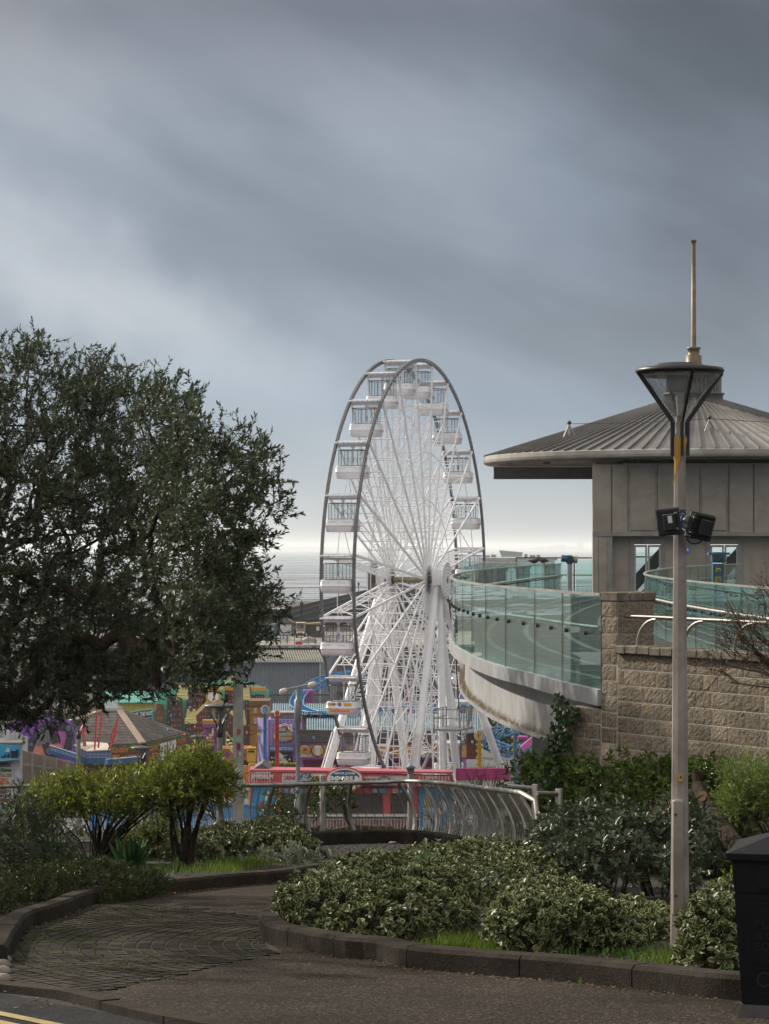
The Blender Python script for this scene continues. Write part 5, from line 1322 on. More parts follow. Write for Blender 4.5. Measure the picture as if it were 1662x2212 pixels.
# striped pavilion
PY = 170.0
pv_ = thing('striped_pavilion', 'purple and blue striped pavilion with a round park logo and menu boards', 'kiosk', (xx(607, PY), PY, 0))
mb = MB(); mb.drect(579, 1554, 650, 1740, PY, 3.0, 0)
for i in range(9): mb.drect(581 + i * 7.8, 1555, 584.6 + i * 7.8, 1740, PY - .03, .04, 1)
mb.build('front_wall', [stripeP, stripeB], pv_)
mb = MB(); mb.prism([P(578.7, 1554, PY), P(557, 1550, PY + 2.6), P(557, 1740, PY + 2.6), P(578.7, 1740, PY)], (.0, .1, 0), 0)
for i in range(5):
    x = 558.5 + i * 4.3; Yq = PY + 2.6 * (578.7 - x) / 21.7 - .05; mb.prism([P(x, 1551.5, Yq), P(x + 2, 1551.5, Yq - .24), P(x + 2, 1740, Yq - .24), P(x, 1740, Yq)], (0, .06, 0), 1)
mb.build('side_wall', [stripeP, stripeB], pv_)
mb = MB(); mb.drect(585, 1539, 640, 1553, PY + .6, 2.0, 0)
for i in range(6): mb.drect(585, 1540 + i * 2.2, 640, 1540.7 + i * 2.2, PY + .56, .04, 1)
mb.build('roof_unit', [M('weathered_boards', (.30, .31, .32), .8, 0, .25, 4), C('board_gap', .12, .12, .13)], pv_)
mb = MB(); mb.drect(582, 1611, 634, 1623, PY - .12, .1, 0); mb.dtext("YOU'RE SPOILT FOR CHOICE", 584, 1613.5, 637, 1620.5, PY - .14, 1); mb.build('slogan_band', [C('band_blue', .03, .15, .38), wht], pv_)
mb = MB(); mb.drect(583, 1625, 645, 1662, PY - .1, .08, 0)
for q in range(40): 
    x, y = random.uniform(585, 640), random.uniform(1627, 1657); mb.drect(x, y, x + random.uniform(1.5, 5), y + random.uniform(1.5, 5), PY - .13 - .001 * q, .02, random.choice((1, 2, 3, 4, 5)))
mb.dpoly([(603, 1626), (640, 1626), (640, 1655), (628, 1655), (618, 1637)], PY - .115, .02, 0); mb.dpoly([(600, 1626), (606, 1626), (622, 1645), (625, 1660), (600, 1660)], PY - .119, .02, 1)
mb.build('menu_board', [blk, wht, org, red, skyb, green], pv_)
mb = MB(); mb.dell(612, 1590, 22, 13, PY - .2, .1, 0, 30); mb.dell(612, 1591, 20, 11, PY - .23, .04, 1, 30)
for i in range(16): 
    a = PI * i / 15; mb.bar(P(614 + 15 * math.cos(a), 1577 - 13 * math.sin(a), PY - .2), P(614 + 11 * math.cos(a), 1577 - 9 * math.sin(a), PY - .2), .06, .06, (0, 1, 0), 4)
for r_ in (11, 15):
    mb.tube([P(614 + r_ * math.cos(PI * i / 15), 1577 - r_ * .87 * math.sin(PI * i / 15), PY - .22) for i in range(16)], .03, 4, 4)
mb.bar(P(629, 1564, PY - .2), P(631, 1580, PY - .2), .12, .05, (0, 1, 0), 4); mb.dell(610, 1580, 12, 4, PY - .24, .05, 2); mb.drect(602, 1571, 618, 1580, PY - .28, .05, 3)
for i, tx in enumerate(("The U.K.'s No 1", 'Free Admission', 'Fun Park!')): mb.dtext(tx, 603, 1572 + i * 2.7, 617, 1574 + i * 2.7, PY - .3, 4, .03)
mb.dtext('ADVENTURE', 594, 1583, 632, 1591, PY - .3, 5, .06, .2); mb.dtext('ADVENTURE', 594.5, 1583.6, 631, 1590.4, PY - .32, 4, .0, .2); mb.dtext('ISLAND', 600, 1592, 625, 1600, PY - .3, 5, .06, .2); mb.dtext('ISLAND', 600.5, 1592.6, 624.5, 1599.4, PY - .32, 4, .0, .2)
mb.build('park_logo', [C('logo_orange', .62, .25, .02), C('logo_yellow', .72, .5, .03), green, red, wht, C('logo_blue', .02, .06, .32)], pv_)
for i, (x, lb) in enumerate(((586, 'planter of yellow flowers nearest the striped pavilion corner'), (611, 'planter of yellow flowers under the middle of the menu board'), (637, 'planter of yellow flowers beside the grey street light'))):
    t_ = thing('planter', lb, 'planter', (xx(x, 167), 167, 0), 'planters in front of the pavilion')
    mb = MB(); p = P(x, 1662, 167); mb.rbox((p.x, 167, p.z + .05), (.7, .4, .36), .02); mb.box((p.x, 167, p.z * .5 - .1), (.5, .3, p.z - .2)); mb.build('box', blk, t_)
    n = 260; b_ = np.array([p.x, 167, p.z + .22]) + RNG.normal(0, 1, (n, 3)) * [.2, .12, .05]; d = norm(sph(n) * .6 + [0, 0, .9])
    leaves('foliage', b_, d, sph(n), .22, .04, leafmat('planter_leaf', (.05, .12, .02), (.12, .22, .04)) if i == 0 else bpy.data.materials['planter_leaf'], t_, .2, False)
    n = 60; b_ = np.array([p.x, 167, p.z + .42]) + RNG.normal(0, 1, (n, 3)) * [.22, .12, .06]
    leaves('flowers', b_, sph(n), sph(n), .08, .08, leafmat('yellow_petal', (.6, .4, .02), (.75, .55, .04)) if i == 0 else bpy.data.materials['yellow_petal'], t_, .1, False)
# snack bar
SY = 166.0
sb = thing('snack_bar', 'long snack bar with dark tiled roof and orange fascia of food medallions', 'snack bar', (xx(760, SY), SY, 0))
mb = MB(); a, b_, c_, d_ = P(646, 1607, SY - .4), P(1010, 1610, SY - .4), P(1010, 1583, SY + 4), P(646, 1581, SY + 4); mb.prism([a, b_, c_, d_], (0, .1, .14)); 
for i in range(14):
    p, q = a.lerp(d_, i / 14), b_.lerp(c_, i / 14); mb.bar(p + Vector((0, -.02, .16)), q + Vector((0, -.02, .16)), .1, .05)
mb.build('roof', M('tile_dark', (.05, .04, .038), .7, 0, .4, 5), sb)
mb = MB(); mb.drect(633, 1607, 1008, 1637, SY - .5, .4, 0); mb.drect(633, 1606, 1008, 1608.5, SY - .56, .08, 1); mb.drect(633, 1636, 1008, 1640, SY - .54, .5, 1); mb.drect(633, 1609, 652, 1635, SY - .53, .05, 1); fa2 = mb.build('fascia', [org, purple], sb)
mb = MB(); fc = [('bun', 659), ('cup', 687), ('burger', 722), ('bun', 846), ('cup', 912), ('burger', 975)]
for nm, x in fc:
    mb.dell(x, 1621, 14, 14, SY - .56, .05, 0, 28); mb.dell(x, 1621, 12, 12, SY - .59, .04, 1, 28)
    if nm == 'bun': mb.dell(x, 1621, 10.5, 9, SY - .63, .05, 2, 24); mb.dell(x, 1619, 3.5, 2.4, SY - .66, .04, 0, 16)
    if nm == 'cup': mb.dpoly([(x - 6, 1613), (x + 6, 1613), (x + 4, 1631), (x - 4, 1631)], SY - .63, .05, 3); mb.drect(x - 7, 1612, x + 7, 1615, SY - .66, .05, 4)
    if nm == 'burger': mb.dell(x, 1616.5, 9.5, 5, SY - .63, .05, 2, 24); mb.drect(x - 10, 1618, x + 10, 1620.5, SY - .66, .04, 5); mb.drect(x - 9, 1621, x + 9, 1624, SY - .64, .04, 0); mb.dell(x, 1626, 9, 3, SY - .63, .04, 2, 24)
mb.dtext('DONUTS', 649, 1630, 672, 1636, SY - .68, 4); mb.dtext('BURGERS', 708, 1630, 735, 1636, SY - .68, 4); mb.dtext('The', 795, 1609, 808, 1615, SY - .6, 4); mb.dtext('Eatery', 796, 1616, 832, 1632, SY - .6, 4, .03, .1); mb.dtext('DRINKS', 893, 1629, 925, 1636, SY - .68, 4); mb.dtext('FRIES', 962, 1629, 988, 1636, SY - .68, 4)
mb.build('medallion', [brn, C('medal_cream', .5, .36, .22), C('bun_brown', .42, .2, .07), C('cup_white', .6, .57, .52), wht, green], fa2)
mb = MB(); mb.drect(640, 1640, 1008, 1760, SY + .4, 3, 0)
for i in range(30): mb.drect(640 + i * 12.3, 1657, 645 + i * 12.3, 1760, SY + .36, .05, 1)
mb.build('wall', [stripeP, stripeB], sb)
for a, b_ in ((656, 731), (745, 800), (812, 880), (892, 960)):
    mb = MB(); y = 1640.5
    while y < 1656: mb.drect(a, y, b_, y + 1.2, SY + .3, .08); y += 1.7
    mb.build('shutter', mag, sb)
mb = MB(); mb.drect(693, 1652, 726, 1661, SY - 8, .05, 0); mb.dtext('BURGERS', 696, 1655, 723, 1660, SY - 8.03, 1); mb.drect(858, 1652, 905, 1665, SY - 8, .05, 0); mb.dtext('BURGERS', 862, 1658, 902, 1664, SY - 8.03, 1); mb.build('banner', [C('banner_gold', .4, .2, .03), wht], sb)

# roofs of the covered ride and the blue coaster
br_ = thing('ride_shed', 'low ride shed with a faded blue corrugated roof behind the snack bar', 'shed', (xx(800, 195), 195, 0))
def corr(mb, A, B, Cc, D, n, h_, m=0):
    """corrugated sheet between edge A-B (low) and D-C (high)"""
    A, B, Cc, D = map(Vector, (A, B, Cc, D)); nrm_ = (B - A).cross(D - A).normalized(); vs = []
    if nrm_.z < 0 or (abs(nrm_.z) < .1 and nrm_.y > 0): nrm_ = -nrm_
    k = 4 * n
    for i in range(k + 1):
        o_ = nrm_ * (h_ * (0, 1, 1, 0)[i % 4]); vs += [A.lerp(B, i / k) + o_, D.lerp(Cc, i / k) + o_]
    mb.add(vs, [(2 * i, 2 * i + 2, 2 * i + 3, 2 * i + 1) for i in range(k)], m)
br_m = M('blue_roof_sheet', (.20, .31, .38), .55, .2, .15, 1.5, 0, 60, .5, .35, .4)
mb = MB(); corr(mb, P(590, 1545, 186), P(735, 1545, 186), P(735, 1521, 198), P(590, 1521, 198), 30, .09); corr(mb, P(663, 1584, 174), P(1036, 1584, 174), P(1036, 1543, 190), P(663, 1543, 190), 70, .10); mb.build('roof', br_m, br_)
mb = MB(); mb.drect(585, 1546, 690, 1640, 187, .3, 0); mb.build('wall', M('boards_grey', (.30, .31, .32), .8, 0, .2, 3), br_); MB().drect(690.5, 1546, 712, 1640, 186.5, .3).build('wall', blu, br_); MB().drect(663, 1586, 1036, 1640, 174.5, .3).build('wall', brn, br_)
cs = thing('roller_coaster', 'blue tubular roller coaster track on pink pillars behind the big wheel', 'roller coaster', (xx(700, 200), 200, 0))
def track(mb, pts, w=.55, step=1.0):
    line = catmull(pts, step); up = Vector((0, 0, 1)); l, r_, s = [], [], []
    for i, p in enumerate(line):
        t = (line[min(i + 1, len(line) - 1)] - line[max(i - 1, 0)]).normalized(); n = t.cross(up).normalized()
        l.append(p + n * w); r_.append(p - n * w); s.append(p - up * .75)
    mb.tube(l, .06, 6); mb.tube(r_, .06, 6); mb.tube(s, .09, 6)
    for i in range(len(line) - 1):
        mb.bar(l[i], s[i], .07, .07); mb.bar(r_[i], s[i], .07, .07); mb.bar(l[i], r_[i], .07, .07); mb.bar(s[i], l[i + 1], .05, .05); mb.bar(s[i], r_[i + 1], .05, .05)
mb = MB(); track(mb, [P(x, y, Y) for x, y, Y in ((800, 1444, 214), (745, 1452, 213), (706, 1461, 211), (672, 1478, 208), (648, 1500, 203), (641, 1519, 197), (650, 1528, 191), (672, 1536, 187), (702, 1539, 186), (740, 1536, 187), (786, 1531, 188), (840, 1526, 190), (900, 1522, 192), (960, 1518, 194), (1020, 1505, 197), (1080, 1490, 200))]); 
track(mb, [P(x, y, Y) for x, y, Y in ((1030, 1585, 176), (1060, 1600, 175), (1095, 1612, 174), (1140, 1606, 174), (1190, 1592, 176), (1240, 1580, 178))]); track(mb, [P(x, y, Y) for x, y, Y in ((1010, 1590, 178), (1060, 1578, 184), (1110, 1565, 186), (1160, 1557, 188), (1210, 1548, 190))]); mb.build('track', blu, cs)
for x, y0, Y, rr in ((667, 1490, 205, .36), (698, 1545, 187, .36), (885, 1490, 200, .3), (856, 1528, 190, .26), (945, 1490, 198, .3), (1000, 1500, 198, .26), (1159, 1560, 186, .42), (1130, 1590, 178, .3), (806, 1455, 212, .28)):
    p = P(x, y0, Y); mb = MB(); mb.lathe([(rr, 0), (rr, p.z - .3), (rr * 1.3, p.z - .28), (rr * 1.3, p.z)], (p.x, Y, 0), 12); mb.build('pillar', pinkp, cs)
mb = MB(); mb.bar(P(1128, 1618, 172), P(1160, 1590, 172), .4, .4); mb.bar(P(985, 1558, 190), P(1030, 1562, 190), .5, .5); mb.build('crossbeam', pinkp, cs)
for lab, x, y0, c1, c2, Y, rr in (('red ornamental lamp post topped by a red ring in front of the striped pavilion', 599, 1541, 'or_red', (.5, .05, .04), 150, 5.5), ('blue ornamental lamp post with a ring of white bulbs at the pavilion corner', 573, 1533, 'or_blue', (.06, .24, .5), 164, 8),
                        ('yellow ornamental lamp post with a big ring of bulbs right of the wheel', 1036, 1588, 'or_yellow', (.62, .36, .04), 150, 10), ('blue ornamental lamp post with yellow trim under the deck edge', 1113, 1574, 'or_blue2', (.10, .32, .55), 152, 9), ('purple ornamental ring lamp post behind the decorated cabin', 740, 1556, 'or_purp', (.32, .08, .3), 160, 8)):
    t_ = thing('ornamental_lamp', lab, 'lamp post', (xx(x, Y), Y, 0), 'ringed fairground lamp posts'); mm = C(c1, *c2); p = P(x, y0, Y); rm = rr / FX * Y
    mb = MB(); mb.lathe([(.14, 0), (.11, p.z - rm * 1.2), (.16, p.z - rm * 1.1), (.08, p.z - rm)], (p.x, Y, 0), 10)
    if 'yellow' in c1 or '2' in c1:
        for k in range(14): mb.box((p.x + (.16 if k % 2 else -.16), Y - .02, p.z - rm - .3 - k * .2), (.12, .12, .12), None, 1)
    mb.build('post', [mm, yel], t_)
    mb = MB(); n = 14
    for k in range(n):
        a = 2 * PI * k / n; q = p + Vector((rm * math.cos(a), 0, rm * 1.05 * math.sin(a))); mb.tube([q + Vector((.11 * rm * 1.6 * math.cos(2 * PI * j / 8), -.02, .11 * rm * 1.6 * math.sin(2 * PI * j / 8))) for j in range(8)], .022, 4, 1, False, True)
    mb.tube([p + Vector((rm * .55 * math.cos(2 * PI * j / 16), 0, rm * .9 * math.sin(2 * PI * j / 16))) for j in range(16)], .05, 5, 0, False, True); mb.bar(p - Vector((0, 0, rm)), p + Vector((0, 0, rm * .9)), .07, .07)
    mb.build('ring', [mm, C('ring_pale', .55, .5, .42)], t_)
# string lights
blbs = [C('bulb_a', .6, .1, .04), C('bulb_b', .6, .42, .05), C('bulb_c', .05, .4, .2), C('bulb_d', .06, .2, .5)]
for lab, pts in (('string of coloured bulbs sweeping from the brown mural to the pavilion', [P(345, 1530, 150), P(440, 1572, 150), P(560, 1578, 150), P(600, 1560, 150)]), ('string of coloured bulbs hanging across the snack bar roof', [P(600, 1560, 150), P(680, 1590, 150), P(760, 1598, 150), P(860, 1592, 150)]), ('string of coloured bulbs above the gift shop side sign', [P(345, 1568, 152), P(420, 1587, 150), P(500, 1592, 150), P(573, 1580, 150)]), ('string of coloured bulbs right of the wheel below the deck', [P(1000, 1585, 158), P(1060, 1620, 158), P(1150, 1628, 158), P(1190, 1610, 158)])):
    t_ = thing('string_lights', lab, 'string lights', pts[0]); ln = catmull(pts, .4)
    MB().tube(ln, .018, 4).build('cable', blk, t_); mb = MB()
    for i in range(2, len(ln), 4): mb.ball(ln[i] - Vector((0, 0, .12)), (.075, .075, .11), 6, 4, random.randrange(4))
    mb.build('bulbs', blbs, t_)
# pink hoarding right of the kiosk
ph = MB(); ph.drect(985, 1660, 1100, 1684, 131, .2, 0); ph.drect(985, 1684, 1110, 1760, 131.1, .3, 1); tag(ph.build('hoarding', [C('hoarding_magenta', .38, .04, .17), C('hoarding_white', .62, .60, .6)]), 'magenta and white hoarding at the foot of the big wheel', 'hoarding')

# gift shop
gs = thing('gift_shop', 'hipped grey shingle roofed gift shop with leafy brown signboards', 'shop', (-17.5, 159, 0))
shg = M('shingles', (.17, .16, .145), .85, 0, .35, 3, .3, 40, .3, .3, .6)
ez = 4.45; c0_ = Vector((-15.5, 155, ez)); c1_ = Vector((-13.6, 164.5, ez)); c2_ = Vector((-23, 164, ez)); c3_ = Vector((-24, 154.5, ez)); ap = Vector((-18.0, 159.5, 6.35))
tr_ = [ap + Vector((.55, -.6, 0)), ap + Vector((.55, .6, 0)), ap + Vector((-.6, .6, 0)), ap + Vector((-.6, -.6, 0))]
mb = MB(); rf_ = [(c3_, c0_, tr_[0], tr_[3]), (c0_, c1_, tr_[1], tr_[0]), (c1_, c2_, tr_[2], tr_[1]), (c2_, c3_, tr_[3], tr_[2])]
for a, b_, c_, d_ in rf_:
    K = 22
    for i in range(K):
        p, q, r_, s = a.lerp(d_, i / K), b_.lerp(c_, i / K), b_.lerp(c_, (i + 1) / K), a.lerp(d_, (i + 1) / K)
        u = Vector((0, 0, .05)); mb.face([p + u, q + u, r_, s]); mb.face([p, q, q + u, p + u])
mb.build('roof', shg, gs)
mb = MB(); mb.bar(c0_ + Vector((0, 0, .06)), tr_[0] + Vector((0, 0, .06)), .42, .1); mb.bar(c3_, tr_[3], .42, .1); mb.build('hip_tiles', C('hip_tan', .42, .32, .24, rough=.8), gs)
mb = MB(); 
for i in range(4): mb.face([tr_[i] + Vector((0, 0, .12)), tr_[(i + 1) % 4] + Vector((0, 0, .12)), ap + Vector((0, 0, .75))])
mb.build('lantern', M('lantern_glazing', (.45, .5, .5), .3, .2), gs); mb = MB()
for i in range(4): mb.bar(tr_[i] + Vector((0, 0, .06)), tr_[(i + 1) % 4] + Vector((0, 0, .06)), .2, .18); mb.bar(tr_[i] + Vector((0, 0, .12)), ap + Vector((0, 0, .76)), .05, .05)
mb.build('lantern_frame', grys, gs)
brnb = C('board_brown', .12, .05, .03); wl = MB(); wl.prism([c0_ + Vector((-.3, .3, -4.5)), c1_ + Vector((-.3, -.3, -4.5)), c2_ + Vector((.3, -.3, -4.5)), c3_ + Vector((.3, .3, -4.5))], (0, 0, 4.4)); wl.build('wall', brnb, gs)
def sideboard(a, b_, z0, z1, words, nm):
    mb = MB(); d = (b_ - a); d.z = 0; Ld = d.length; d.normalize(); n = Vector((d.y, -d.x, 0))
    mb.prism([Vector((a.x, a.y, z0)) + n * .08, Vector((b_.x, b_.y, z0)) + n * .08, Vector((b_.x, b_.y, z1)) + n * .08, Vector((a.x, a.y, z1)) + n * .08], n * .1, 0)
    for (t_, u0, u1, v0, v1, m_) in words: mb.text(t_, Vector((a.x, a.y, z0 + (z1 - z0) * v0)) + d * (Ld * u0) + n * .2, d, (0, 0, 1), Ld * (u1 - u0), (z1 - z0) * (v1 - v0), m_, .02, .03)
    for i in range(int(Ld * 7)):
        u = random.random() * Ld
        for zq in (z0 + random.uniform(0, .18), z1 - random.uniform(0, .22)):
            c = Vector((a.x, a.y, zq)) + d * u + n * (.21 + random.random() * .03); w = random.uniform(.07, .14)
            mb.face([c - d * w, c + Vector((0, 0, w * .7)), c + d * w, c - Vector((0, 0, w * .7))], random.choice((3, 3, 4)))
    return mb.build(nm, [brnb, C('sign_white', .78, .77, .74), C('sign_orange', .55, .23, .05), green, C('leaf_dark_paint', .02, .14, .03)], gs)
sideboard(c3_ + Vector((0, -.25, 0)), c0_ + Vector((0, -.25, 0)), 3.2, 4.45, [('GIFT SHOP', .30, .745, .15, .82, 1), ('SQUISHY', .77, .90, .55, .85, 2), ('TOYS and GIFTS', .755, .97, .2, .48, 2)], 'signboard')
sideboard(c0_ + Vector((.1, 0, 0)), c1_ + Vector((.1, 0, 0)), 3.15, 4.45, [('GIFT SHOP', .30, .68, .12, .85, 1), ('SQUISHY', .06, .27, .55, .85, 2), ('TOYS', .1, .25, .2, .48, 2), ('TOYS', .72, .92, .55, .8, 2), ('GIFTS', .72, .92, .2, .45, 2)], 'signboard')
# purple mural hoarding with a painted mechanical arm
mu = thing('purple_mural', 'purple painted mural hoarding of a black mechanical claw behind the tree', 'mural', (xx(90, 150), 150, 0)); MYY = 150
mb = MB(); mb.dpoly([(14, 1568), (28, 1560), (80, 1553), (120, 1551), (162, 1560), (163, 1720), (14, 1720)], MYY, .2); mb.build('board', M('mural_purple', (.20, .07, .36), .6, 0, .3, .35), mu)
mb = MB(); mb.dpoly([(62, 1630), (66, 1600), (92, 1580), (150, 1580), (150, 1632)], MYY - .03, .03, 1); mb.dpoly([(68, 1628), (80, 1605), (110, 1600), (135, 1612), (140, 1632)], MYY - .05, .03, 2)
def arm(pts, w, m): 
    for p, q in zip(pts, pts[1:]): mb.bar(P(*p, MYY - .1), P(*q, MYY - .1), w, .06, (0, 1, 0), m)
arm([(62, 1632), (68, 1605), (84, 1580), (95, 1570), (125, 1566), (148, 1572), (152, 1590), (142, 1628)], .42, 0); arm([(96, 1604), (112, 1572)], .55, 3); arm([(112, 1574), (119, 1605)], .4, 0); arm([(80, 1608), (92, 1585)], .4, 3); arm([(98, 1606), (106, 1630), (128, 1628)], .45, 0)
for (x, y, r_) in ((84, 1580, 5), (95, 1571, 6), (148, 1573, 6), (68, 1608, 4), (108, 1622, 8)): mb.dell(x, y, r_, r_, MYY - .16, .05, 3)
for i in range(30): mb.dell(28 + i * 4.4, 1565 - 9 * math.sin(min(1, i / 20) * 1.5) + (i - 20) * .55 * (i > 20), .8, .8, MYY - .04, .04, 4, 6)
for i in range(16): mb.dell(158, 1568 + i * 4, .8, .8, MYY - .04, .04, 4, 6)
mb.build('painted_claw', [C('claw_black', .03, .03, .045), C('mural_magenta', .42, .12, .36), C('mural_coral', .60, .22, .14), C('claw_grey', .12, .13, .16), wht], mu)
wp = thing('white_panels', 'row of pale angled screen panels in front of the purple mural', 'screen', (xx(30, 147), 147, 0)); mb = MB()
for i, (x0, x1, y0, y1) in enumerate(((9, 22, 1577, 1577), (22, 33, 1586, 1578), (33, 48, 1578, 1587), (48, 60, 1587, 1592))): mb.dpoly([(x0, y0), (x1, y1), (x1, 1650), (x0, 1650)], 147 - .02 * i, .06, 0); mb.drect(x1 - .5, y1, x1 + .5, 1650, 146.8, .06, 1)
mb.build('panel', [C('panel_pale', .50, .52, .53), C('panel_frame', .3, .31, .32)], wp)
hd = thing('hoarding', 'beige panelled hoarding running behind the left clipped shrub', 'hoarding', (xx(100, 130), 130, 0)); mb = MB()
mb.prism([P(45, 1620, 128), P(175, 1652, 127.6), P(175, 1760, 127.6), P(45, 1760, 128)], (0, .1, 0), 0)
mb.build('panel', C('hoarding_beige', .20, .155, .125, rough=.8), hd); mb = MB()
for i in range(6): mb.bar(P(45 + 26 * i - .4, 1618 + 6.4 * i, 127.5), P(45 + 26 * i - .4, 1760, 127.5), .10, .10)
mb.bar(P(45, 1650, 127.6), P(175, 1668, 127.4), .07, .07); mb.build('post', C('post_dull', .2, .2, .2), hd)
# take-away hut and its menu
tk = thing('takeaway_hut', 'small takeaway hut with a blue skyline sign and white menu board at the left edge', 'kiosk', (xx(20, 82), 82, 6.2)); TY = 82
mb = MB(); mb.drect(-60, 1612, 44, 1800, TY, .5, 0); mb.drect(-60, 1604, 46, 1612, TY - .3, 1, 1); mb.build('body', [C('hut_white', .55, .55, .58), C('hut_roof', .15, .14, .12)], tk)
mb = MB(); mb.dpoly([(-60, 1606), (44, 1611), (44, 1640), (-60, 1652)], TY - .4, .1, 0); mb.dpoly([(-60, 1640), (5, 1636), (44, 1633), (44, 1640), (-60, 1652)], TY - .43, .03, 1)
for x, w, y in ((2, 6, 1634), (9, 4, 1630), (16, 5, 1629), (24, 8, 1622), (33, 3, 1622), (36, 4, 1619)): mb.drect(x, y, x + w, 1637, TY - .45, .03, 2)
mb.dell(17, 1622, 5, 2.4, TY - .45, .03, 3); mb.dell(17.5, 1619, 3, 3, TY - .45, .03, 3); mb.build('sign', [C('sign_sky', .04, .34, .60), C('sign_lightblue', .2, .45, .6), blk, wht], tk)
mb = MB(); mb.drect(-58, 1645, 29, 1735, TY - .1, .08, 0)
for (t_, x0, x1, y0, y1, m_) in (('TAKEAWAY', -18, 25, 1647, 1654, 1), ('ICE CREAM', -19, 25, 1660, 1667, 2), ('ICE LOLLIES', -22, 26, 1670, 1677, 3), ('COLD', 0, 17, 1680.5, 1687.5, 4), ('DRINKS', -10, 21, 1687.5, 1694.5, 4), ('HOT', 2, 15, 1698, 1704.5, 5), ('DRINKS', -10, 21, 1705, 1711.5, 5), ('SNACKS', -12, 22, 1715, 1721.5, 6), ('CRISPS', -12, 21, 1725, 1731.5, 5)): mb.dtext(t_, x0, y0, x1, y1, TY - .13, m_, .04)
mb.drect(-18, 1655, 25, 1656, TY - .13, .03, 1); mb.build('menu_board', [C('menu_white', .52, .52, .55), blk, C('t_green', .02, .16, .06), C('t_ochre', .42, .28, .03), C('t_orange', .55, .16, .02), C('t_red', .48, .06, .05), C('t_navy', .03, .08, .2)], tk)
# ride with red lightning bolts
rb = thing('bolt_ride', 'blue polka dot fairground ride with four red lightning bolts', 'fairground ride', (xx(207, 140), 140, 0)); BY = 140
rdm = C('bolt_red', .55, .05, .06); dotm = C('dot_white', .7, .7, .68); nav2 = C('ride_navy', .03, .09, .22)
mb = MB(); a_ = [(159, 1608), (176, 1621), (220, 1623), (244, 1618), (238, 1610), (200, 1606)]
mb.dpoly([(160, 1611), (188, 1624), (188, 1650), (160, 1650)], BY, .1, 0); mb.dpoly([(188, 1624), (240, 1621), (243, 1650), (188, 1650)], BY - .1, .1, 0); mb.prism([P(160, 1611, BY), P(188, 1624, BY - .1), P(240, 1621, BY - .1), P(232, 1607, BY + 2.5), P(185, 1604, BY + 3)], (0, 0, .06), 1)
for i in range(18):
    for j in range(4): mb.dell(190 + i * 2.9, 1627 + j * 3.2, .75, .75, BY - .13, .03, 2, 6)
for i in range(9):
    for j in range(4): mb.dell(163 + i * 2.9, 1616 + i * 1.3 + j * 3.2, .75, .75, BY - .04, .05, 2, 6)
mb.build('platform', [nav2, C('ride_top', .55, .5, .42), dotm], rb)
def bolt(pts, dots):
    mb = MB(); mb.dpoly(pts, BY - .3, .14, 0)
    for x, y in dots: mb.dell(x, y, .7, .7, BY - .33, .04, 1, 6)
    mb.build('lightning_bolt', [rdm, dotm], rb)
bolt([(174, 1560), (180, 1553), (187, 1582), (182, 1579), (187, 1612), (179, 1612), (180, 1596), (174, 1578)], [(178, 1565 + 4 * i) for i in range(4)] + [(182 + .3 * i, 1584 + 4 * i) for i in range(7)])
bolt([(251, 1556), (257, 1549), (250, 1580), (254, 1573), (247, 1598), (238, 1618), (233, 1621), (240, 1594), (238, 1592)], [(250 - .8 * i, 1560 + 4 * i) for i in range(14)])
bolt([(207, 1540), (211, 1540), (206, 1620), (203, 1620)], []); bolt([(219, 1534), (223, 1534), (214, 1616), (211, 1616)], [])
mb = MB(); mb.bar(P(108, 1618, BY - 1), P(170, 1638, BY - 1), .5, .42, (0, 0, 1), 0); mb.bar(P(108, 1611, BY - 1.1), P(170, 1631, BY - 1.1), .12, .1, (0, 0, 1), 1); aa = mb; mb = MB(); mb.bar(P(230, 1646, BY - 1), P(305, 1640, BY), .4, .3, (0, 0, 1), 0); mb.bar(P(230, 1641, BY - 1), P(305, 1635, BY), .1, .1, (0, 0, 1), 1)
mb.build('sweep_arm', [C('arm_blue', .03, .10, .28), dotm], rb); mb = aa
for i in range(20): mb.dell(111 + i * 3, 1616.5 + i * .97, .7, .7, BY - 1.5, .05, 1, 6); mb.dell(111 + i * 3, 1620 + i * .97, .7, .7, BY - 1.5, .05, 1, 6)
mb.build('sweep_arm', [C('arm_blue', .03, .10, .28), dotm], rb)
# buildings at the back left
tb_ = thing('teal_building', 'long teal roofed arcade with a yellow wall under the tree', 'arcade', (xx(290, 205), 205, 0)); Y = 205
mb = MB(); corr(mb, P(215, 1519, Y), P(342, 1519, Y), P(342, 1494, Y + 5), P(215, 1494, Y + 5), 40, .08); mb.build('roof', C('teal_sheet', .16, .50, .42), tb_)
mb = MB(); mb.drect(205, 1519, 332, 1538, Y + .3, 3, 0); mb.drect(205, 1538.5, 332, 1700, Y + .5, 3, 1); mb.build('wall', [C('wall_mustard', .42, .32, .07), C('wall_dark', .06, .055, .055)], tb_)
tsn = thing('direction_sign', 'curved dark sign with teal frame behind the gift shop roof', 'sign', (xx(300, 195), 195, 0)); Y = 195
mb = MB(); mb.dpoly([(262, 1540), (330, 1530), (330, 1551), (262, 1558)], Y, .2, 0); mb.dpoly([(264, 1542), (328, 1533), (328, 1549), (264, 1555)], Y - .03, .06, 1); mb.text('CONTINUES...THIS WAY!', P(270, 1552, Y - .05), P(327, 1545, Y) - P(270, 1552, Y), (0, 0, 1), 2.2, .36, 2, .02, .03); mb.drect(328, 1541, 331, 1700, Y + .1, .2, 0); mb.drect(262, 1566, 265, 1700, Y + .1, .2, 0); mb.build('panel', [teal, C('sign_dark', .06, .02, .03), wht], tsn)
bb = thing('beige_block', 'beige office block with dark windows glimpsed under the tree at far left', 'building', (xx(60, 240), 240, 0)); Y = 240
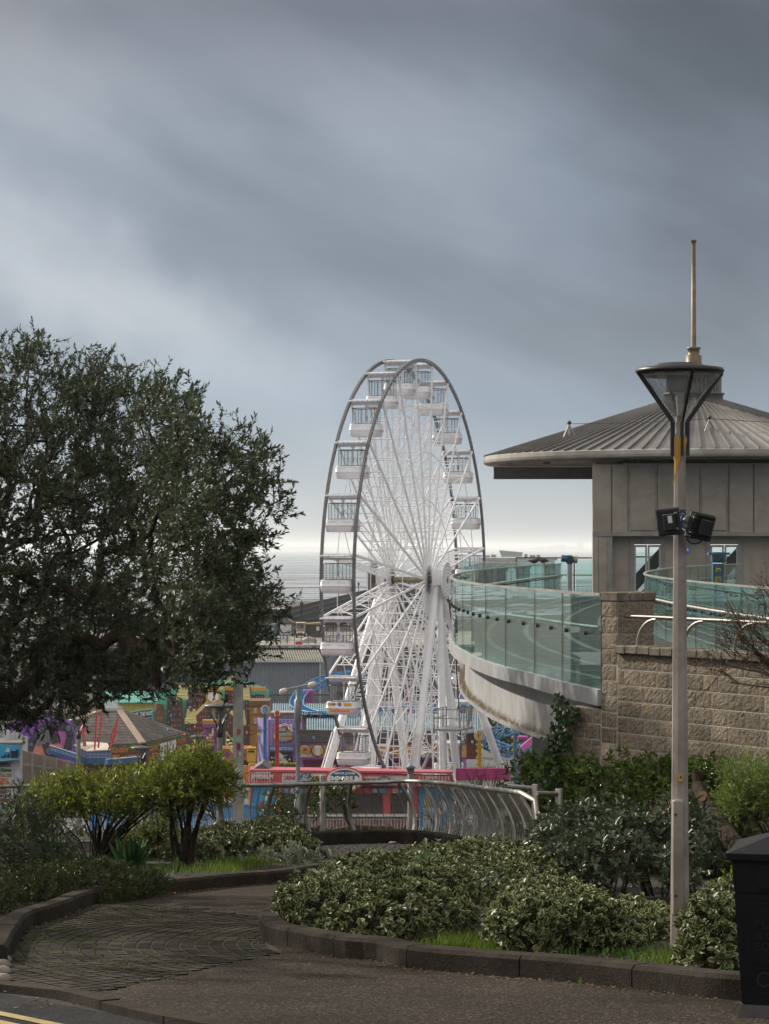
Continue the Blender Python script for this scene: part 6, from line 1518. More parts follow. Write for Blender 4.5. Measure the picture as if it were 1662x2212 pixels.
mb = MB(); mb.drect(-40, 1420, 200, 1700, Y, 8, 0); mb.build('wall', C('wall_beige', .36, .31, .25), bb); mb = MB()
for i in range(9):
    for j in range(4): mb.drect(-30 + i * 25, 1440 + j * 32, -12 + i * 25, 1460 + j * 32, Y - .05, .1)
mb.build('window', C('window_dark', .05, .06, .07, rough=.2), bb)
mb = MB(); mb.drect(-10, 1577, 10, 1594, 165, .1, 0); mb.dtext('ENTRY', -7, 1580, 9, 1585.5, 164.9, 1); mb.dtext('PIER S', -7, 1588, 9, 1593, 164.9, 1); mb.drect(-6, 1594, -3, 1760, 165.02, .1, 1); tag(mb.build('pier_sign', [C('sign_pale', .5, .5, .46), C('t_green2', .05, .15, .1)]), 'small pale entrance sign at the far left edge beside the white panels', 'sign')
# brown city backdrop
cm = thing('city_backdrop', 'painted backdrop of crooked brown tower blocks behind the yellow ride', 'backdrop', (xx(440, 190), 190, 0)); CY = 190
mb = MB(); mb.dpoly([(342, 1500), (400, 1478), (480, 1470), (530, 1474), (562, 1482), (581, 1492), (581, 1700), (342, 1700)], CY, .4, 0); mb.build('board', C('backdrop_green', .10, .45, .30), cm)
bcol = [C('bk_a', .075, .036, .026), C('bk_b', .13, .03, .026), C('bk_c', .055, .04, .036), C('bk_d', .15, .07, .025), C('bk_e', .05, .045, .055), C('bk_win', .24, .22, .21), C('bk_lit', .5, .3, .05), C('bk_smoke', .55, .5, .4)]
blds = [(342, 358, 1520, 3, -2), (356, 378, 1505, 2, 3), (374, 402, 1512, 0, -4), (398, 424, 1496, 4, 3), (420, 440, 1505, 0, -2), (430, 460, 1493, 1, -5), (456, 482, 1507, 4, 2), (478, 500, 1490, 2, 4), (498, 524, 1494, 1, -3), (522, 545, 1500, 0, 4), (545, 566, 1499, 4, 3)]
for i, (x0, x1, y0, c_, lean) in enumerate(blds):
    mb = MB(); Yb = CY - .3 - .12 * (i % 3) - .01 * i; mb.dpoly([(x0 + lean * 2, y0), (x1 + lean * 2, y0 + 2), (x1 + 1, 1700), (x0 - 1, 1700)], Yb, .1, c_)
    y = y0 + 5
    while y < 1600:
        for k in range(max(2, int((x1 - x0) / 6))):
            f = (y - y0) / 200; x = x0 + 3 + k * 6 + lean * 2 * (1 - f); mb.dpoly([(x, y), (x + 2, y + .3), (x + 2, y + 4.6), (x, y + 4.3)], Yb - .03, .04, 5 if random.random() < .6 else random.choice((c_, 6)))
        y += 12
    mb.build('painted_tower', bcol, cm)
mb = MB(); mb.dell(538, 1483, 8, 5, CY - .7, .1, 7); mb.dell(530, 1489, 8, 7, CY - .72, .1, 4); mb.dpoly([(566, 1500), (569, 1482), (574, 1478), (576, 1500)], CY - .7, .1, 5); mb.build('painted_smoke', bcol, cm)
yb = thing('yellow_building', 'ochre theme building with small sash windows beside the pavilion', 'building', (xx(560, 180), 180, 0)); Y = 180
mb = MB(); mb.drect(540, 1526, 581, 1700, Y, 3, 0); mb.drect(538, 1514, 582, 1525, Y - .15, 3.2, 1)
for i in range(12):
    for s in (540, 578 - 18): mb.drect(s + (i % 2) * .0, 1530 + i * 11, s + 4 + 2 * (i % 2), 1535 + i * 11, Y - .06, .1, 2)
mb.build('wall', [C('ochre_wall', .36, .19, .035), C('cornice_brown', .16, .08, .035), C('quoin_tan', .26, .14, .04)], yb)
for x in (549, 566):
    for y in (1528, 1551): mb = MB().drect(x, y, x + 6, y + 13, Y - .05, .1, 0); w_ = mb.build('window', C('win_pale', .4, .38, .35), yb); MB().drect(x - 1, y + 13, x + 7, y + 15, Y - .12, .14).build('sill', C('cornice_brown', .16, .08, .035), w_)
mb = MB().drect(557, 1602, 566, 1700, Y - .1, .1); mb.build('door', blk, yb)
# yellow swing ride
yr = thing('swing_ride', 'yellow armed swing ride with pale yellow gondolas in front of the brown towers', 'fairground ride', (xx(462, 176), 176, 0)); Y = 176; hub = (462, 1504)
mb = MB(); mb.bar(P(393, 1486, Y), P(575, 1488, Y), .26, .3, (0, 1, 0)); mb.build('crossbeam', yel, yr)
mb = MB()
for e in ((413, 1552), (520, 1556), (462, 1590), (505, 1462), (420, 1462)): mb.bar(P(*hub, Y - .4), P(*e, Y - .4), .24, .26, (0, 1, 0))
mb.build('arm', lyel, yr)
mb = MB(); p = P(*hub, Y - .7); mb.tube([p, p + Vector((0, -.3, 0))], .55, 16); mb.tube([p + Vector((0, -.3, 0)), p + Vector((0, -.36, 0))], .4, 12, 1); mb.build('hub', [C('hub_ochre', .45, .36, .08), wht], yr)
for x, y in ((395, 1497), (413, 1549), (529, 1498), (520, 1552)):
    p = P(x, y, Y - .5); mb = MB(); w = .42
    mb.prism([p + Vector((-w * .7, 0, .55)), p + Vector((w * .7, 0, .55)), p + Vector((w * .85, 0, -.1)), p + Vector((-w * .85, 0, -.1))], (0, .3, 0), 0); mb.rbox(p + Vector((0, -.2, -.32)), (w * 2, .6, .3), .05, None, 0); mb.rbox(p + Vector((0, -.3, -.12)), (w * 1.9, .4, .08), .03, None, 0)
    mb.ball(p + Vector((0, -.1, .6)), (.14, .14, .2), 8, 6, 1); mb.bar(p + Vector((-w, .1, .6)), p + Vector((-w * 1.1, 0, -.3)), .06, .06, (0, 1, 0), 1); mb.bar(p + Vector((w, .1, .6)), p + Vector((w * 1.1, 0, -.3)), .06, .06, (0, 1, 0), 1)
    mb.build('gondola', [lyel, C('gondola_plum', .15, .03, .12)], yr)
gt = thing('purple_gate', 'purple ride gate lettered in orange under the yellow swing ride', 'gate', (xx(455, 168), 168, 0)); Y = 168
mb = MB(); mb.drect(440, 1570, 450, 1700, Y, .8, 0); mb.drect(462, 1570, 472, 1700, Y, .8, 0); mb.drect(438, 1565, 474, 1572, Y - .1, 1, 0); mb.dpoly([(447, 1575), (456, 1571), (465, 1575), (465, 1572), (447, 1572)], Y - .15, .2, 0); mb.drect(450.2, 1592, 461.8, 1700, Y + .1, .5, 2); mb.dell(456, 1590, 5, 5, Y - .1, .3, 3); mb.dtext('FIRE', 449, 1596, 464, 1602.5, Y - .15, 3); mb.dtext('BALL', 449, 1604, 464, 1610, Y - .15, 3)
mb.drect(437, 1556, 472, 1564.5, Y - .05, .9, 1); mb.build('arch', [C('gate_purple', .24, .05, .26), C('gate_lattice', .4, .22, .06), C('gate_dark', .08, .02, .1), C('gate_coral', .7, .4, .3)], gt)
sr = thing('ride_steps', 'pale yellow metal steps with handrails at the swing ride', 'steps', (xx(500, 165), 165, 0)); Y = 165; mb = MB()
for k in range(6): mb.box(P(492 + 5 * k, 1600 + 7 * k, Y) + Vector((0, .4, 0)), (.22, 1.0, .06))
for dy_ in (-.1, .9):
    mb.bar(P(488, 1580, Y + dy_), P(520, 1622, Y + dy_), .06, .06); mb.bar(P(488, 1605, Y + dy_), P(520, 1645, Y + dy_), .08, .12)
    for k in range(3): mb.bar(P(489 + 15 * k, 1582 + 20 * k, Y + dy_), P(489 + 15 * k, 1606 + 19 * k, Y + dy_), .05, .05)
mb.build('steps', lyel, sr)
pl_ = thing('ride_platform', 'orange and purple painted ride platform edge with black railings', 'platform', (xx(430, 167), 167, 0)); Y = 167
mb = MB(); mb.drect(330, 1618, 540, 1642, Y + 1.2, 3, 0)
for i in range(12): mb.dell(338 + i * 17, 1630, 6, 7, Y + 1.17, .05, 1, 10)
mb.build('edge', [C('edge_orange', .45, .18, .03), C('edge_purple', .2, .06, .25)], pl_); mb = MB()
for i in range(70): mb.bar(P(345 + i * 2.8, 1594, Y + 1), P(345 + i * 2.8, 1618, Y + 1), .03, .03)
mb.bar(P(345, 1594, Y + 1), P(541, 1594, Y + 1), .06, .06); mb.build('railing', C('rail_plum', .1, .03, .1), pl_)
yn = thing('litter_bin', 'yellow park litter bin beside the ochre building', 'bin', (xx(544, 160), 160, 0)); p = P(544, 1646, 160)
mb = MB(); mb.rbox((p.x, 160, p.z + .42), (.58, .5, .8), .03); mb.rbox((p.x, 160, p.z + .92), (.64, .56, .14), .04); mb.box((p.x, 160, p.z / 2), (.4, .4, p.z)); mb.box((p.x, 159.73, p.z + .72), (.4, .03, .1), None, 1); mb.build('body', [yel, blk], yn)
# grey shed, pier apron and pier
gsd = thing('grey_shed', 'long grey corrugated shed with a mossy ridged roof left of the wheel', 'shed', (xx(620, 257), 257, 0)); Y = 257
mb = MB(); corr(mb, P(430, 1545, Y), P(696, 1545, Y), P(696, 1428, Y), P(430, 1428, Y), 58, .10); corr(mb, P(696, 1545, Y), P(728, 1545, 266), P(728, 1408, 266), P(696, 1428, Y), 10, .10); mb.build('wall', M('grey_cladding', (.24, .27, .31), .6, .15, .06, .6, 0, 60, .4, .2, .25), gsd)
mb = MB(); corr(mb, P(428, 1429, Y - .4), P(701, 1429, Y - .4), P(690, 1406, Y + 9), P(428, 1406, Y + 9), 50, .14); mb.build('roof', M('mossy_sheet', (.24, .24, .21), .8, 0, .25, 1.2, 0, 60, .3, .5, .35), gsd)
mb = MB(); mb.bar(P(428, 1429, Y - .5), P(701, 1429, Y - .5), .2, .16); mb.bar(P(692, 1430, Y - .3), P(692, 1545, Y - .3), .16, .16); mb.build('gutter', C('gutter_pale', .45, .45, .45), gsd)
sr2 = thing('guard_railing', 'dark two rail barrier in front of the grey shed', 'railing', (xx(640, 240), 240, 0)); mb = MB(); mb.bar(P(570, 1501, 240), P(730, 1501, 240), .12, .16)
for i in range(60): mb.bar(P(580 + i * 2.5, 1502, 240), P(580 + i * 2.5, 1535, 240), .03, .03)
mb.build('rails', C('rail_dark', .05, .055, .06), sr2)
ap_ = MB(); ap_.box((-16, 296, 5.85), (44, 44, .3), None, 0); ap_.box((-16, 296, 3.2), (43, 42, 5.0), None, 1); o = ap_.build('pier_apron', [asphalt('apron_concrete', (.30, .28, .25), (.4, .38, .35), .8, 3.0, .25), C('sea_wall', .12, .12, .115, rough=.9)]); o['kind'] = 'structure'
AY = 276
ra = thing('guard_railing', 'dark looped railing along the edge of the pier forecourt above the shed', 'railing', (xx(620, AY), AY, 6)); mb = MB(); z = 6.0
for i in range(28): x = xx(500, AY) + i * .8; mb.bar((x, AY, z), (x, AY, z + 1.05), .07, .07)
for h_ in (.5, 1.05): mb.bar((xx(500, AY), AY, z + h_), (xx(500, AY) + 21.6, AY, z + h_), .06, .06)
mb.build('rails', C('rail_dark', .05, .055, .06), ra)
pt = M('table_blue', (.14, .20, .30), .6)
def picnic(label, x, y, Y):
    t_ = thing('picnic_table', label, 'picnic table', P(x, y, Y), 'picnic tables on the pier forecourt'); c = P(x, 0, Y); c.z = 6.0
    MB().box(c + Vector((0, 0, .75)), (1.8, .8, .08)).build('table_top', pt, t_)
    for s in (-1, 1): MB().box(c + Vector((0, s * .75, .45)), (1.8, .3, .07)).build('bench', pt, t_)
    mb = MB()
    for s in (-.6, .6):
        mb.bar(c + Vector((s, -.75, 0)), c + Vector((s, -.25, .72)), .08, .1); mb.bar(c + Vector((s, .75, 0)), c + Vector((s, .25, .72)), .08, .1); mb.bar(c + Vector((s, -.85, .4)), c + Vector((s, .85, .4)), .08, .08)
    mb.build('trestle', pt, t_)
picnic('grey blue picnic table, the nearer one behind the looped railing', 609, 1391, 284); picnic('grey blue picnic table, the farther one nearer the white garage door', 602, 1384, 292); picnic('grey blue picnic table half hidden behind the railing at left', 575, 1391, 281)
rbx = thing('red_box', 'red rounded lifebuoy housing on the pier forecourt railing', 'lifebuoy box', P(646, 1400, AY)); mb = MB(); c = P(646, 1393, AY - .3); mb.rbox(c, (.8, .25, .82), .1); mb.tube([c + Vector((0, -.13, 0)), c + Vector((0, -.17, 0))], .25, 16); mb.build('case', C('buoy_red', .5, .03, .03), rbx)
tp = thing('tarp_heap', 'crumpled pale tarpaulin heap beside the red box', 'heap', P(668, 1400, 281)); mb = MB(); c = P(668, 0, 281); c.z = 6.1; mb.ball(c, (.95, .7, .6), 16, 10, 0, .14); mb.build('tarpaulin', M('tarp_grey', (.32, .31, .29), .8, 0, .3, 6, .5, 12), tp)
gc = thing('golf_cart', 'white golf buggy with canopy parked between the huts', 'golf buggy', P(650, 1380, 297)); c = P(650, 0, 297); c.z = 6.0
mb = MB(); mb.rbox(c + Vector((0, 0, .5)), (1.15, 2.2, .35), .06, None, 0); mb.rbox(c + Vector((0, -.95, .62)), (1.0, .3, .3), .05, None, 1); mb.build('body', [C('cart_black', .03, .03, .03), C('cart_cream', .5, .45, .38)], gc)
MB().rbox(c + Vector((0, 0, 1.85)), (1.25, 1.9, .1), .03).build('canopy', C('cart_canopy', .62, .56, .48), gc)
mb = MB(); mb.rbox(c + Vector((0, .1, .85)), (1.0, .3, .5), .05); mb.rbox(c + Vector((0, -.2, .78)), (1.0, .5, .12), .04); mb.build('seat', C('cart_seat', .35, .25, .15), gc)
mb = MB()
for sx_ in (-.52, .52):
    for sy in (-.85, .85): mb.bar(c + Vector((sx_, sy * .9, .6)), c + Vector((sx_, sy, 1.85)), .05, .05)
mb.build('canopy_post', C('cart_post', .3, .3, .3), gc)
for sx_ in (-.5, .5):
    for sy in (-.75, .75): MB().lathe([(.23, -.1), (.23, .1)], c + Vector((sx_, sy, .23)), 14, 0, Matrix.Rotation(R(90), 3, 'Y')).build('wheel', blk, gc)
for s in (-.38, .38): MB().ball(c + Vector((s, -1.12, .6)), .1, 8, 6).build('headlight', wht, gc)
def hut(label, x0, x1, y0, Y, gable, m, rm, dm, words=None):
    t_ = thing('hut', label, 'hut', (xx((x0 + x1) / 2, Y), Y, 6.0)); a, b_ = xx(x0, Y), xx(x1, Y); zt = zz(y0, Y)
    MB().box(((a + b_) / 2, Y + 1.5, (6 + zt) / 2), (b_ - a, 3, zt - 6)).build('wall', m, t_); mb = MB()
    if gable: mb.prism([(a - .15, Y - .2, zt), (b_ + .15, Y - .2, zt), ((a + b_) / 2, Y - .2, zt + .55)], (0, 3.4, 0))
    else: mb.prism([(a - .15, Y - .2, zt), (b_ + .15, Y - .2, zt), (b_ + .15, Y - .2, zt + .28), (a - .15, Y - .2, zt + .1)], (0, 3.4, 0))
    mb.build('roof', rm, t_); w = b_ - a
    mb = MB(); mb.box(((a + b_) / 2, Y - .03, 6 + (zt - 6) * .42), (w * (.8 if gable else .5), .05, (zt - 6) * .84), None, 0)
    for k in range(5): mb.box(((a + b_) / 2, Y - .06, 6.2 + (zt - 6) * .16 * k), (w * (.8 if gable else .5), .02, .025), None, 1)
    if words:
        for i, q in enumerate(words): mb.text(q, ((a + b_) / 2 - w * .3, Y - .08, 6 + (zt - 6) * (.62 - .1 * i)), (1, 0, 0), (0, 0, 1), w * .6, .14, 1, .01, .0)
    mb.build('door', [dm, C('door_line', .12, .12, .13)], t_); return t_
hut('brown hut with a wide white garage door on the pier forecourt', 603, 633, 1345, 303, True, C('hut_brown', .10, .085, .075), C('hut_grey', .14, .13, .12), C('garage_white', .58, .58, .58))
h2 = hut('black timber hut with an ochre roof and a small white poster', 663, 699, 1349, 298, False, C('hut_black', .035, .032, .036), C('ochre_roof', .30, .20, .05), C('hut_black2', .045, .04, .045))
MB().drect(684, 1353, 690, 1362, 297.9, .04).build('poster', C('poster_white', .6, .6, .62), h2)
hut('blue grey cabin half hidden by the tree beside the garage hut', 578, 596, 1352, 303, False, C('cabin_blue', .07, .12, .18), C('hut_grey', .14, .13, .12), C('cabin_door', .4, .42, .44))
for lb, x, y0, Y in (('black Victorian style lamp on the pier left of the wheel rim', 652, 1312, 320), ('black Victorian style lamp standing over the pier forecourt railing, tallest pole', 597, 1330, 277), ('black Victorian style lamp along the pier behind the wheel spokes', 732, 1281, 420), ('small black pier lamp near the dark mud band behind the wheel', 775, 1266, 520)):
    t_ = thing('pier_lamp', lb, 'lamp post', (xx(x, Y), Y, 6), 'black pier lamps'); p = P(x, y0, Y); im = C('pier_iron', .03, .032, .035)
    MB().lathe([(.14, 5.5), (.09, 6.8), (.07, p.z), (.12, p.z + .02)], (p.x, Y, 0), 8).build('post', im, t_); MB().lathe([(.12, p.z + .04), (.26, p.z + .5), (.3, p.z + .52), (.05, p.z + .8), (.04, p.z + 1.0)], (p.x, Y, 0), 8).build('lantern', im, t_)
pi_ = thing('pier', 'long dark seaside pier on iron piles running far out to sea', 'pier', (-14, 320, -3)); A0 = Vector((-16.5, 312, 0)); A1 = Vector((118, 2350, 0)); pd = (A1 - A0).normalized(); pn = Vector((pd.y, -pd.x, 0)); wd_ = 4.5
pil = M('pier_iron_grey', (.055, .06, .065), .7, .2, .2, .5)
mb = MB(); mb.bar(A0 + pn * 2 + Vector((0, 0, 6.1)), A1 + pn * 2 + Vector((0, 0, 6.1)), 9, .8); mb.bar(A0 + pn * 11 + Vector((0, 0, 5.6)), A1 + pn * 8 + Vector((0, 0, 5.6)), 6, .6); mb.build('deck', M('pier_deck', (.035, .036, .037), .9, 0, .2, 4, 0, 60, .1), pi_)
mb = MB(); Ld = (A1 - A0).length; s = 0
while s < Ld:
    c = A0 + pd * s
    for o_ in (-2, 2, 6, 10, 13): mb.bar(c + pn * o_ + Vector((0, 0, -3)), c + pn * o_ + Vector((0, 0, 6)), .34, .34)
    if s < 700:
        for o_ in (-2, 6): mb.bar(c + pn * o_ + Vector((0, 0, -2)), c + pn * (o_ + 8 * (o_ < 0) + 7 * (o_ > 0)) + Vector((0, 0, 5)), .16, .16)
        for o_ in (-2, 13): mb.bar(c + pn * o_ + Vector((0, 0, -2)), c + pd * 9 + pn * o_ + Vector((0, 0, 5)), .14, .14); mb.bar(c + pn * o_ + Vector((0, 0, 5)), c + pd * 9 + pn * o_ + Vector((0, 0, -2)), .14, .14)
    s += 9 if s < 900 else 20
mb.build('piles', pil, pi_); mb = MB(); s = 0
while s < 1500:
    c = A0 + pd * s
    for o_ in (-2.4, .6, 3.4, 6.4, 13.5): mb.bar(c + pn * o_ + Vector((0, 0, 6.4)), c + pn * o_ + Vector((0, 0, 7.75)), .13, .13)
    s += 1.15 if s < 260 else 4
for o_ in (-2.4, .6, 3.4, 6.4, 13.5):
    for h_ in (7.05, 7.7): mb.bar(A0 + pn * o_ + Vector((0, 0, h_)), A1 + pn * o_ + Vector((0, 0, h_)), .09, .09)
mb.build('railing', pil, pi_)
HYY = 2400
mb = MB(); mb.box((xx(1120, HYY), HYY, 6), (75, 40, 2.5), None, 0); mb.box((xx(1120, HYY), HYY, 1.5), (70, 36, 9), None, 0); mb.dpoly([(1085, 1203), (1080, 1190), (1129, 1194), (1128, 1203)], HYY - 10, 15, 1); mb.dpoly([(1079, 1190), (1081, 1188.5), (1130, 1193), (1130, 1194.5)], HYY - 12, 18, 2)
for x, w, y in ((1062, 10, 1198), (1134, 6, 1197), (1145, 12, 1199), (1160, 8, 1198.5), (1045, 14, 1200)): mb.drect(x, y, x + w, 1204, HYY - 8, 6, 0)
mb.build('pierhead_pavilion', [pil, C('pavilion_glass', .16, .2, .22, rough=.3), C('pavilion_roof', .3, .31, .32)], pi_)
# far power station on the opposite shore
fp = thing('power_station', 'hazy power station blocks on the far shore left of the lift house', 'power station', (xx(1250, 19000), 19000, -3)); mb = MB()
for x, w, y in ((1248, 6, 1171), (1255, 7, 1169), (1228, 16, 1180), (1200, 22, 1177), (1186, 10, 1180), (1160, 16, 1181.5)): MB().drect(x, y, x + w, 1189, 19000, 60).build('block', C('far_concrete', .2, .2, .2), fp)

# seafront blocks beyond the left edge: they are what the curved deck glass mirrors
for i, (x, y, w, d, h_, lab) in enumerate(((-62, 150, 16, 18, 9, 'brick seafront block with flat roof, outside the left edge nearest the hill'), (-84, 190, 22, 20, 12.5, 'tall rendered seafront hotel, outside the left edge'), (-96, 232, 18, 18, 8, 'low dark amusement hall, outside the left edge'), (-122, 275, 30, 22, 11, 'long seafront terrace, outside the left edge'), (-148, 335, 26, 26, 6.5, 'low beach cafe building, farthest outside the left edge'))):
    t_ = thing('seafront_building', lab, 'building', (x, y, 0)); MB().box((x, y, h_ / 2), (w, d, h_), R(20)).build('wall', (C('sea_brick', .09, .05, .035), C('sea_render', .15, .14, .125), C('sea_dark', .04, .04, .045))[i % 3], t_)
    MB().prism([Vector((x, y, h_)) + Matrix.Rotation(R(20), 3, 'Z') @ Vector(q) for q in ((-w / 2 - .4, -d / 2 - .4, 0), (w / 2 + .4, -d / 2 - .4, 0), (w / 2 + .4, d / 2 + .4, 0), (-w / 2 - .4, d / 2 + .4, 0))], (0, 0, .5)).build('roof', C('sea_roof', .08, .08, .085), t_)
    for k in range(int(w / 4)):
        for j in range(int(h_ / 3)): MB().box(Vector((x, y, 1.8 + 3 * j)) + Matrix.Rotation(R(20), 3, 'Z') @ Vector((w / 2 + .02, -d / 2 + 2 + k * d / (w / 4), 0)), (.1, 1.4, 1.5), R(20)).build('window', C('window_dark', .05, .06, .07, rough=.2), t_)
# -------------------------------------------------------------- vegetation
bark = M('bark_dark', (.055, .042, .03), .9, 0, .35, 14, .6, 40, .2, .4, 3)
barkr = M('bark_brown', (.10, .06, .035), .9, 0, .4, 18, .7, 50, .2, .4, 3)
oakl = leafmat('evergreen_oak_leaf', (.028, .042, .019), (.115, .142, .075), .5, .2)
limel = leafmat('lime_shrub_leaf', (.035, .05, .008), (.26, .30, .04), .35, .38)
varl = leafmat('variegated_leaf', (.020, .038, .012), (.055, .088, .028), .42, .15, (.30, .305, .14), .835)
laurel = leafmat('glossy_hedge_leaf', (.04, .075, .013), (.12, .18, .03), .22, .25)
rhodo = leafmat('grey_green_leaf', (.045, .062, .033), (.11, .135, .08), .38, .12)
hebe = leafmat('low_green_leaf', (.022, .033, .008), (.065, .085, .018), .4, .25)
sage = leafmat('sage_leaf', (.16, .18, .13), (.28, .31, .22), .6, .25)
conif = leafmat('conifer_needle', (.015, .03, .012), (.04, .06, .02), .5, .1)
strap = leafmat('strap_leaf', (.02, .05, .015), (.05, .11, .025), .35, .25)
grassm = leafmat('grass_blade', (.05, .08, .012), (.16, .23, .03), .5, .4)
ivyl = leafmat('ivy_leaf', (.02, .045, .015), (.05, .09, .03), .3, .15)
litter = leafmat('dead_leaf', (.06, .035, .02), (.22, .15, .08), .8, .1)
weedl = leafmat('weed_leaf', (.05, .10, .02), (.10, .18, .035), .45, .3)

def spray(c, ax, ntw, nlf, tw, L, Wd, spread=.7, radial=.85, jl=.3):
    c = np.asarray(c, float); ax = norm(np.asarray(ax, float)); n = len(c)
    C_ = np.repeat(c, ntw, 0); A = norm(np.repeat(ax, ntw, 0) + spread * RNG.normal(size=(n * ntw, 3)))
    st_ = C_ + RNG.normal(0, tw * .35, C_.shape); tl = tw * (.6 + .6 * RNG.random((len(C_), 1)))
    B = np.repeat(st_, nlf, 0); D = np.repeat(A, nlf, 0); TL = np.repeat(tl, nlf, 0)
    tt = np.tile(np.linspace(.15, 1, nlf), len(C_)).reshape(-1, 1)
    rad = sph(len(B)); rad = norm(rad - D * (rad * D).sum(1, keepdims=True))
    base = B + D * TL * tt; d = norm(D * (.35 + .5 * tt) + rad * radial * (1.15 - .55 * tt)); nr = norm(D - d * (D * d).sum(1, keepdims=True) + .15 * sph(len(B)))
    l = L * (1 + jl * RNG.normal(size=len(B))).clip(.5, 1.5)
    return base, d, nr, l, l * (Wd / L), (st_, st_ + A * tl)
def twigs(mb, seg, r=.004, frac=1.0):
    a, b_ = seg
    for p, q in zip(a, b_):
        if random.random() < frac: mb.tube([p, q], [r, r * .5], 3, 0, False)

# ---- the big evergreen oak at left
oak = thing('evergreen_oak', 'large dark evergreen oak spreading in from the left edge', 'tree', (-8.6, 38, hz(38)))
OY = 38.0
sil = [(-330, 900), (-200, 760), (-60, 735), (-10, 728), (30, 748), (62, 722), (95, 735), (135, 775), (165, 745), (200, 752), (240, 775), (275, 805), (315, 820), (335, 800), (375, 820), (420, 850), (455, 838), (492, 845), (478, 885), (448, 925), (462, 955), (500, 935), (522, 880), (548, 880), (556, 940), (590, 960), (632, 985), (618, 1020), (648, 1068), (610, 1105), (580, 1130), (585, 1190), (560, 1215), (598, 1240), (600, 1285), (622, 1325), (598, 1370), (560, 1400), (592, 1435), (560, 1452), (500, 1470), (440, 1490), (380, 1485), (300, 1500), (250, 1520), (190, 1545), (120, 1540), (60, 1565), (-60, 1570), (-220, 1540), (-380, 1400), (-430, 1150)]
def edged(x, y):
    m = 1e9
    for i in range(len(sil)):
        x1, y1 = sil[i - 1]; x2, y2 = sil[i]; dx, dy = x2 - x1, y2 - y1
        t = max(0, min(1, ((x - x1) * dx + (y - y1) * dy) / (dx * dx + dy * dy))); m = min(m, math.hypot(x - x1 - t * dx, y - y1 - t * dy))
    return m
ctr = []
while len(ctr) < 1750:
    x, y = random.uniform(-430, 660), random.uniform(715, 1550)
    if not inside((x, y), sil): continue
    e = edged(x, y)
    if e < (19 if y < 1450 else 8): continue
    dep = .25 + 2.3 * math.sqrt(min(1, e / 230)); q = random.uniform(-1, 1); q = math.copysign(abs(q) ** .55, q)
    # open pockets, more of them towards the top and the outer edge
    pk = math.sin(x * .055 + 1.3 + .012 * y) * math.sin(y * .061 + x * .017) + .5 * math.sin(x * .13 - y * .05) * math.sin(y * .12 + x * .03)
    if pk > (.75 if y > 1250 else .42) and random.random() < .93: continue
    if e < 70 and pk > .12 and random.random() < .7: continue
    sm_ = max(0, min(1, (x - 230) / 200)); ctr.append((P(x, y, OY - 5.2 * sm_ * sm_ * (3 - 2 * sm_) + q * dep), x, y, e))
cc = np.array([tuple(c[0]) for c in ctr]); mid = np.array([-5.6, 38, 16.0])
ax = norm(cc - mid) + np.array([0, 0, .35]); 
b_, d_, n_, l_, w_, seg = spray(cc, ax, 8, 18, .28, .068, .024, .7, .85)
leaves('crown', b_, d_, n_, l_, w_, oakl, oak, .25, False)
tw = MB(); twigs(tw, seg, .005, .6); tw.build('twigs', bark, oak)
root_ = np.array([-7.6, 38.0, 13.9]); nodes = [root_, np.array([-6.5, 37.9, 14.8]), np.array([-7.2, 38.3, 15.4]), np.array([-5.6, 37.6, 15.4])]; par = [-1, 0, 0, 1]
order = np.argsort(np.linalg.norm(cc - root_, axis=1))
for i in order:
    p = cc[i]; A_ = np.array(nodes); dr = np.linalg.norm(A_ - root_, axis=1); dd_ = np.linalg.norm(A_ - p, axis=1) + .35 * np.maximum(0, dr - np.linalg.norm(p - root_) + .15); j = int(np.argmin(dd_)); nodes.append(p); par.append(j)
cnt = [1] * len(nodes)
for i in range(len(nodes) - 1, 0, -1): cnt[par[i]] += cnt[i]
lm = MB()
for i in range(1, len(nodes)):
    a, b2 = Vector(nodes[par[i]]), Vector(nodes[i]); ra, rb = .0055 * math.sqrt(cnt[par[i]]) * 1.05, .0055 * math.sqrt(cnt[i]); m_ = a.lerp(b2, .5) + Vector((random.uniform(-.05, .05), random.uniform(-.05, .05), random.uniform(0, .06)))
    lm.tube([a, m_, b2], [min(ra, rb * 1.6), rb * 1.15, rb], 6)
lm.build('limbs', bark, oak)
MB().tube([(-8.6, 38, hz(38) - .3), (-8.4, 38, 13.0), (-8.0, 38, 13.5), (-7.6, 38, 13.9), (-7.1, 37.95, 14.3)], [.32, .26, .24, .21, .15], 14).build('trunk', bark, oak)
sh_ = thing('added_shade_tree', 'unseen evergreen tree added outside the left edge to shade the cobbles', 'tree', (-7.4, 25, hz(25)))  # unseen tree, added to cast shade over the cobbles
near = []
while len(near) < 420:
    v = np.array([random.uniform(-9.5, -4.4), random.uniform(19, 28), random.uniform(14.9, 19.2)])
    if v[0] / v[1] < -.185 and ((v[0] + 7) / 2.7) ** 2 + ((v[1] - 23.5) / 5) ** 2 + ((v[2] - 16.9) / 2.6) ** 2 < 1: near.append(v)
b_, d_, n_, l_, w_, seg = spray(np.array(near), sph(len(near)) + [0, 0, .4], 6, 12, .27, .085, .036, .65, .85)
leaves('crown', b_, d_, n_, l_, w_, oakl, sh_, .25, False); MB().tube([(-7.4, 24, hz(24) - .3), (-7.3, 24, 15), (-7.1, 24, 17)], [.2, .16, .06], 10).build('trunk', bark, sh_)

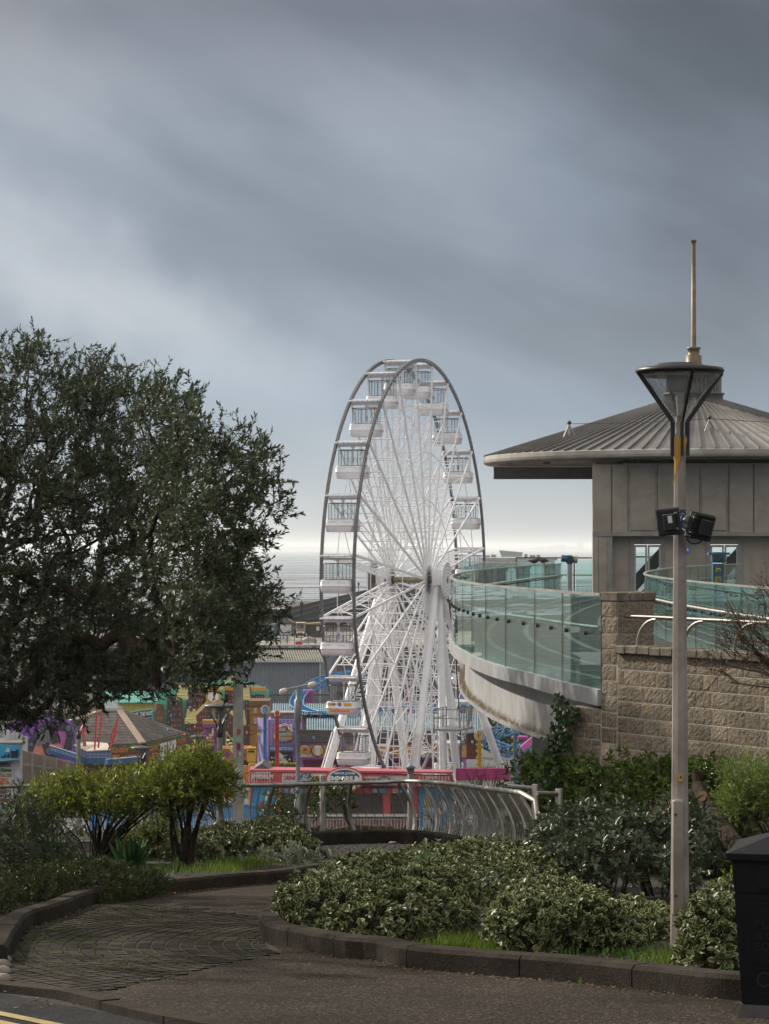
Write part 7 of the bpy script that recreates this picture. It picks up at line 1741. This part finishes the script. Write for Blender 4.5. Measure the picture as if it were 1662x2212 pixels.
# ---- clipped lime-green shrub trees
def shrub_tree(label, base, tops, blobs, n, L, Wd, mat, stem_r=.03, forks=26, group=None, bk=None, zmin=None, cat='shrub', name='clipped_shrub', ntw=3, nlf=9, tw=.13):
    t_ = thing(name, label, cat, base, group)
    p, nn = blob_points(blobs, n, .8, zmin); up = np.array([0, 0, .8])
    b_, d, nr, l, w, seg = spray(p, nn + up, ntw, nlf, tw, L, Wd, .45, .75); leaves('foliage', b_, d, nr, l, w, mat, t_, .25, False)
    mb = MB(); B = Vector(base); ends = []
    for i in range(forks):
        q = Vector(p[random.randrange(len(p))]); c = Vector(blobs[i % len(blobs)][0]); q = q.lerp(c, .25)
        s = B + Vector((random.uniform(-1, 1), random.uniform(-1, 1), 0)) * stem_r * 3
        m1 = s.lerp(q, .35) + Vector((random.uniform(-.08, .08), random.uniform(-.08, .08), .05)); m1.z = s.z + (q.z - s.z) * .42; m2 = s.lerp(q, .72) + Vector((random.uniform(-.07, .07), random.uniform(-.07, .07), .03))
        r_ = stem_r * random.uniform(.35, 1.0); mb.tube([s - Vector((0, 0, .1)), m1, m2, q], [r_, r_ * .75, r_ * .45, r_ * .2], 6)
        for k in range(4):
            e = Vector(p[random.randrange(len(p))])
            if (e - m2).length < .55: mb.tube([m2, m2.lerp(e, .5) + Vector((0, 0, .03)), e], [r_ * .4, r_ * .28, r_ * .12], 4)
    twigs(mb, (p + (np.array(blobs[0][0]) - p) * .0, p + nn * .02), .003, 0)
    for k in range(len(p) // 2):
        a = Vector(p[random.randrange(len(p))]); c = Vector(blobs[random.randrange(len(blobs))][0]) - Vector((0, 0, .25))
        if (a - c).length < .6: mb.tube([a.lerp(c, .8), a.lerp(c, .4) + Vector((0, 0, .02)), a], [.006, .005, .003], 3, 0, False)
    mb.build('stems', bk or bark, t_); return t_
def S(x, y, Y): return tuple(P(x, y, Y))
u = 1 / 174.0
shrub_tree('wide clipped lime-green shrub on many dark stems, left of the path', tuple(G(205, 1862)), None,
    [(S(110, 1735, 30), (.40, .5, .21)), (S(180, 1714, 30.2), (.42, .6, .22)), (S(270, 1708, 30), (.45, .6, .22)), (S(350, 1716, 29.8), (.34, .5, .22)), (S(66, 1768, 29.7), (.2, .4, .24)), (S(225, 1722, 29.9), (.4, .5, .2)), (S(310, 1690, 30), (.16, .2, .14)), (S(140, 1700, 30), (.14, .2, .12)), (S(390, 1750, 29.8), (.12, .2, .2))], 760, .054, .0155, limel, .024, 34, None, None, None)
shrub_tree('tall clipped lime-green shrub with forked trunk beside the stickered post', tuple(G(396, 1866)), None,
    [(S(400, 1668, 29.4), (.36, .45, .18)), (S(450, 1678, 29.5), (.28, .4, .17)), (S(360, 1690, 29.4), (.2, .35, .16)), (S(425, 1702, 29.2), (.36, .4, .12)), (S(487, 1700, 29.4), (.10, .18, .14)), (S(425, 1640, 29.4), (.2, .25, .10)), (S(470, 1742, 29.4), (.06, .1, .07))], 430, .054, .0155, limel, .036, 13)
shrub_tree('dangling lime-green side shrub low between the two clipped shrubs', tuple(G(330, 1850)), None, [(S(345, 1790, 31), (.2, .25, .28)), (S(300, 1800, 31), (.15, .2, .16))], 110, .045, .012, limel, .015, 8)

def bush(label, blobs, n, L, Wd, mat, ntw=1, nlf=9, tw=.04, group=None, name='euonymus_bush', cat='bush', up=.5, shell=.35, stems=14, six=True, twig=True):
    c = blobs[0][0]; t_ = thing(name, label, cat, (c[0], c[1], hz(c[1])), group)
    p, nn = blob_points(blobs, int(n * 1.15), shell, lambda q: hz(0) - .0804 * q[:, 1] + .02)
    gp_ = np.sin(p[:, 0] * 19 + p[:, 2] * 9) * np.sin(p[:, 2] * 23 + p[:, 1] * 7 + 1) + .6 * np.sin(p[:, 0] * 41 - p[:, 1] * 13) * np.sin(p[:, 2] * 37)
    kp_ = (gp_ < .45) | (RNG.random(len(p)) < .25); p, nn = p[kp_], nn[kp_]
    b_, d, nr, l, w, seg = spray(p, nn + np.array([0, 0, up]), ntw, nlf, tw, L, Wd, .5, .95)
    leaves('foliage', b_, d, nr, l, w, mat, t_, .16, six, .2)
    mb = MB()
    for k in range(stems):
        b0 = blobs[k % len(blobs)]; q = Vector(p[random.randrange(len(p))]); s = Vector((b0[0][0] + random.uniform(-.15, .15), b0[0][1] + random.uniform(-.15, .15), hz(b0[0][1]) - .02)); mb.tube([s, s.lerp(q, .5) + Vector((0, 0, .08)), q], [.012, .009, .004], 4)
    if twig:
        for k in range(len(p) // 3):
            i = random.randrange(len(p)); a = Vector(p[i]); mb.tube([a - Vector(nn[i]) * .14 + Vector((random.uniform(-.05, .05), random.uniform(-.05, .05), -.05)), a], [.004, .0025], 3, 0, False)
    mb.build('stems', bark, t_); return t_
def eb(x, Y, h_, rx, ry, k=.55): return ((x, Y, hz(Y) + h_ * (1 - k)), (rx, ry, h_ * k))
vg = 'variegated bushes in the garden beds'
bush('big variegated bush at the kerbed tip of the central bed', [eb(-.34, 18.9, .46, .46, .6), eb(.18, 18.5, .40, .45, .55), eb(-.1, 20.1, .56, .5, .8), eb(.40, 19.9, .48, .42, .7), eb(-.08, 18.2, .28, .4, .38), eb(-.60, 19.8, .42, .27, .5), eb(.45, 18.7, .30, .24, .35)], 2800, .039, .026, varl, 1, 9, .035, vg)
bush('broad variegated bush in the middle of the central bed, beside the landing', [eb(.55, 24.0, .46, .5, .9), eb(1.05, 24.2, .52, .5, .9), eb(1.45, 23.4, .44, .4, .8), eb(.85, 22.6, .40, .6, .7), eb(.25, 22.4, .42, .4, .7), eb(1.6, 24.6, .5, .35, .6), eb(-.05, 21.9, .38, .4, .6)], 2500, .039, .026, varl, 1, 9, .035, vg)
bush('rounded variegated bush nearest the kerb, left of the lamp post', [eb(1.08, 17.4, .40, .34, .45), eb(1.42, 17.7, .41, .34, .45), eb(1.25, 18.2, .46, .40, .45), eb(.98, 17.8, .32, .2, .35)], 1600, .039, .026, varl, 1, 9, .035, vg)
bush('variegated bush squeezed between the lamp post and the black bin', [eb(2.22, 16.0, .50, .24, .35), eb(2.35, 16.4, .54, .25, .35), eb(2.16, 15.85, .28, .22, .25), eb(2.5, 16.0, .4, .2, .3)], 1050, .039, .026, varl, 1, 9, .035, vg)
bush('variegated bush on the left bed below the stickered post', [eb(-1.95, 31.5, .42, .5, .7), eb(-1.45, 31.2, .50, .45, .7), eb(-1.15, 30.6, .36, .3, .5), eb(-2.25, 31.8, .34, .35, .6)], 1500, .039, .026, varl, 1, 9, .04, vg)
bush('sparse variegated bush low behind the forked shrub trunk', [eb(-2.9, 31.6, .30, .45, .5), eb(-2.45, 30.8, .26, .4, .5), eb(-3.4, 31.2, .3, .3, .5)], 800, .039, .026, varl, 1, 8, .04, vg)
bush('low variegated ground cover spilling right of the rounded bush', [eb(1.8, 18.4, .22, .4, .5), eb(1.6, 17.6, .16, .25, .3), eb(2.0, 19.4, .2, .35, .5)], 520, .048, .030, varl, 1, 8, .035, vg)
bush('low dark green mounded shrub at the left frame edge by the kerb', [eb(-3.35, 22.6, .30, .5, .7), eb(-2.75, 22.9, .34, .45, .6), eb(-2.4, 23.4, .24, .3, .4), eb(-3.6, 21.4, .24, .4, .5), eb(-3.1, 23.6, .36, .5, .5)], 1900, .026, .011, hebe, 2, 9, .06, None, 'low_shrub', 'shrub')
bush('dark conifer shrub with browning needles at the left frame edge', [eb(-3.75, 24.4, 1.0, .26, .4, .5), eb(-3.45, 24.2, .78, .2, .3, .5), eb(-3.2, 24.0, .45, .25, .3, .5), eb(-3.9, 23.4, .6, .3, .4, .5)], 520, .05, .006, conif, 2, 22, .16, None, 'conifer_shrub', 'shrub', 1.2, .6, 10, False)
gr_ = 'grey leaved shrubs in the right bed'
def big_shrub(label, blobs, n, mat, L, Wd, **k): return bush(label, blobs, n, L, Wd, mat, 1, k.get('nlf', 8), k.get('tw', .06), k.get('group'), k.get('name', 'grey_leaved_shrub'), 'shrub', .7, .6, 22, True)
big_shrub('grey-green broad leaved shrub by the right end of the guard rail', [((1.85, 24.8, hz(24.8) + .52), (.34, .45, .28)), ((2.15, 25.0, hz(25.0) + .56), (.35, .5, .34)), ((1.62, 24.4, hz(24.4) + .40), (.25, .35, .22))], 400, rhodo, .066, .028, group=gr_)
big_shrub('grey-green broad leaved shrub in the middle of the right bed', [((2.15, 23.2, hz(23.2) + .46), (.42, .5, .30)), ((2.5, 23.6, hz(23.6) + .55), (.35, .5, .34)), ((1.85, 23.4, hz(23.4) + .34), (.3, .4, .22))], 400, rhodo, .066, .028, group=gr_)
big_shrub('grey-green broad leaved shrub just behind the near lamp post', [((2.85, 23.5, hz(23.5) + .55), (.32, .5, .42)), ((3.05, 24.2, hz(24.2) + .5), (.35, .4, .34)), ((2.75, 22.5, hz(22.5) + .35), (.2, .3, .26))], 330, rhodo, .066, .028, group=gr_)
hg = []
for i in range(9):
    s = i / 8; x, y = 1.95 + (3.6 - 1.95) * s, 30.7 + (27.0 - 30.7) * s; top = zz(1628 + 14 * s + (6 if i % 2 else 0), y); b0 = hz(y); hh = top - b0
    hg += [((x, y, b0 + hh * .62), (.42, .42, hh * .38)), ((x + .02, y - .1, b0 + hh * .3), (.42, .42, hh * .34))]
hd_ = thing('hedge', 'glossy dark green hedge along the foot of the stone wall', 'hedge', (2.5, 29.2, hz(29.2)))
p, nn = blob_points(hg, 3600, .35); b_, d, nr, l, w, seg = spray(p, nn + np.array([0, 0, .7]), 1, 8, .09, .062, .025, .5, .8); leaves('foliage', b_, d, nr, l, w, laurel, hd_, .25, True, .2)
mb = MB()
for k in range(60): q = Vector(p[random.randrange(len(p))]); s = Vector((q.x + random.uniform(-.1, .1), q.y + .05, hz(q.y) - .05)); mb.tube([s, s.lerp(q, .5), q], [.016, .011, .004], 5)
for k in range(500): i = random.randrange(len(p)); a = Vector(p[i]); mb.tube([a - Vector(nn[i]) * .2, a + Vector((0, 0, random.uniform(0, .10)))], [.005, .003], 3, 0, False)
mb.build('stems', bark, hd_)
shrub_tree('fine leaved light green shrub against the stone wall at the right edge', (4.05, 24.4, hz(24.4)), None, [((3.75, 24.4, zz(1690, 24.4)), (.32, .35, .22)), ((4.05, 24.3, zz(1700, 24.3)), (.3, .4, .28)), ((3.6, 24.3, zz(1735, 24.3)), (.22, .3, .12)), ((4.3, 24.3, zz(1720, 24.3)), (.3, .3, .3))], 620, .045, .008, leafmat('light_fine_leaf', (.08, .13, .02), (.20, .26, .06), .4, .35), .02, 14, None, bark, None, 'shrub', 'fine_leaved_shrub')
big_shrub('small glossy shrub low against the wall just above the black bin', [((3.95, 23.6, hz(23.6) + .28), (.3, .3, .22)), ((3.75, 23.2, hz(23.2) + .14), (.2, .25, .12))], 150, laurel, .06, .02, name='low_shrub')
big_shrub('upright young pittosporum sprig between the lamp post and leaning trunk', [((3.0, 20.6, hz(20.6) + .2), (.12, .15, .2)), ((3.1, 20.9, hz(20.9) + .12), (.2, .2, .1))], 80, limel, .055, .016, name='young_shrub')
# bare twiggy shrub at upper right
def bare(label, base, dirs, gens, L0, r0, cat='shrub', name='bare_shrub', mat=None, bud=0, spread=.55, lift=.1):
    t_ = thing(name, label, cat, base); mb = MB(); ends = []
    def grow(p, d, L_, r_, g):
        d = d.normalized(); m_ = p + d * L_ * .5 + Vector((random.uniform(-1, 1), random.uniform(-1, 1), random.uniform(-1, 1))) * L_ * .07; q = p + d * L_
        mb.tube([p, m_, q], [r_, r_ * .85, r_ * .65], 5 if r_ > .008 else 3, 0, False); ends.append((m_, q))
        if g > 0:
            for k in range(random.choice((2, 3, 3))):
                nd_ = d + Vector((random.gauss(0, 1), random.gauss(0, 1), random.gauss(0, 1) + lift)) * spread; grow(p + d * L_ * random.uniform(.45, 1), nd_, L_ * random.uniform(.6, .85), r_ * .62, g - 1)
    if base[2] > hz(base[1]) + .8: mb.tube([(base[0] + .12, base[1] + .1, hz(base[1]) - .1), (base[0] + .05, base[1], hz(base[1]) + .9), base], [r0 * 2.6, r0 * 2.2, r0 * 1.8], 7)
    for d in dirs: grow(Vector(base), Vector(d), L0 * random.uniform(.8, 1.2), r0, gens)
    mb.build('branches', mat or bark, t_)
    if bud:
        pts = [e[1].lerp(e[0], random.random()) for e in ends for _ in range(bud)]; pa = np.array([tuple(q) for q in pts]); leaves('foliage', pa, sph(len(pa)) + [0, 0, .5], sph(len(pa)), .022, .012, leafmat('bud_brown', (.09, .05, .03), (.16, .11, .06), .6, .1) if 'bud_brown' not in bpy.data.materials else bpy.data.materials['bud_brown'], t_, .2, False)  # brown buds dotted along the bare twigs
    return t_
bare('bare brown twiggy shrub overhanging the stone wall at the right edge', (4.25, 24.3, 15.55), [(-.6, 0, .25), (-.7, .1, .5), (-.6, -.1, .8), (-.4, 0, 1.0), (-.8, 0, .1), (-.2, .1, 1.1), (-.7, .2, .6), (-.5, 0, .65), (-.3, -.1, .8)], 4, .50, .0145, mat=M('twig_brown', (.06, .038, .028), .8, 0, .3, 30), bud=5, spread=.42, lift=.15)
bare('leafless upright shrub behind the right half of the guard rail', (1.15, 39.0, hz(39)- .5), [(-.15, 0, 1), (.1, .1, 1), (.25, 0, 1), (-.3, .1, .9), (.0, -.1, 1), (.35, 0, .9), (-.45, 0, .9), (.5, 0, .8)], 3, .62, .013, mat=M('twig_tan', (.13, .085, .055), .8, 0, .3, 30), bud=3, spread=.28, lift=.5)
pb_ = bare('brown pruned stub bush beside the magenta hoarding, behind the guard rail', (1.55, 38.0, hz(38)), [(random.uniform(-.5, .5), random.uniform(-.3, .3), 1) for _ in range(26)], 1, .62, .012, name='pruned_bush', mat=M('twig_rust', (.14, .075, .04), .8, 0, .3, 30), spread=.25, lift=.6)
bare('cut reddish stems standing in the hedge beside the lamp post', (3.05, 26.4, hz(26.4) + .35), [(random.uniform(-.35, .2), 0, 1) for _ in range(7)], 0, .5, .017, name='cut_stems', mat=M('cut_stem', (.2, .10, .06), .8, 0, .3, 30))
# gnarled leaning shrub beyond the rail
gn = thing('gnarled_shrub', 'gnarled leaning shrub with thick mossy trunk behind the guard rail', 'shrub', (-.3, 40, hz(40) - .4)); q = lambda x, y: P(x, y, 39.5)
mossb = M('mossy_bark', (.10, .085, .045), .9, 0, .4, 12, .7, 40, .2, .3, 4)
mb = MB(); mb.tube(catmull([q(872, 1815), q(838, 1792), q(800, 1790), q(765, 1788), q(720, 1797), q(665, 1793), q(630, 1782), q(598, 1786)], .06), [.055] * 1 + [.05] * 200, 8) if False else mb.tube([q(872, 1812), q(842, 1793), q(800, 1790), q(765, 1789), q(720, 1797), q(665, 1793), q(630, 1780), q(596, 1785)], [.05, .075, .06, .07, .05, .055, .04, .03], 8)
mb.tube([q(765, 1789), q(752, 1770), q(745, 1748), q(735, 1722)], [.06, .05, .04, .025], 7); mb.tube([q(745, 1750), q(765, 1741), q(775, 1740)], [.045, .04, .035], 7); mb.tube([q(735, 1722), q(715, 1705), q(700, 1690)], [.025, .018, .01], 6); mb.tube([q(740, 1735), q(715, 1745), q(695, 1765)], [.02, .015, .01], 5); mb.tube([q(630, 1780), q(615, 1755), q(600, 1735)], [.03, .02, .01], 6); mb.tube([q(735, 1722), q(742, 1700), q(738, 1688)], [.02, .014, .01], 6)
mb.build('trunk', mossb, gn)
gb = [(tuple(q(x, y)), (rx, .35, rz_)) for x, y, rx, rz_ in ((700, 1715, .32, .16), (690, 1745, .2, .12), (740, 1712, .2, .14), (600, 1725, .2, .14), (590, 1765, .24, .14), (618, 1762, .16, .16), (670, 1705, .2, .1), (570, 1785, .25, .12), (640, 1770, .12, .1))]
p, nn = blob_points(gb, 420, .8); b_, d, nr, l, w, seg = spray(p, nn + np.array([0, 0, .5]), 1, 8, .08, .06, .024, .6, .8); leaves('foliage', b_, d, nr, l, w, laurel, gn, .25, False)
mb = MB(); twigs(mb, seg, .004); mb.build('twigs', bark, gn)
# leaning cut trunk by the wall
lt = thing('leaning_trunk', 'thick leaning cut trunk propped against the stone wall right of the lamp post', 'tree trunk', (4.0, 23.5, hz(23.5)))
a = P(1515, 1722, 25.3); mb = MB(); mb.tube([P(1625, 1880, 22.6), P(1592, 1830, 23.3), P(1560, 1785, 24.2), P(1530, 1745, 25.0), P(1508, 1700, 25.6)], [.13, .095, .085, .075, .07], 12); mb.tube([P(1512, 1705, 25.6), P(1504, 1668, 25.7)], [.055, .05], 9); mb.build('trunk', M('rough_bark', (.03, .018, .011), .95, 0, .5, 22, 1.0, 35, .2, .4, 4), lt)
mb = MB(); mb.tube([P(1520, 1722, 24.85), P(1515, 1720, 24.75)], .055, 10); mb.build('cut_face', C('cut_wood', .30, .2, .13, rough=.9), lt)
# ivy on the wall
iv = thing('ivy', 'climbing ivy strands on the left end of the stone wall under the deck', 'ivy', (2.3, 29.9, 14.4)); pts, mb = [], MB()
for x, y0, y1 in ((1222, 1495, 1620), (1229, 1500, 1615), (1236, 1505, 1610), (1214, 1560, 1640), (1245, 1530, 1620), (1252, 1520, 1560), (1205, 1585, 1640), (1260, 1525, 1550)):
    s = (x - CX) / FX; sw_ = (s * 29.2 - 2.62) / (.54 + s * .84); c = W0 + WD * (sw_ / 1.0) * (1 / 1.0); c = Vector((2.62 + .54 * sw_, 29.2 - .84 * sw_, 0)) + WN * .10; ln = []
    for k in range(12): y = y1 + (y0 - y1) * k / 11; ln.append(Vector((c.x, c.y, zz(y, c.y))) + WD * random.uniform(-.02, .02))
    mb.tube(ln, .006, 4)
    for k in range(60): i = random.random() ** 1.3 * 10.9; pts.append(ln[int(i)].lerp(ln[int(i) + 1], i % 1) + WD * random.gauss(0, .04) + WN * random.uniform(0, .05))
pa = np.array([tuple(v) for v in pts]); n = len(pa); leaves('foliage', pa, sph(n) * .6 + [0, 0, -.6], np.array([tuple(WN)] * n) + .5 * sph(n), .06, .055, ivyl, iv, .15, True); mb.build('stems', bark, iv)
bush('ivy clump rooted at the left foot of the stone wall, above the hedge', [((2.2, 29.6, hz(29.6) + 1.0), (.3, .3, .24)), ((2.5, 29.2, hz(29.2) + 1.02), (.22, .2, .18))], 110, .05, .03, ivyl, 1, 8, .05, None, 'ivy_clump', 'ivy')
# dark trees down on the cliff right of the wheel
for lab, x, y, Y, rr in (('dark bushy tree behind the coaster track below the deck edge', 1150, 1610, 200, 3.4), ('dark scrub on the cliff under the curved deck', 1215, 1625, 185, 3.0)):
    t_ = thing('cliff_tree', lab, 'tree', (xx(x, Y), Y, 0)); c = P(x, y, Y); bl2 = [((c.x + random.uniform(-2.5, 2.5), c.y + random.uniform(-2, 2), c.z + random.uniform(-1.6, 1.2)), (rr * .5, rr * .5, rr * .4)) for _ in range(7)]
    p, nn = blob_points(bl2, 1700, .5); leaves('crown', p, nn + .8 * sph(len(p)), sph(len(p)), .45, .26, hebe, t_, .2, False); MB().tube([(c.x, c.y, -.2), (c.x + .2, c.y, c.z)], [.25, .12], 8).build('trunk', bark, t_)
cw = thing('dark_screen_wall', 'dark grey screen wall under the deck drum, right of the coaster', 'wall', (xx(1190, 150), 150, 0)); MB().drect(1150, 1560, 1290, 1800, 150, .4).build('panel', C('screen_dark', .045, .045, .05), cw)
# strap leaved clumps, bulbs, sages, weeds
def clump(label, base, n, L, Wd, mat, lean=.45, name='strap_leaved_plant', curl=.25, group=None):
    t_ = thing(name, label, 'plant', base, group); b_ = np.array(base) + RNG.normal(0, 1, (n, 3)) * [L * .10, L * .10, 0]; d = norm(RNG.normal(0, lean, (n, 3)) * [1, 1, .2] + [0, 0, 1]); side = norm(d * [1, 1, 0] + 1e-3); nr = norm(np.cross(np.cross(d, [0, 0, 1.0]) + 1e-4, d)); leaves('foliage', b_, d, -nr, L * (.6 + .5 * RNG.random(n)), Wd, mat, t_, .15, True, curl)
clump('dark strap leaved clump at the foot of the wide clipped shrub', tuple(G(285, 1880)), 60, .42, .03, strap, .55)
clump('dark strap leaved clump right of the forked shrub trunk', tuple(G(497, 1855)), 46, .36, .024, strap, .45)
clump('small strap leaved clump left of the wide clipped shrub stems', tuple(G(120, 1890)), 18, .5, .03, strap, .35)
clump('bulb shoots growing out of the middle variegated bush', (.42, 22.3, hz(22.3) + .2), 46, .32, .014, leafmat('bulb_leaf', (.03, .09, .03), (.07, .17, .05), .35, .3), .22, 'bulb_plant', .05)
clump('small bulb shoots in front of the forked shrub trunk', tuple(G(380, 1890)), 14, .22, .02, weedl, .3, 'bulb_plant', .1)
sg_ = 'pale sage plants in the beds'
def sagep(label, x, y, n, r_):
    g = G(x, y); t_ = thing('sage_plant', label, 'plant', g, sg_); p = np.array(g) + RNG.normal(0, 1, (n, 3)) * [r_, r_ * 1.3, .02] + [0, 0, .08]; b_, d, nr, l, w, seg = spray(p, np.tile([0, 0, 1.0], (n, 1)), 1, 9, .12, .07, .022, .35, .85); leaves('foliage', b_, d, nr, l, w, sage, t_, .2, True)
sagep('pale sage patch right of the grass on the left bed', 620, 1868, 34, .28); sagep('pale sage by the left kerb where the path narrows', 655, 1880, 18, .2); sagep('pale sage sprigs between the two front variegated bushes', 1090, 1950, 20, .14); sagep('pale sage sprigs at the right foot of the middle variegated bush', 1120, 1930, 14, .1); sagep('pale sage sprig on bare soil left of the lamp post', 1300, 1915, 9, .1)
def stuff_leaves(name, pts, d, nr, L, Wd, mat, lab=None, six=False):
    o = leaves(name, pts, d, nr, L, Wd, mat, None, .15, six); o['kind'] = 'stuff'; return o
def onhill(xy, dz=0): return np.column_stack([xy, 15.5 - .0804 * xy[:, 1] + dz])
def patch(name, spots, per, L, Wd, mat):
    xy = np.concatenate([np.array(G(x, y).xy) + RNG.normal(0, 1, (int(per * k), 2)) * [rx, ry] for x, y, rx, ry, k in spots]); n = len(xy); stuff_leaves(name, onhill(xy), norm(RNG.normal(0, .4, (n, 3)) * [1, 1, .1] + [0, 0, 1]), sph(n), L * (.5 + RNG.random(n)), Wd, mat)
patch('grass', [(500, 1876, .14, .6, 1), (545, 1870, .13, .5, 1), (440, 1885, .15, .3, .2), (1010, 2046, .08, .14, .6), (960, 2050, .10, .08, .2), (1465, 2082, .06, .10, .5), (1430, 2090, .1, .1, .15), (1055, 2058, .06, .1, .25)], 900, .10, .006, grassm)
patch('weeds', [(480, 1860, .4, .5, 1), (350, 1880, .3, .5, .7), (1350, 2060, .35, .5, .8), (1500, 2120, .3, .2, 1), (1450, 1990, .3, .6, .5), (1260, 2100, .2, .2, .3), (200, 1900, .4, .5, .6), (700, 1862, .3, .4, .4)], 420, .045, .026, weedl)
bx_ = []
while len(bx_) < 5200:
    x, y = random.uniform(-4.3, 5), random.uniform(13.5, 36)
    if not inside((x, y), [tuple(v) for v in path_poly]): bx_.append((x, y))
xy = np.array(bx_); n = len(xy); stuff_leaves('leaf_litter', onhill(xy, .012), sph(n) * [1, 1, .25], np.array([0, 0, 1.0]) + .4 * sph(n), .045 * (.5 + RNG.random(n)), .022, litter)
kx = []
for line, s_ in ((Rk[:-2], -1), (Lk[3:], 1)):
    ln = catmull([Vector((p.x, p.y, 0)) for p in line], .05)
    for p in ln:
        for _ in range(3): kx.append((p.x + random.gauss(0, .05), p.y - s_ * 0 + (-.06 if s_ < 0 else -.04) + random.gauss(0, .05)))
xy = np.array(kx); n = len(xy); stuff_leaves('kerb_debris', onhill(xy, .012), sph(n) * [1, 1, .2], np.array([0, 0, 1.0]) + .4 * sph(n), .03 * (.4 + RNG.random(n)), .014, litter)
# hillside cover beyond the rail
n = 9000; xy = np.column_stack([RNG.uniform(-9, 6, n), RNG.uniform(37.5, 60, n)]); z = np.array([tz(v) for v in xy[:, 1]])
stuff_leaves('bank_ground_cover', np.column_stack([xy, z]), norm(sph(n) + [0, 0, 1]), sph(n), .12 * (.5 + RNG.random(n)), .06, hebe)
